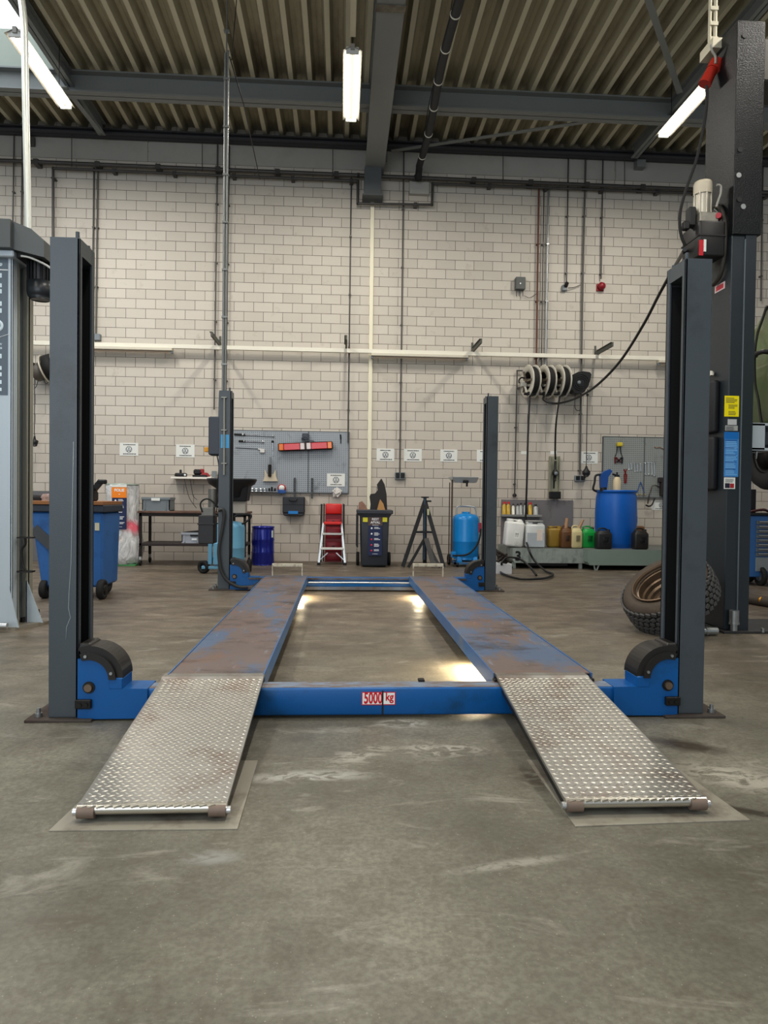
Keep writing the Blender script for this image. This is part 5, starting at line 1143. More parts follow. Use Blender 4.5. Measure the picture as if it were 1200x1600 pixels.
obj('base_frame', MB().box(xm-r, xm+r, Ym-.22, Ym-.19, .04, .07).box(xm-r, xm+r, Ym+.19, Ym+.22, .04, .07).box(xm-r, xm-r+.03, Ym-.22, Ym+.22, .04, .07).box(xm+r-.03, xm+r, Ym-.22, Ym+.22, .04, .07), mat('frame_blue_dull', (60, 110, 150), .4), t)
for sx_ in (-1, 1):
    obj('castor_wheel', wheelmb(xm+sx_*(r-.05), Ym-.2, .035, .03, .035), dark_m, t); obj('tank_foot', MB().frus((xm+sx_*.12-.04, xm+sx_*.12+.04, Ym-.2, Ym-.1, .07), (xm+sx_*.12-.03, xm+sx_*.12+.03, Ym-.16, Ym-.1, .15)), mat('drainer_blue', (20, 130, 196)), t)
    obj('wheel', wheelmb(xm+sx_*(r+.02), Ym+.18, .08, .04, .08), rubber_m, t)
xp = at(706, 800, Y=Ym-.1).x; ztr = at(725, 752, Y=Ym-.1).z
obj('tray_pole', MB().cyl((xp, Ym-.1, .05), (xp, Ym-.1, ztr+.02), .013, seg=10).cyl((xp-.03, Ym-.05, .05), (xp-.03, Ym-.05, ztr-.02), .008, seg=8), mat('pole_brown', (90, 76, 66), .5, .4), t)
x_0, x_1 = at(704, 746, Y=Ym-.1).x, at(745, 746, Y=Ym-.1).x
mb = MB().frus((x_0+.06, x_1-.02, Ym-.2, Ym+.1, ztr-.02), (x_0, x_1, Ym-.27, Ym+.17, ztr+.06), .004)
tr = obj('drip_tray', mb, mat('tray_grey', (205, 210, 214), .4, .5, .1), t); obj('tray_inside', MB().box(x_0+.015, x_1-.015, Ym-.255, Ym+.155, ztr+.0605, ztr+.062), dark_m, tr)
obj('tray_tap', MB().box((x_0+x_1)/2-.03, (x_0+x_1)/2+.05, Ym-.24, Ym-.18, ztr-.03, ztr+.01, .005).cyl(((x_0+x_1)/2+.03, Ym-.21, ztr-.03), ((x_0+x_1)/2+.03, Ym-.21, ztr-.08), .014), black_m, tr)
pts = [at(a, b_, Y=Ym-.03) for a, b_ in ((713.5, 808), (713.5, 794), (718, 791), (730, 791), (740, 792), (743.5, 797), (744, 806))]
obj('push_handle', MB().tube(smooth(pts, 5), .012), alu_m, t)
obj('valve_pipe', MB().tube(smooth([at(a, b_, Y=Ym-.3) for a, b_ in ((707, 868), (717, 868), (728, 867), (738, 861), (746, 850), (750, 838), (751, 826))], 5), .013), rubber_m, t)
obj('gauge_pipe', MB().cyl(at(750, 832, Y=Ym-.28), at(750, 817, Y=Ym-.28), .02), mat('cap_red', (170, 30, 50)), t)
obj('drain_valve', MB().box(*R(705, 862, 712, 871, Ym-.25)[:2], Ym-.3, Ym-.2, *R(705, 862, 712, 871, Ym-.25)[2:], .006), mat('drainer_blue', (20, 130, 196)), t)
# left drainer
Yw3 = depth(317, 896)-.05
t, xm, r, z0, z1 = oil_drainer(329, 379, 812, 889, Yw3, 'pale blue waste oil drainer with black funnel behind the rear left post', ('drainer_light_blue', (112, 168, 196), .35, 0, .06), 0, 0)
Ym = Yw3+r
ql = at(317, 884, Y=Ym-.1)
w = obj('wheel', MB().lathe([(.04, -.03), (.078, -.03), (.085, -.02), (.085, .02), (.078, .03), (.04, .03)], Matrix.Translation((ql.x+.02, Ym-.15, .085)) @ Matrix.Rotation(radians(60), 4, 'Z') @ Matrix.Rotation(pi/2, 4, 'Y'), 30, close=True), rubber_m, t)
w2_ = obj('wheel', wheelmb(xm+r+.05, Ym+.1, .085, .05, .085), rubber_m, t)
obj('axle_frame', MB().box(ql.x, xm+r*.5, Ym-.2, Ym-.1, .06, .10, .005).bar((ql.x+.02, Ym-.15, .09), (xm-r+.02, Ym-.1, .2), .04), mat('drainer_light_blue', (84, 166, 200)), t)
xf0, xf1 = at(326, 868, Y=Ym-.15).x, at(338, 868, Y=Ym-.15).x
obj('side_frame', MB().box(xf0, xf0+.05, Ym-.2, Ym-.16, .12, at(330, 848, Y=Ym-.15).z, .006).box(xf0+.07, xf0+.13, Ym-.22, Ym-.16, .12, at(330, 848, Y=Ym-.15).z, .006), mat('drainer_light_blue', (84, 166, 200)), t)
pts = [at(a, b_, Y=Ym-.15) for a, b_ in ((366, 808), (372, 804), (380, 804), (390, 804), (392, 807), (388, 813), (378, 819))]
obj('push_handle', MB().tube(smooth(pts, 5), .013), black_m, t)
x0_, x1_, za_, zb_ = R(317, 760, 384, 785, Ym)
zfu = at(350, 762, Y=Ym).z; ztf = at(350, 748, Y=Ym).z
mb = MB().lathe([(.06, zfu-.12), (.16, zfu-.1), (.19, zfu), (.29, zfu+.06), (.31, ztf), (.325, ztf), (.325, ztf-.02), (.30, zfu+.05), (.205, zfu-.01), (.17, zfu-.12), (.06, zfu-.14)], Matrix.Translation((xm+.03, Ym, 0)) @ Matrix.Diagonal((1, .9, 1, 1)), 32, close=True)
mb.lathe([(0, zfu-.01), (.2, zfu)], Matrix.Translation((xm+.03, Ym, 0)), 24)
obj('funnel', mb, mat('funnel_black', (34, 34, 38), .4, 0, .08), t)
zl_ = at(380, 770, Y=Ym).z
obj('funnel_stem', MB().cyl((xm+.03, Ym, z1-.02), (xm+.03, Ym, zfu-.1), .05, seg=16), dark_m, t)
xb3 = at(372, 775, Y=Ym-.15).x
solo('black_tub', MB().frus((xb3-.1, xb3+.1, Ym-.1, Ym+.2, BZ+.16), (xb3-.13, xb3+.13, Ym-.13, Ym+.23, at(372, 757, Y=Ym).z), .01), mat('tub_black', (28, 28, 32), .45), 'black tub stacked on a pale box at the right end of the bench', 'tub')
solo('pale_box', MB().box(xb3-.1, xb3+.08, Ym-.05, Ym+.15, BZ, BZ+.16, .006), mat('box_cream_grey', (176, 170, 160), .7, 0, .2, 6), 'pale box under the black tub on the bench', 'box')
# ---- blue steel drum
Yd2 = depth(409, 884); x0, x1, _, z1 = R(391, 823, 427, 884, Yd2); r = (x1-x0)/2; xm = (x0+x1)/2
t = thing('steel_drum', 'small royal blue steel drum on the floor below the large tool board', 'drum', (xm, Yd2+r, 0))
h_ = z1
pr = [(0, .004), (r*.97, .004), (r, .02)]
for zz in (.33, .66): pr += [(r*.98, h_*zz-.02), (r*1.015, h_*zz), (r*.98, h_*zz+.02)]
pr += [(r*.98, h_-.05), (r*.95, h_-.03), (r*1.0, h_-.02), (r*1.0, h_), (r*.94, h_), (r*.93, h_-.02), (0, h_-.018)]
obj('drum_body', MB().lathe(pr, Matrix.Translation((xm, Yd2+r, 0)), 40), mat('drum_blue', (22, 36, 140), .25, .2, .04, coat=.5), t)
obj('paper_label', MB().box(xm+r*.68, xm+r*.93, Yd2+.07, Yd2+.1, h_*.72, h_*.9), mat('label_pale_green', (206, 214, 196), .6), t)
# ---- large tool board
def board(px0, py0, px1, py1, name, label, m, split=None):
    x0, x1, z0, z1 = R(px0, py0, px1, py1, YW-.03); t = thing(name, label, 'tool board', base(x0, x1, YW-.03, z0))
    xs = [x0]+([at(split, 700, Y=YW-.03).x] if split else [])+[x1]
    for a, b_ in zip(xs, xs[1:]): obj('panel', MB().box(a+.003, b_-.003, YW-.03, YW-.012, z0, z1, .002), m, t)
    mb = MB()
    for a in xs: mb.box(a-.008, a+.008, YW-.034, YW, z0-.006, z1+.006)
    mb.box(x0, x1, YW-.036, YW, z0-.012, z0); mb.box(x0, x1, YW-.034, YW, z1, z1+.008)
    obj('edge_strip', mb, mat('board_edge', (100, 104, 106), .5, .4), t); return (x0, x1, z0, z1)
def peg_mat(name, c):
    m = mat(name, c, .5, .1, .06, 3, dirt=tuple(int(x*.75) for x in c), damt=.2, dscale=4); nt = m.node_tree; N = nt.nodes; L = nt.links
    b = N['Principled BSDF']; prev = b.inputs['Base Color'].links[0].from_socket; tc = N.new('ShaderNodeTexCoord')
    sx = N.new('ShaderNodeSeparateXYZ'); L.new(tc.outputs['Object'], sx.inputs[0]); cb = N.new('ShaderNodeCombineXYZ'); L.new(sx.outputs[0], cb.inputs[0]); L.new(sx.outputs[2], cb.inputs[1])
    ml = N.new('ShaderNodeVectorMath'); ml.operation = 'SCALE'; ml.inputs['Scale'].default_value = 32; L.new(cb.outputs[0], ml.inputs[0])
    fr = N.new('ShaderNodeVectorMath'); fr.operation = 'FRACTION'; L.new(ml.outputs[0], fr.inputs[0]); sb = N.new('ShaderNodeVectorMath'); sb.operation = 'SUBTRACT'; sb.inputs[1].default_value = (.5, .5, 0); L.new(fr.outputs[0], sb.inputs[0])
    ln = N.new('ShaderNodeVectorMath'); ln.operation = 'LENGTH'; L.new(sb.outputs[0], ln.inputs[0]); lt = N.new('ShaderNodeMath'); lt.operation = 'LESS_THAN'; lt.inputs[1].default_value = .2; L.new(ln.outputs['Value'], lt.inputs[0])
    x = N.new('ShaderNodeMix'); x.data_type = 'RGBA'; L.new(lt.outputs[0], x.inputs[0]); L.new(prev, x.inputs[6]); x.inputs[7].default_value = lin(tuple(int(k*.55) for k in c)); L.new(x.outputs[2], b.inputs['Base Color']); return m
bx0, bx1, bz0_, bz1_ = board(362, 674, 545, 769, 'tool_board', 'large grey perforated tool board on the wall right of the rear left post', peg_mat('pegboard_grey', (158, 164, 170)), 482)
YP = YW-.037
def wrench_t(pa, pb, label, hl):
    a, b_ = at(*pa, Y=YP), at(*pb, Y=YP); d = (b_-a)
    t = thing('torque_wrench', label, 'wrench', a.lerp(b_, .5))
    obj('grip', MB().cyl(a, a+d*.28, .016, .018, 10), black_m, t); obj('shaft', MB().cyl(a+d*.28, b_, .010, seg=8).lathe([(0, -.01), (.018, -.008), (.018, .012), (0, .014)], Matrix.Translation(b_) @ Matrix.Rotation(pi/2, 4, 'X'), 14), chrome_m, t); obj('collar', MB().cyl(a+d*.2, a+d*.24, .0185, seg=10), alu_m, t)
wrench_t((366, 678.5), (427, 681.5), 'long torque wrench, topmost tool on the large tool board', 0)
wrench_t((373, 689), (411, 690.5), 'shorter torque wrench, second tool down on the large tool board', 0)
mb = MB(); a, b_ = at(368, 699.5, Y=YP), at(406, 701.5, Y=YP); mb.bar(a, b_, .006, .006, (0, 1, 0)); 
t = thing('pull_gauge', 'thin rod tool with a pale jaw, third down on the large tool board', 'tool', a); obj('rod', mb, dark_m, t)
q = at(411, 704, Y=YP); obj('jaw', MB().box(q.x-.05, q.x+.03, YP-.02, YP+.02, q.z-.04, q.z+.025, .01).box(q.x-.08, q.x-.02, YP-.01, YP+.01, q.z+.01, q.z+.03, .004), mat('jaw_pale', (206, 204, 198), .4, .3), t)
mb = MB(); q = at(426, 690, Y=YP); t = thing('ratchet_tool', 'small black-knobbed tool hanging left of the red light bar', 'tool', q)
obj('knob', MB().lathe([(0, -.02), (.02, -.01), (.02, .01), (0, .02)], Matrix.Translation(q) @ Matrix.Rotation(pi/2, 4, 'X')), black_m, t)
obj('tool_shaft', MB().cyl(q+V((0, 0, -.02)), at(426.5, 704, Y=YP), .011).cyl(at(427, 704, Y=YP), at(427, 712, Y=YP), .006), chrome_m, t)
q0 = at(422, 745, Y=YP); t = thing('dust_brush', 'cream dustpan with a dark brush hanging on the large tool board', 'dustpan', q0)
P4 = [(at(a, b_, Y=YP).x, at(a, b_, Y=YP).z) for a, b_ in ((411, 752), (434, 752), (431, 743), (431, 734), (427, 741), (418, 741), (414, 734), (414, 744))]
obj('pan', MB().prism(P4, 'xz', YP-.03, YP+.015), mat('pan_cream', (206, 194, 170), .5, 0, .1, 12), t)
obj('brush', MB().box(*R(419.5, 726, 424.5, 745, YP)[:2], YP-.07, YP-.031, *R(419.5, 726, 424.5, 745, YP)[2:], .008), mat('brush_dark', (30, 24, 22), .8), t)
obj('handle', MB().box(*R(421, 714, 424, 727, YP)[:2], YP-.06, YP-.03, *R(421, 714, 424, 727, YP)[2:], .004), grey_m, t)
# row of sockets at the foot of the board
mb = MB(); zs_ = at(405, 767.5, Y=YP).z
solo('socket_rail', MB().box(at(384, 767, Y=YP).x, at(437, 767, Y=YP).x, YW-.10, YW-.037, zs_-.012, zs_-.002), steel_m, 'narrow metal ledge along the lower left edge of the large tool board', 'rail')
for k, px in enumerate((388, 394.5, 401, 408, 414.5)):
    q = at(px, 764, Y=YP); solo('hole_saw', MB().lathe([(0, 0), (.018, 0), (.022, .02), (.028, .045), (.012, .05), (0, .05)], Matrix.Translation((q.x, YW-.07, zs_-.002)), 14), chrome_m, 'small chrome cone tool in the row on the ledge of the large tool board', 'socket', 'chrome cone tools on the ledge')
for k, px in enumerate((421, 425, 430)):
    q = at(px, 764, Y=YP); solo('drive_socket', MB().cyl((q.x, YW-.07, zs_-.002), (q.x, YW-.07, zs_+.05+.02*(k % 2)), .014, seg=10), dark_m, 'small dark socket on the ledge beside the red and blue tin', 'socket', 'dark sockets on the ledge')
q = at(440.5, 770, Y=YP); t = thing('tape_tin', 'round red, white and blue roll hanging at the lower edge of the large tool board', 'roll', q)
obj('tin_body', MB().lathe([(0, 0), (.062, 0), (.062, .05), (0, .05)], face_cam(q.x, YW-.04, q.z+.07), 28), mat('tin_red', (176, 36, 44), .4), t)
obj('tin_front', MB().lathe([(0, 0), (.045, 0), (.045, .004), (0, .004)], face_cam(q.x, YW-.09, q.z+.075), 24), paper_m, t)
obj('blue_cup', MB().box(q.x-.06, q.x+.06, YW-.1, YW-.037, q.z-.01, q.z+.045, .006), mat('cup_blue', (40, 84, 150), .4), t)
# tail light bar
t0 = at(477, 697, Y=YW-.12); t = thing('trailer_light_bar', 'red and amber trailer light bar hanging on the large tool board', 'light bar', t0)
A_, B_ = at(434.5, 699, Y=YW-.12), at(520, 695.5, Y=YW-.12); d = (B_-A_); L_ = d.length; ang = atan2(d.z, d.x)
Ml = Matrix.Translation(A_) @ Matrix.Rotation(-ang, 4, 'Y')
hz = .062
obj('bar_housing', MB().box(0, L_, 0, .06, -hz, hz, .012, Ml), mat('bar_black', (40, 20, 20), .4), t)
amb = mat('lens_amber', (226, 120, 30), .25, 0, .03, coat=.5); redl = mat('lens_red', (200, 24, 32), .25, 0, .08, 30, coat=.5); whl = mat('lens_white', (216, 206, 206), .3)
for a, b_, m in ((.012, .10, amb), (.10, .40, redl), (.40, .485, whl), (.515, .60, whl), (.60, .90, redl), (.90, .985, amb)):
    obj('lens', MB().box(L_*a+.003, L_*b_-.003, -.012, .005, -hz+.012, hz-.012, .006, Ml), m, t)
obj('cable_bunch', MB().tube(smooth([A_+d*.46+V((0, .0, .07)), A_+d*.43+V((0, 0, .12)), A_+d*.5+V((0, 0, .15)), A_+d*.56+V((0, 0, .10)), A_+d*.48+V((0, .01, .09)), A_+d*.6+V((0, -.01, .08)), A_+d*.66+V((0, 0, .07))], 5), .008).box(t0.x-.05, t0.x+.05, YW-.12, YW-.04, t0.z+.1, t0.z+.2, .01), mat('cable_slate', (70, 76, 86), .5), t)
solo('marker_pen', MB().cyl(at(532, 679, Y=YP), at(532.5, 686, Y=YP), .011, seg=8).cyl(at(532.5, 686, Y=YP), at(532.5, 693, Y=YP), .007, seg=8), black_m, 'small black pen-like tool hanging at the upper right of the large tool board', 'tool')
for px, l_ in ((460.5, 'perforated steel strip above the black case'), (487.5, 'perforated steel strip hanging between the black case and the step ladder')):
    x0, x1, z0, z1 = R(px-1.7, 747, px+1.7, 779 if px > 480 else 777, YW-.05); mb = MB().box(x0, x1, YW-.055, YW-.036, z0, z1)
    t = thing('steel_strip', l_, 'bracket', base(x0, x1, YW-.05, z0)); obj('strip', mb, mat('strip_grey', (84, 86, 88), .5, .4), t)
    mb = MB()
    for k in range(5): mb.cyl(((x0+x1)/2, YW-.057, z0+.06+k*.06), ((x0+x1)/2, YW-.054, z0+.06+k*.06), .007, seg=8)
    obj('strip_holes', mb, black_m, t)
x0, x1, z0, z1 = R(441.5, 776, 476, 806, YW-.15)
t = thing('tool_case', 'black plastic tool case with a blue label hanging on the wall', 'case', base(x0, x1, YW-.15, z0)); hm = (z0+z1)/2
obj('case_body', MB().frus((x0+.02, x1-.02, YW-.15, YW-.03, z0), (x0, x1, YW-.15, YW-.03, z0+.05), .01).box(x0, x1, YW-.16, YW+.002, z0+.04, z1, .015), mat('case_black', (52, 54, 60), .5, 0, .06), t)
obj('case_seam', MB().box(x0+.01, x1-.01, YW-.163, YW-.15, hm+.02, hm+.03), black_m, t)
obj('blue_label', MB().box(x0+.09, x1-.1, YW-.164, YW-.155, z0+.03, z0+.075), mat('label_blue', (40, 130, 200), .4), t)
obj('case_handle', MB().tube(smooth([(x0+.1, YW-.16, z1-.03), (x0+.12, YW-.18, z1-.06), (x1-.14, YW-.18, z1-.06), (x1-.12, YW-.16, z1-.03)], 4), .01), black_m, t)
qt = at(526, 772, Y=YW-.06); random.seed(21); mb = MB()
for k in range(9): mb.frus((-.045, .045, -.012, .012, -.04), (-.03, .035, -.02, .006, .04), .004, TR((qt.x+random.uniform(-.03, .03), YW-.055+random.uniform(-.012, .012), qt.z+random.uniform(-.05, .06)), random.uniform(-20, 20), random.uniform(-50, 50), random.uniform(-30, 30)))
mb.box(qt.x-.01, qt.x+.01, YW-.05, YW+.002, qt.z-.01, qt.z+.01)
solo('tissue_wad', mb, mat('tissue_white', (222, 218, 212), .9, 0, .05), 'crumpled white tissue on the wall below the notice of the large tool board', 'tissue')
# ---- red step ladder with creeper board behind
Yl = depth(520, 883)
x0, x1, z0, z1 = R(499, 788, 541, 883, Yl); 
xa0, xa1 = at(503, 800, Y=Yl).x, at(536, 800, Y=Yl).x; xb0_, xb1_ = at(498, 880, Y=Yl).x, at(539, 880, Y=Yl).x
t = thing('step_ladder', 'folding aluminium step ladder with two steps and a red platform, beside the wheeled bin', 'step ladder', ((x0+x1)/2, Yl, 0))
zp = at(520, 818, Y=Yl).z
for a, b_, s in ((xb0_, xa0, 1), (xb1_, xa1, -1)):
    obj('front_rail', MB().bar((a, Yl, .02), (b_+s*.02, Yl+.12, zp), .03, .045, (0, 1, 0)), alu_m, t)
    obj('rubber_foot', MB().box(a-.025, a+.025, Yl-.03, Yl+.03, 0, .04, .005), black_m, t)
    obj('rear_rail', MB().bar((a+s*.02, Yl+.25, .02), (b_-s*.01, Yl+.16, z1), .03, .03, (0, 1, 0)), mat('ladder_dark_rail', (66, 62, 60), .5, .3), t)
for py in (835, 858):
    z_ = at(520, py, Y=Yl).z; k = z_/zp; obj('step', MB().box(xb0_*(1-k)+(xa0+.02)*k, xb1_*(1-k)+(xa1-.02)*k, Yl-.0+.1*k-.05, Yl+.1*k+.1, z_-.01, z_+.02, .004), mat('step_pale', (224, 222, 216), .4, .2), t)
redm = mat('ladder_red', (206, 40, 36), .35, 0, .06)
obj('platform', MB().box(xa0+.03, xa1-.02, Yl-.06, Yl+.16, zp-.015, zp+.025, .008), redm, t)
for s, a in ((1, xb0_), (-1, xb1_)): obj('diagonal_brace', MB().bar((a+s*.02, Yl+.02, .08), (a+s*.13, Yl+.03, at(520, 864, Y=Yl).z), .016, .012, (0, 1, 0)), alu_m, t)
Yc = Yl+.3; t = thing('creeper_board', 'red padded mechanic creeper standing against the wall behind the step ladder', 'creeper', ((x0+x1)/2, Yc, 0))
xc0, xc1 = at(508, 830, Y=Yc).x, at(534, 830, Y=Yc).x; zt4 = at(520, 787, Y=Yc).z
rd = mat('creeper_red', (150, 30, 44), .4, 0, .1); w_ = (xc1-xc0)
obj('board', MB().box(xc0, xc1, Yc, Yc+.03, 0.02, zt4-.15, .006), rd, t)
obj('head_cushion', MB().box(xc0, xc1, Yc-.05, Yc+.02, zt4-.16, zt4, .02, seg=3), redm, t)
for a, b_ in ((.05, .17), (.2, .36), (.42, .6), (.64, .74)): obj('pad', MB().box(xc0+.01, xc1-.01, Yc-.03, Yc+.0, zt4*a, zt4*b_, .012, seg=2), rd, t)
for s in (xc0-.03, xc1+.01): obj('side_bar', MB().box(s, s+.02, Yc, Yc+.03, .03, zt4), mat('creeper_frame', (44, 40, 40), .5, .4), t)
for zz in (.3, .5, .72): obj('strap_hole', MB().lathe([(.012, 0), (.022, 0), (.022, .003), (.012, .003)], face_cam((xc0+xc1)/2, Yc-.033, zt4*zz-.02), 12, close=True), black_m, t)
# ---- wheeled bin
Yn = depth(585, 887); x0, x1, z0, z1 = R(563, 800, 608, 886, Yn); 
t = thing('wheeled_bin', 'charcoal wheeled waste bin with a brown and navy sign', 'bin', ((x0+x1)/2, Yn, 0)); bn_m = mat('bin_charcoal', (56, 60, 68), .55, 0, .12, 5, dirt=(84, 82, 80), damt=.2)
h_ = z1; tp = .016
obj('bin_body', MB().frus((x0+.02, x1-.02, Yn+.04, Yn+.42, .02), (x0, x1, Yn, Yn+.5, h_-.03), .02, seg=2), bn_m, t)
xr0, xr1 = at(558, 797, Y=Yn).x, at(614, 797, Y=Yn).x
obj('bin_rim', MB().box(xr0, xr1, Yn-.03, Yn+.53, h_-.03, h_+.03, .01).frus((x0+.0, x1-.0, Yn, Yn+.5, h_-.08), (xr0+.02, xr1-.02, Yn-.02, Yn+.52, h_-.03)), bn_m, t)
obj('bin_lid', MB().box(x0-.055, x0-.03, Yn+.0, Yn+.5, h_*.36, h_-.03, .008), mat('lid_dark', (40, 42, 48), .5), t) 
for s in (x0-.045, x1+.005): obj('wheel', wheelmb(s+.02, Yn+.38, .10, .045, .10), rubber_m, t)
ys = Yn+.004
sx0, sx1_, sz0, sz1 = R(575.5, 806.5, 597, 868, ys); 
def tilt_y(z): return Yn+.04*(1-(z-.02)/(h_-.05))-.004
sg = obj('sign_sheet', MB().prism([(sx0, sz0), (sx1_, sz0), (sx1_, sz1), (sx0, sz1)], 'xz', Yn+.0, Yn+.02), navy_m, t)
zb5 = sz1-(sz1-sz0)*.24
obj('brown_header', MB().box(sx0-.004, sx1_+.004, Yn-.003, Yn, zb5, sz1), mat('sign_brown', (92, 74, 70), .6), sg)
mb = MB().text('REST', .048, face_cam((sx0+sx1_)/2, Yn-.0035, sz1-.045), .001, .0003).text('AFVAL', .048, face_cam((sx0+sx1_)/2, Yn-.0035, sz1-.092), .001, .0003); mb.box((sx0+sx1_)/2-.045, (sx0+sx1_)/2+.045, Yn-.0045, Yn-.003, sz1-.132, sz1-.126); obj('header_lettering', mb, wink_m, sg)
pict(sg, sx0, sx1_, sz0+.03, zb5, Yn, 5, (0, 0, 1, 1, 1), 8)
for a, b_ in ((567, 574.5), (597.5, 605)): x_, x__, z_, z__ = R(a, 808.5, b_, 815.5, Yn); obj('yellow_tape', MB().box(x_, x__, Yn-.003, Yn+.02, z_, z__), mat('tape_yellow', (222, 214, 60), .5), t)
# black fender liner sticking out of the bin
yf = Yn+.25; P5 = [(578, 797), (579, 788), (577.5, 776), (579, 772), (586, 771), (590, 766), (589, 757), (596, 747.5), (601, 757), (604, 772), (605, 797)]
t = solo('fender_liner', MB().prism([(at(a, b_, Y=yf).x, at(a, b_, Y=yf).z) for a, b_ in P5], 'xz', yf, yf+.02), mat('liner_black', (44, 42, 42), .6, 0, .1), 'torn black plastic wheel arch liner sticking out of the wheeled bin', 'car part')
P6 = [(589, 797), (592, 786), (594, 780), (599, 787), (602, 797)]
solo('cardboard_scrap', MB().prism([(at(a, b_, Y=yf-.1).x, at(a, b_, Y=yf-.1).z) for a, b_ in P6], 'xz', yf-.1, yf-.09), mat('cardboard', (186, 142, 92), .8, 0, .08), 'torn piece of cardboard in front of the black liner on the bin', 'cardboard')
P7 = [(560, 797), (561, 785), (566, 783), (571, 789), (575, 797)]
solo('paper_scrap', MB().prism([(at(a, b_, Y=yf-.1).x, at(a, b_, Y=yf-.1).z) for a, b_ in P7], 'xz', yf-.1, yf-.06), mat('scrap_brown', (150, 116, 100), .8, 0, .3, 20), 'crumpled brownish scrap on the left of the bin top', 'scrap')
# ---- tripod axle stand
Ya = depth(660, 888); q = at(664, 778, Y=Ya+.25)
t = thing('axle_stand', 'tall black tripod axle stand against the wall', 'axle stand', (q.x, Ya+.25, 0)); am = mat('stand_black', (36, 36, 38), .45, .2, .1)
zt5 = q.z; top = V((q.x, Ya+.25, zt5-.04)); feet = [V((at(629, 886, Y=Ya+.15).x, Ya+.12, .01)), V((at(693, 886, Y=Ya+.12).x, Ya+.1, .01)), V((q.x+.03, Ya+.42, .01))]
for f in feet: obj('leg', MB().bar(f, top, .055, .03, (0, 1, 0)), am, t)
obj('centre_tube', MB().cyl((q.x, Ya+.25, .1), (q.x, Ya+.25, zt5), .024, seg=14), mat('stand_blue_grey', (58, 76, 90), .4, .2), t)
a1, a2, a3 = (f.lerp(top, .52) for f in feet)
obj('cross_brace', MB().bar(a1, a2, .03, .012, (0, 1, 0)).bar(a1, a3, .03, .012, (0, 1, 0)).bar(a2, a3, .03, .012, (0, 1, 0)), am, t)
hub = V((q.x, Ya+.22, .42))
obj('lower_brace', MB().bar(feet[0]+V((.08, -.04, 0)), hub, .04, .02, (0, 1, 0)), am, t); obj('lower_brace', MB().bar(feet[1]+V((-.06, -.04, 0)), hub, .04, .02, (0, 1, 0)), am, t)
obj('front_plate', MB().bar((q.x+.12, Ya+.05, .02), (q.x+.02, Ya+.2, .42), .07, .02, (0, 1, 0)), mat('plate_dark_grey', (70, 68, 66), .5, .3), t)
obj('saddle', MB().box(q.x-.055, q.x+.055, Ya+.22, Ya+.28, zt5, zt5+.02, .004).box(q.x+.02, q.x+.09, Ya+.2, Ya+.26, zt5-.06, zt5-.035, .004), am, t)
obj('sticker', MB().box(q.x+.025, q.x+.055, Ya+.165, Ya+.17, zt5-.25, zt5-.16), mat('sticker_dull_white', (186, 186, 150), .6), t)
# ============================================================ right part of the wall
# grey back panel and shelf with bottles
x0, x1, z0, z1 = R(783, 781, 895, 858, YW-.02)
solo('wall_panel', MB().box(x0, x1, YW-.02, YW+.002, z0-.1, z1, .003), mat('panel_mauve_grey', (126, 122, 124), .5, .2, .08, 3, dirt=(104, 100, 100), damt=.3), 'grey sheet metal panel on the wall behind the canisters', 'panel')
x0, x1, z0, z1 = R(784, 804, 846, 807.5, YW-.1)
solo('bottle_shelf', MB().box(x0, x1, YW-.14, YW-.021, z0, z1, .002), mat('shelf_grey', (150, 150, 148), .45, .3), 'narrow grey shelf carrying the small bottles', 'shelf')
SZ = z1
def bottle(px, py, kind, label, r=.034):
    q = at(px, py, Y=YW-.08); h = q.z-SZ; cols = {'y': ((190, 160, 70), (206, 30, 24)), 's': ((170, 172, 170), (40, 40, 40)), 'w': ((214, 212, 204), (50, 50, 50))}[kind]
    t = thing('lubricant_bottle', label, 'bottle', (q.x, YW-.08, SZ), 'small bottles on the grey shelf')
    M_ = Matrix.Translation((q.x, YW-.08, SZ))
    obj('bottle_body', MB().lathe([(0, 0), (r, 0), (r, h*.68), (r*.5, h*.8), (r*.4, h*.84), (0, h*.84)], M_, 16), mat('bottle_'+kind, cols[0], .35, .1), t)
    obj('cap', MB().lathe([(0, h*.84), (r*.55, h*.84), (r*.5, h), (0, h)], M_, 12), mat('cap_'+kind, cols[1], .4), t)
bottle(788, 784, 'y', 'yellow bottle with red cap, leftmost on the grey shelf'); bottle(794.5, 784, 'y', 'yellow bottle with red cap, second from the left on the grey shelf')
bottle(802, 787, 'w', 'white bottle next to the two yellow ones on the grey shelf', .028); bottle(809, 787, 's', 'silver bottle, fourth from the left on the grey shelf', .028)
bottle(814, 786, 's', 'silver bottle, fifth from the left on the grey shelf', .028); bottle(820.5, 786, 's', 'silver bottle just left of the hanging black hose', .028)
bottle(828.5, 785, 'y', 'single yellow bottle with red cap just right of the hanging hose'); bottle(837, 788, 's', 'silver bottle, rightmost on the grey shelf', .04)
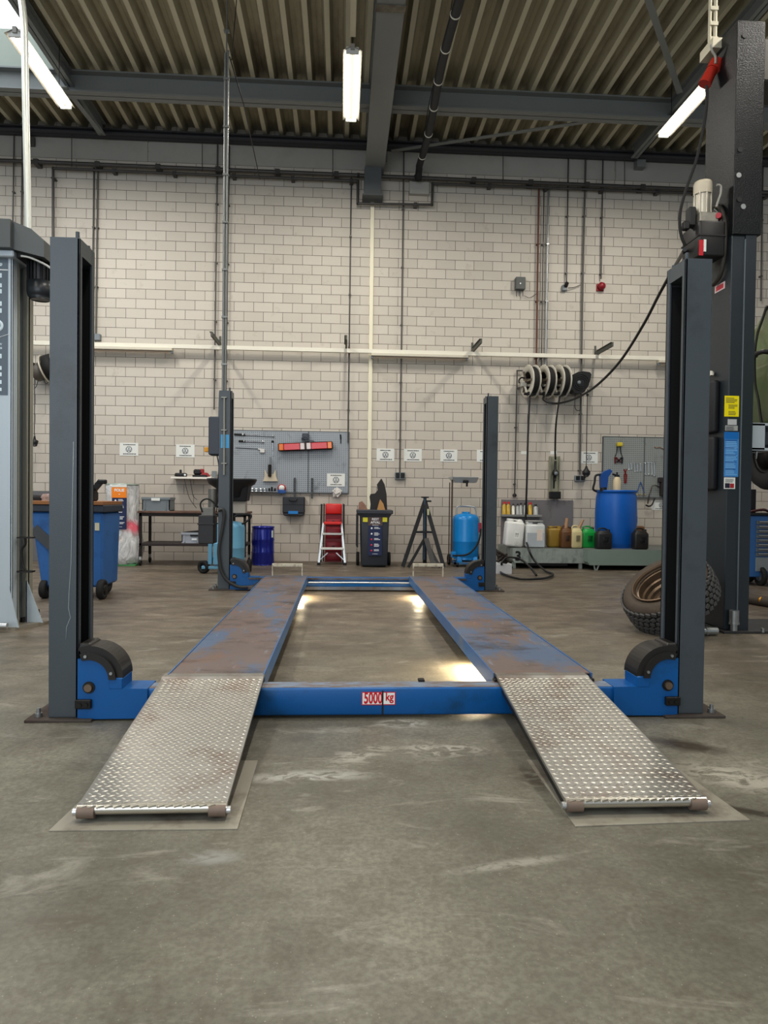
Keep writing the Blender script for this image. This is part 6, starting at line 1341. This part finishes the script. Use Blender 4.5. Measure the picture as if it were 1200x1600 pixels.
# spill pallets
def pallet(px0, px1, pyt, pyb, pyf, label, m, bev):
    Y = depth((px0+px1)/2, pyf); x0, x1, z0, z1 = R(px0, pyt, px1, pyb, Y)
    t = thing('spill_pallet', label, 'spill pallet', base(x0, x1, Y, 0))
    pl = [(x0+bev, z0), (x1-bev, z0), (x1, z0+bev*1.5), (x1, z1), (x0, z1), (x0, z0+bev*1.5)]
    obj('pan', MB().prism(pl, 'xz', Y, YW-.03), m, t)
    mb = MB().box(x0+.01, x1-.01, Y+.02, YW-.05, z1, z1+.008)
    obj('grating', mb, mat('grating_pale', (140, 144, 140), .5, .5, .2, 30), t)
    return t, Y, x0, x1, z0, z1+.008
gal = mat('galvanised_pan', (166, 174, 168), .45, .5, .22, 22, dirt=(128, 136, 132), damt=.4, dscale=9, stretch=(1, 1, .5))
t, Yp1, px0_, px1_, pz0, PZ = pallet(801, 917, 858, 880, 889, 'galvanised spill pallet with a black figure 3 on its front', gal, .03)
for px in (803, 907):
    q = at(px, 885, Y=Yp1+.02); 
    for yy in (Yp1+.03, YW-.12): obj('foot', MB().box(q.x-.02, q.x+.03, yy, yy+.05, 0, pz0, .002), gal, t)
q = at(809.5, 869.5, Y=Yp1); mb = MB().text('3', .19, face_cam(q.x, Yp1-.001, q.z), .006, .0004); obj('painted_number', mb, mat('paint_black', (24, 24, 24), .6), t)
obj('lower_tub', MB().box(px0_+.25, px1_-.25, Yp1+.08, YW-.1, .03, pz0, .01), black_m, t)
t, Yp2, qx0_, qx1_, qz0, PZ2 = pallet(918.5, 1150, 860, 884, 892, 'long grey-green spill pallet under the blue barrel', mat('pallet_grey_green', (132, 146, 136), .45, .1, .06), .03)
for px in (931, 1130):
    q = at(px, 885, Y=Yp2+.02)
    for yy in (Yp2+.02, YW-.12): obj('foot', MB().bar((q.x-.03, yy, qz0), (q.x-.01, yy, .0), .02).bar((q.x+.04, yy, qz0), (q.x+.01, yy, .0), .02), gal, t)
# canisters
def can(px0, py0, px1, Y, zb_, label, col, alpha=1., style='side', d=.16, rot=0, capcol=(30, 30, 30), tilt=0, rough=.4):
    x0, x1, _, z1 = R(px0, py0, px1, py0+40, Y); h = z1-zb_; w = x1-x0; xm = (x0+x1)/2
    t = thing('canister', label, 'canister', (xm, Y+d/2, zb_))
    T = Matrix.Translation((xm, Y+d/2, zb_+.001+abs(tilt)*.0017*w*10*.5)) @ Euler((0, radians(tilt), 0)).to_matrix().to_4x4() @ Matrix.Translation((0, 0, 0))
    m = mat('canister_%d_%d_%d' % col, col, rough, 0, .14, 7, dirt=tuple(int(c*.8) for c in col), damt=.25, alpha=alpha)
    mb = MB()
    if style == 'side':
        mb.frus((-w/2, w/2, -d/2, d/2, 0), (-w/2, w/2, -d/2, d/2, h*.8), .03, T, 3)
        mb.frus((-w/2+.004, w/2-.004, -d/2+.004, d/2-.004, h*.72), (-w*.36, w*.36, -d*.3, d*.3, h*.9), .02, T, 2)
        obj('canister_body', mb, m, t)
        pts = [(-w*.34, 0, h*.84), (-w*.30, 0, h*.97), (0, 0, h*1.0), (w*.20, 0, h*.95), (w*.22, 0, h*.86)]
        obj('handle', MB().tube([T @ V(p) for p in smooth(pts, 4)], .012, 8), m, t)
        obj('cap', MB().cyl(T @ V((w*.33, 0, h*.84)), T @ V((w*.36, 0, h*.95)), .022, seg=14), mat('cap_%d' % capcol[0], capcol, .5), t)
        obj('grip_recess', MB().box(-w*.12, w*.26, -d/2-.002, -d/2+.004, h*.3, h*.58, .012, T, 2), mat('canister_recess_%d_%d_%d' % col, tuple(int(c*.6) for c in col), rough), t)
    else:
        mb.frus((-w/2, w/2, -d/2, d/2, 0), (-w/2, w/2, -d/2, d/2, h*.9), .035, T, 3)
        mb.box(-w*.42, -w*.12, -d*.3, d*.3, h*.88, h*.99, .012, T, 2); mb.box(w*.12, w*.42, -d*.3, d*.3, h*.88, h*.96, .012, T, 2)
        obj('canister_body', mb, m, t)
        obj('handle', MB().box(-w*.35, w*.35, -.015, .015, h*.93, h*.985, .01, T, 2), m, t)
        obj('cap', MB().cyl(T @ V((w*.28, -d*.1, h*.93)), T @ V((w*.28, -d*.1, h*1.0)), .025, seg=14), m, t)
    return t, T, w, h, d
Yk = Yp1+.12
t, T, w, h, d = can(789.5, 812, 817.5, Yk, PZ, 'white tall canister tilted to the right, leftmost on the galvanised pallet', (222, 222, 218), style='top', tilt=5, d=.22)
mb = MB().box(-w*.04, w*.24, -d/2-.002, -d/2+.0, h*.30, h*.58, 0, T); lb = obj('square_label', mb, paper_m, t)
mb = MB()
for s in (0, 1): mb.box(w*(.03+.1*s), w*(.05+.1*s), -d/2-.003, -d/2-.002, h*.36, h*.5, 0, T); mb.box(w*(.01+.1*s), w*(.07+.1*s), -d/2-.003, -d/2-.002, h*.46, h*.48, 0, T)
obj('arrow_print', mb, ink_m, lb)
t, T, w, h, d = can(822.5, 815, 852.5, Yk-.02, PZ, 'translucent white canister with clear liquid and a paper label', (206, 208, 206), style='top', d=.22, rough=.25)
obj('paper_label', MB().box(w*.05, w*.34, -d/2-.002, -d/2, h*.28, h*.7, 0, T), mat('label_pinkish', (220, 206, 194), .7, 0, .1, 30), t); obj('liquid_band', MB().box(-w*.46, w*.46, -d/2-.0008, -d/2+.01, h*.03, h*.58, .004, T), mat('liquid_pale_grey', (176, 182, 186), .3), t)
obj('cover_film', MB().box(-w*.42, w*.42, -d*.4, d*.4, h*.985, h*1.03, .01, T), mat('film_grey', (160, 160, 156), .4, 0, .2, 20), t)
can(857, 822, 881, Yk+.08, PZ, 'olive yellow canister behind the brown one', (146, 118, 44), capcol=(120, 90, 40), style='top')
t, T, w, h, d = can(877.5, 822, 895, Yk-.04, PZ, 'brown translucent canister with an upright pale spout', (98, 64, 34), capcol=(70, 40, 24))
obj('spout', MB().cyl(T @ V((-.0, 0, h*.85)), T @ V((.02, 0, h*1.35)), .03, .024, seg=10), mat('spout_beige', (168, 134, 104), .5), t)
t, T, w, h, d = can(893.5, 822, 911, Yk-.06, PZ, 'cream canister with a slanting pale spout', (196, 184, 140), capcol=(150, 140, 110))
obj('spout', MB().cyl(T @ V((.04, 0, h*.85)), T @ V((.11, 0, h*1.28)), .022, .018, seg=10), mat('spout_beige', (168, 134, 104), .5), t)
can(910, 823, 932, Yk-.02, PZ, 'bright green canister between the cream and the black one', (20, 150, 66), rough=.3)
can(933.5, 826, 957.5, Yp2+.025, PZ2, 'black canister in front of the blue barrel, to its left', (34, 34, 36), rough=.4)
can(992, 826, 1014.5, Yp2+.025, PZ2, 'black canister to the right of the blue barrel', (38, 36, 34), rough=.4)
# blue barrel
Yq = Yp2+.19; x0, x1, _, z1 = R(931.5, 766, 993, 857, Yq+.3); r = (x1-x0)/2; xm = (x0+x1)/2; h = z1-PZ2; yb_ = Yq+r
t = thing('plastic_barrel', 'tall bright blue plastic barrel on the long spill pallet', 'barrel', (xm, yb_, PZ2))
pr = [(0, 0), (r*.84, 0), (r*.9, .015), (r*.93, .08), (r*1.0, h*.35), (r*1.0, h*.62), (r*.965, h*.88), (r*.93, h*.93), (r*.93, h*.955), (r*.97, h*.96), (r*.98, h*.99), (r*.95, h), (r*.88, h*.995), (r*.86, h*.975), (0, h*.975)]
obj('barrel_body', MB().lathe(pr, Matrix.Translation((xm, yb_, PZ2)), 48), mat('barrel_blue', (0, 94, 178), .38, 0, .04), t)
obj('paper_label', MB().box(xm+r*.97, xm+r*1.0, yb_-.1, yb_+.02, PZ2+h*.42, PZ2+h*.55), paper_m, t)
BT = PZ2+h*.976
q = at(942, 745, Y=yb_-.1); t = thing('barrel_pump', 'blue hand pump with black lever on top of the blue barrel', 'pump', (q.x, yb_-.1, BT)); z9 = at(942, 733, Y=yb_-.1).z
obj('pump_body', MB().prism([(q.x-.035, BT+.05), (q.x+.055, BT+.05), (q.x+.07, z9-.12), (q.x+.13, z9-.03), (q.x+.09, z9), (q.x-.0, z9-.04), (q.x-.045, z9-.09)], 'xz', yb_-.14, yb_-.06), mat('pump_blue', (30, 80, 150), .4), t)
obj('pump_collar', MB().cyl((q.x+.01, yb_-.1, BT), (q.x+.01, yb_-.1, BT+.06), .05, seg=18), black_m, t)
obj('pump_lever', MB().tube(smooth([(q.x-.03, yb_-.1, z9-.08), (q.x-.11, yb_-.1, z9-.1), (q.x-.125, yb_-.1, z9-.2), (q.x-.145, yb_-.1, z9-.3), (q.x-.09, yb_-.1, z9-.335)], 4), .016), black_m, t)
q = at(964, 752, Y=yb_-.12); t = thing('spray_bottle', 'cream pressure sprayer standing on the blue barrel', 'sprayer', (q.x, yb_-.12, BT)); z9 = at(964, 738, Y=yb_-.12).z; hh = z9-BT
obj('bottle_body', MB().lathe([(0, 0), (.058, .0), (.06, .02), (.06, hh*.55), (.04, hh*.72), (.03, hh*.78), (0, hh*.78)], Matrix.Translation((q.x, yb_-.12, BT)), 20), mat('sprayer_cream', (206, 190, 158), .4, 0, .1), t)
obj('spray_head', MB().cyl((q.x, yb_-.12, BT+hh*.76), (q.x, yb_-.12, BT+hh*.86), .035).cyl((q.x, yb_-.12, BT+hh*.84), (q.x-.07, yb_-.12, BT+hh*.9), .015).cyl((q.x, yb_-.12, BT+hh*.86), (q.x, yb_-.12, BT+hh), .012), black_m, t)
# rusty part lying on the right canister
q = at(1001, 824, Y=YW-.25); solo('funnel_scrap', MB().frus((q.x-.09, q.x+.06, YW-.3, YW-.15, PZ2), (q.x-.1, q.x+.05, YW-.3, YW-.14, at(1001, 820, Y=YW-.25).z-.02), .02), mat('dull_orange_brown', (136, 92, 50), .6, 0, .3, 14), 'brown canister half hidden behind the right black canister', 'canister')
# ---- small tool board right
board(942, 683.5, 1075, 777, 'tool_board', 'smaller grey perforated tool board behind the right post', peg_mat('pegboard_grey_two', (152, 156, 153)), 1007)
YP = YW-.037
def spanner(px, p0, p1, r, label, g):
    a, b_ = at(px, p0, Y=YP), at(px+1, p1, Y=YP); mb = MB().bar(a, b_, .011, .006, (0, 1, 0))
    for q, s in ((a, 1), (b_, -1)): mb.lathe([(r*.45, -.004), (r, -.004), (r, .004), (r*.45, .004)], Matrix.Translation(q) @ Matrix.Rotation(pi/2, 4, 'X'), 10, close=True)
    solo('open_spanner', mb, chrome_m, label, 'spanner', g)
for px in (982, 986, 991, 995.5, 1000): spanner(px, 724, 733 if px < 990 else 736, .013, 'one of the five short spanners hanging in a row on the smaller tool board', 'short spanners on the smaller board')
for px in (1008, 1013, 1018, 1022): spanner(px, 723, 741+(px-1008)*.1, .017, 'one of the four long spanners right of the short ones on the smaller tool board', 'long spanners on the smaller board')
q = at(967, 695, Y=YP); t = thing('booster_clamps', 'red and black clamps on a yellow holder on the smaller tool board', 'clamps', q)
obj('yellow_holder', MB().box(q.x-.045, q.x+.045, YW-.1, YW-.03, q.z-.03, q.z+.035, .012), mat('holder_yellow', (206, 186, 60), .5, 0, .08), t)
mb = MB()
for s in (-1, 1): mb.tube(smooth([q+V((s*.025, 0, -.03)), q+V((s*.035, 0, -.12)), q+V((s*.06, 0, -.19))], 4), .006)
obj('clamp_leads', mb, black_m, t)
for s, m in ((-1, mat('clamp_dark_red', (96, 24, 28), .45)), (1, black_m)): obj('clamp', MB().bar(q+V((s*.06, 0, -.2)), q+V((-s*.05, 0, -.31)) if False else q+V((s*.055, 0, -.30)), .022, .02, (0, 1, 0)).bar(q+V((s*.05, -.01, -.2)), q+V((-s*.03, -.01, -.28)), .018, .015, (0, 1, 0)), m, t)
q = at(977, 743, Y=YP); solo('red_pliers', MB().bar(at(976, 755, Y=YP), at(975.5, 741, Y=YP), .016, .014, (0, 1, 0)).bar(at(978, 755, Y=YP), at(979, 741, Y=YP), .016, .014, (0, 1, 0)).bar(at(979, 744, Y=YP), at(975, 733, Y=YP), .014, .012, (0, 1, 0)).bar(at(975, 744, Y=YP), at(979, 733, Y=YP), .014, .012, (0, 1, 0)), mat('pliers_red', (130, 24, 24), .45), 'dark red pliers left of the short spanners', 'pliers')
a = at(1001, 753, Y=YP); t = thing('divider_tool', 'blue-handled divider with brass ends low on the smaller tool board', 'tool', a)
for s, px in ((-1, 995), (1, 1007)): obj('handle', MB().bar(a, at(px, 770, Y=YP), .011, .01, (0, 1, 0)), mat('handle_blue', (70, 96, 150), .4), t)
for px in (995, 999, 1003, 1008): q = at(px, 773, Y=YP); obj('brass_end', MB().lathe([(0, -.012), (.012, -.006), (.012, .006), (0, .012)], Matrix.Translation(q), 10), mat('brass_pale', (196, 176, 120), .3, .7), t)
mb = MB().tube(smooth([at(a_, b_, Y=YP-.03) for a_, b_ in ((1009, 789), (1014, 791), (1019, 788), (1023, 778))], 4), .012)
t = thing('crank_handle', 'bent dark crank handle hanging at the lower right of the smaller tool board', 'crank', at(1015, 785, Y=YP)); obj('crank_hook', mb, black_m, t)
obj('crank_rod', MB().tube([at(a_, b_, Y=YP-.03) for a_, b_ in ((1012, 787), (1014, 774), (1019, 759), (1024, 758), (1030, 761))], .009), mat('rod_brown_grey', (96, 86, 80), .5, .4), t)
q = at(1036, 756, Y=YP-.03); solo('hanging_winch', MB().box(q.x-.05, q.x+.06, YW-.14, YW-.035, q.z-.2, q.z+.1, .015).box(q.x-.09, q.x, YW-.12, YW-.05, q.z+.02, q.z+.1, .01), mat('winch_dark', (44, 38, 36), .5, 0, .2), 'dark winch-like tool at the right of the smaller tool board beside the post', 'tool')
solo('wall_hook', MB().tube(smooth([at(a_, b_, Y=YP) for a_, b_ in ((1023, 698), (1025, 700), (1031, 699), (1037, 702))], 3), .006), mat('hook_pale_brown', (150, 110, 80), .5, .3), 'small pale hook high on the smaller tool board', 'hook')
# ---- hose end holder
x0, x1, z0, z1 = R(858, 713, 874, 771, YW-.03)
t = thing('hose_holder', 'pale upright holder on the wall with a black hose gun in it', 'holder', base(x0, x1, YW, z0))
obj('back_plate', MB().box(x0, x1, YW-.02, YW+.002, z0, z1).box(x0, x0+.012, YW-.06, YW-.02, z0, z1).box(x1-.012, x1, YW-.06, YW-.02, z0, z1), mat('holder_pale', (150, 150, 132), .5, .1, .1), t)
obj('drip_cup', MB().box(x0+.0, x1+.01, YW-.1, YW-.02, z0-.08, z0+.03, .008), black_m, t)
q = at(866, 740, Y=YW-.07); xq = (x0+x1)/2
obj('nozzle_slot', MB().box(xq-.012, xq+.012, YW-.024, YW-.02, z0+.08, z0+.28), black_m, t)
gun = thing('grease_gun', 'black hose gun hanging in the pale wall holder', 'hose gun', q)
obj('gun_body', MB().lathe([(0, -.12), (.015, -.12), (.02, -.04), (.045, -.02), (.05, .02), (.035, .05), (.018, .07), (.018, .2), (0, .2)], Matrix.Translation((xq, YW-.08, q.z-.0)), 14), black_m, gun)
obj('gun_dial', MB().lathe([(0, 0), (.03, 0), (.03, .004), (0, .004)], face_cam(xq, YW-.13, q.z), 16), grey_m, gun)
# ---- hose reels
reel_w = mat('reel_white', (206, 202, 190), .4, .1, .08, 10, dirt=(150, 120, 90), damt=.2, dscale=9)
YRl = YW-.32
def reel(px, py, label, tilt=-80):
    q = at(px, py, Y=YRl); t = thing('hose_reel', label, 'hose reel', q, 'white hose reels on the wall')
    Mr = TR(q) @ Matrix.Rotation(radians(tilt), 4, 'Z') @ Matrix.Rotation(pi/2, 4, 'X')
    Rr = .25
    for z in (-.065, .05): obj('flange', MB().lathe([(Rr*.58, z), (Rr, z), (Rr+.006, z+.006), (Rr, z+.012), (Rr*.58, z+.012)], Mr, 40, close=True), reel_w, t)
    obj('hose_coil', MB().lathe([(Rr*.5, -.048), (Rr*.88, -.048), (Rr*.92, -.03), (Rr*.9, 0), (Rr*.92, .03), (Rr*.88, .048), (Rr*.5, .048)], Mr, 36, close=True), rubber_m, t)
    mb = MB()
    for k in range(3):
        a = k*2*pi/3; p = Mr @ V((0, 0, -.085)); mb.bar(Mr @ V((0, 0, .08)), Mr @ V((Rr*.75*cos(a), Rr*.75*sin(a), .075)), .03, .01, (0, 1, 0))
    mb.cyl(Mr @ V((0, 0, -.12)), Mr @ V((0, 0, .1)), .04)
    obj('hub', mb, mat('reel_hub', (120, 110, 98), .5, .3, .2, 20), t)
    obj('frame', MB().bar(Mr @ V((0, 0, .12)), (q.x-.05, YRl-.05, q.z-.25), .03, .012, (0, 1, 0)).box(q.x-.03, q.x+.03, YRl+.1, YW, q.z-.06, q.z+.06).bar(Mr @ V((0, 0, -.1)), (q.x+.01, YW-.1, q.z), .04), reel_w, t)
    qg = at(px-2, 616, Y=YRl-.05); obj('hose_guide', MB().cyl((qg.x-.09, YRl-.08, qg.z), (qg.x+.09, YRl-.08, qg.z), .02).box(qg.x-.04, qg.x+.04, YRl-.12, YRl-.04, qg.z-.02, qg.z+.03, .006), black_m, t)
    return q, qg
g1 = reel(829, 596, 'leftmost of the three white hose reels'); g2 = reel(853, 596, 'middle one of the three white hose reels'); g3 = reel(876, 596, 'rightmost white hose reel, beside the black retractable reel')
q = at(817, 600, Y=YRl); t = thing('swivel_fitting', 'grey swivel fitting with a short curved pipe left of the hose reels', 'fitting', q)
obj('fitting_body', MB().box(q.x-.04, q.x+.06, YRl-.04, YRl+.04, q.z-.05, q.z+.03, .01).box(q.x-.02, q.x+.02, YRl, YW, q.z-.02, q.z+.02), mat('fitting_grey', (170, 168, 160), .4, .4), t); obj('fitting_pipe', MB().tube(smooth([at(a_, b_, Y=YRl) for a_, b_ in ((811.5, 599), (811, 594), (815, 590), (822, 592))], 4), .012), rubber_m, t)
q = at(905, 598.5, Y=YW-.25); t = thing('retractable_reel', 'black enclosed retractable reel, rightmost of the reels', 'reel', q)
prf = [(-.20, .08), (-.18, .15), (-.05, .22), (.06, .235), (.2, .22), (.235, .17), (.21, .04), (.17, -.06), (.09, -.2), (-.02, -.23), (-.12, -.21), (-.16, -.15), (-.2, -.17), (-.2, 0)]
obj('reel_case', MB().prism([(q.x+a_*.75, q.z+b_*.75) for a_, b_ in prf], 'xz', YW-.3, YW-.12), mat('reel_case_black', (28, 28, 30), .4), t)
mb = MB()
for rr_ in (.06, .09, .12): mb.lathe([(rr_, 0), (rr_+.012, 0), (rr_+.006, .008)], face_cam(q.x+.01, YW-.301, q.z), 30, close=True)
obj('case_ribs', mb, black_m, t); obj('badge', MB().lathe([(0, 0), (.03, 0), (.03, .004), (0, .004)], face_cam(q.x-.02, YW-.302, q.z+.0), 18), grey_m, t)
obj('mount', MB().box(q.x-.18, q.x-.12, YW-.2, YW, q.z-.06, q.z+.06).box(q.x-.05, q.x+.05, YW-.12, YW, q.z-.05, q.z+.05), reel_w, t)
mb = MB().tube([at(a_, b_, Y=YW-.2) for a_, b_ in ((918, 608), (917, 660), (916, 729))], .006).tube(smooth([at(a_, b_, Y=YW-.2) for a_, b_ in ((899, 614), (898, 632), (900, 640), (906, 641), (907, 630), (907, 614))], 4), .005)
obj('reel_cable', mb, rubber_m, t)
q = at(918, 617, Y=YW-.2); obj('cable_stop', MB().lathe([(0, -.02), (.02, -.012), (.02, .012), (0, .02)], Matrix.Translation(q)), black_m, t)
q = at(916, 738, Y=YW-.2); obj('cable_socket', MB().lathe([(0, -.08), (.03, -.07), (.06, -.03), (.062, .01), (.03, .05), (.012, .1), (0, .1)], Matrix.Translation(q)).bar(q+V((-.0, 0, -.05)), q+V((-.05, 0, -.1)) , .03), black_m, t)
# hoses
hm = mat('hose_black', (26, 26, 26), .4, 0, .1)
pa_ = [V((g1[1].x, YRl-.08, g1[1].z-.01))]+[at(a_, b_, Y=YRl-.1) for a_, b_ in ((825, 680), (823, 760), (821, 830))]
cf = depth(835, 897)
fl = [V((at(a_, b_, Z=.03).x, at(a_, b_, Z=.03).y, .025)) for a_, b_ in ((850, 891), (864, 897), (850, 903), (815, 904), (790, 898), (782, 891), (800, 886))]
mid = [at(825, 855, Y=Yp1-.12), at(833, 873, Y=Yp1-.2), at(843, 884, Y=Yp1-.3)]
fl[0].y = max(fl[0].y-.1, 0)
up_ = [V((at(784, 885, Y=cf).x, cf, .12)), at(790, 872, Y=cf), at(802, 871, Y=cf), at(815, 875, Y=cf), at(828, 886, Y=cf-.1), V((at(838, 899, Z=.03).x, at(838, 899, Z=.03).y, .03))]
solo('air_hose', MB().tube(smooth(pa_+mid+fl+up_, 7), .015, 8), hm, 'black hose hanging from the leftmost white reel and coiled on the floor', 'hose')
solo('grease_hose', MB().tube(smooth([V((g3[1].x, YRl-.08, g3[1].z-.01)), at(869, 660, Y=YRl-.05), at(867.5, 700, Y=YRl+.1), V((xq, YW-.08, z1-.05))], 6), .014, 8), hm, 'black hose hanging straight from the rightmost white reel to the wall holder', 'hose')
pts = [V((g2[1].x, YRl-.08, g2[1].z-.01))]+[at(a_, b_, Y=y_) for a_, b_, y_ in ((849, 624, YRl-.1), (862, 630, YRl-.15), (880, 629, YRl-.4), (905, 620, YRl-.9), (935, 600, YRl-1.5), (970, 563, YRl-2.2), (1005, 508, YRl-3.0), (1030, 460, YRl-3.6), (1050, 424, YRl-4.1), (1070, 390, YU-.0))]
solo('air_hose', MB().tube(smooth(pts, 8), [.016]*(8*(len(pts)-1)+1), 8), hm, 'black hose swinging in a long arc from the middle white reel to the tall column', 'hose')
# things on the floor left of the pallet
Yj = depth(787, 897); x0, x1, _, z1 = R(776, 881, 800, 896, Yj)
t = thing('parts_box', 'white low box full of dark odds and ends behind the rear right post', 'box', base(x0, x1, Yj, 0))
obj('box_shell', MB().box(x0, x1, Yj, Yj+.4, 0, z1, .004), mat('box_white', (204, 204, 206), .6, 0, .04), t)
random.seed(5); mb = MB()
for k in range(16): mb.box(-.07, .07, -.015, .015, -.012, .012, .002, TR((random.uniform(x0+.05, x1-.08), Yj+random.uniform(.05, .35), z1+.02+.008*k), random.uniform(-25, 25), random.uniform(-40, 25), random.uniform(0, 180)))
obj('metal_scraps', mb, mat('scraps_dark', (52, 44, 40), .6, .3, .4, 20), t)
# clamp-like handles
# ============================================================ light
W = bpy.data.worlds.new('world'); bpy.context.scene.world = W; W.use_nodes = True
W.node_tree.nodes['Background'].inputs[0].default_value = (.86, .93, 1.0, 1); W.node_tree.nodes['Background'].inputs[1].default_value = .48
def area(name, loc, rot, sx, sy, power, col=(1, .95, .87)):
    d = bpy.data.lights.new(name, 'AREA'); d.shape = 'RECTANGLE'; d.size = sx; d.size_y = sy; d.energy = power; d.color = col
    o = bpy.data.objects.new(name, d); C.objects.link(o); o.location = loc; o.rotation_euler = tuple(radians(a) for a in rot); return o
for x in (LX1, LX2, LX3):
    for y in (1.0, 4.4): area('shop_lamp_light', (x, y, 5.85), (0, 0, 0), .25, 1.5, 70)
    area('hanging_lamp_light', (x, (LYA+LYB)/2, ZL-.06), (0, 0, 0), .2, 1.4, 85)
area('daylight_fill', (-2.5, -2.8, 3.0), (78, 0, -12), 6, 4, 210, (.86, .93, 1))  # added cool area light behind the camera for soft daylight, no gate modelled
for (x, y, e, s) in ((LR[1]-.05, YE-.5, 9, 1), (RR[0]+.05, YE-.5, 9, -1), (RR[0]+.05, YN+.68, 17, -1)):
    area('runway_lamp', (x, y, .088), (0, -28*s, 0), .03, .4, e*.5, (1, .86, .6))
sc = bpy.context.scene
sc.view_settings.view_transform = 'Standard'; sc.view_settings.look = 'None'; sc.view_settings.exposure = 0.2; sc.view_settings.gamma = .88
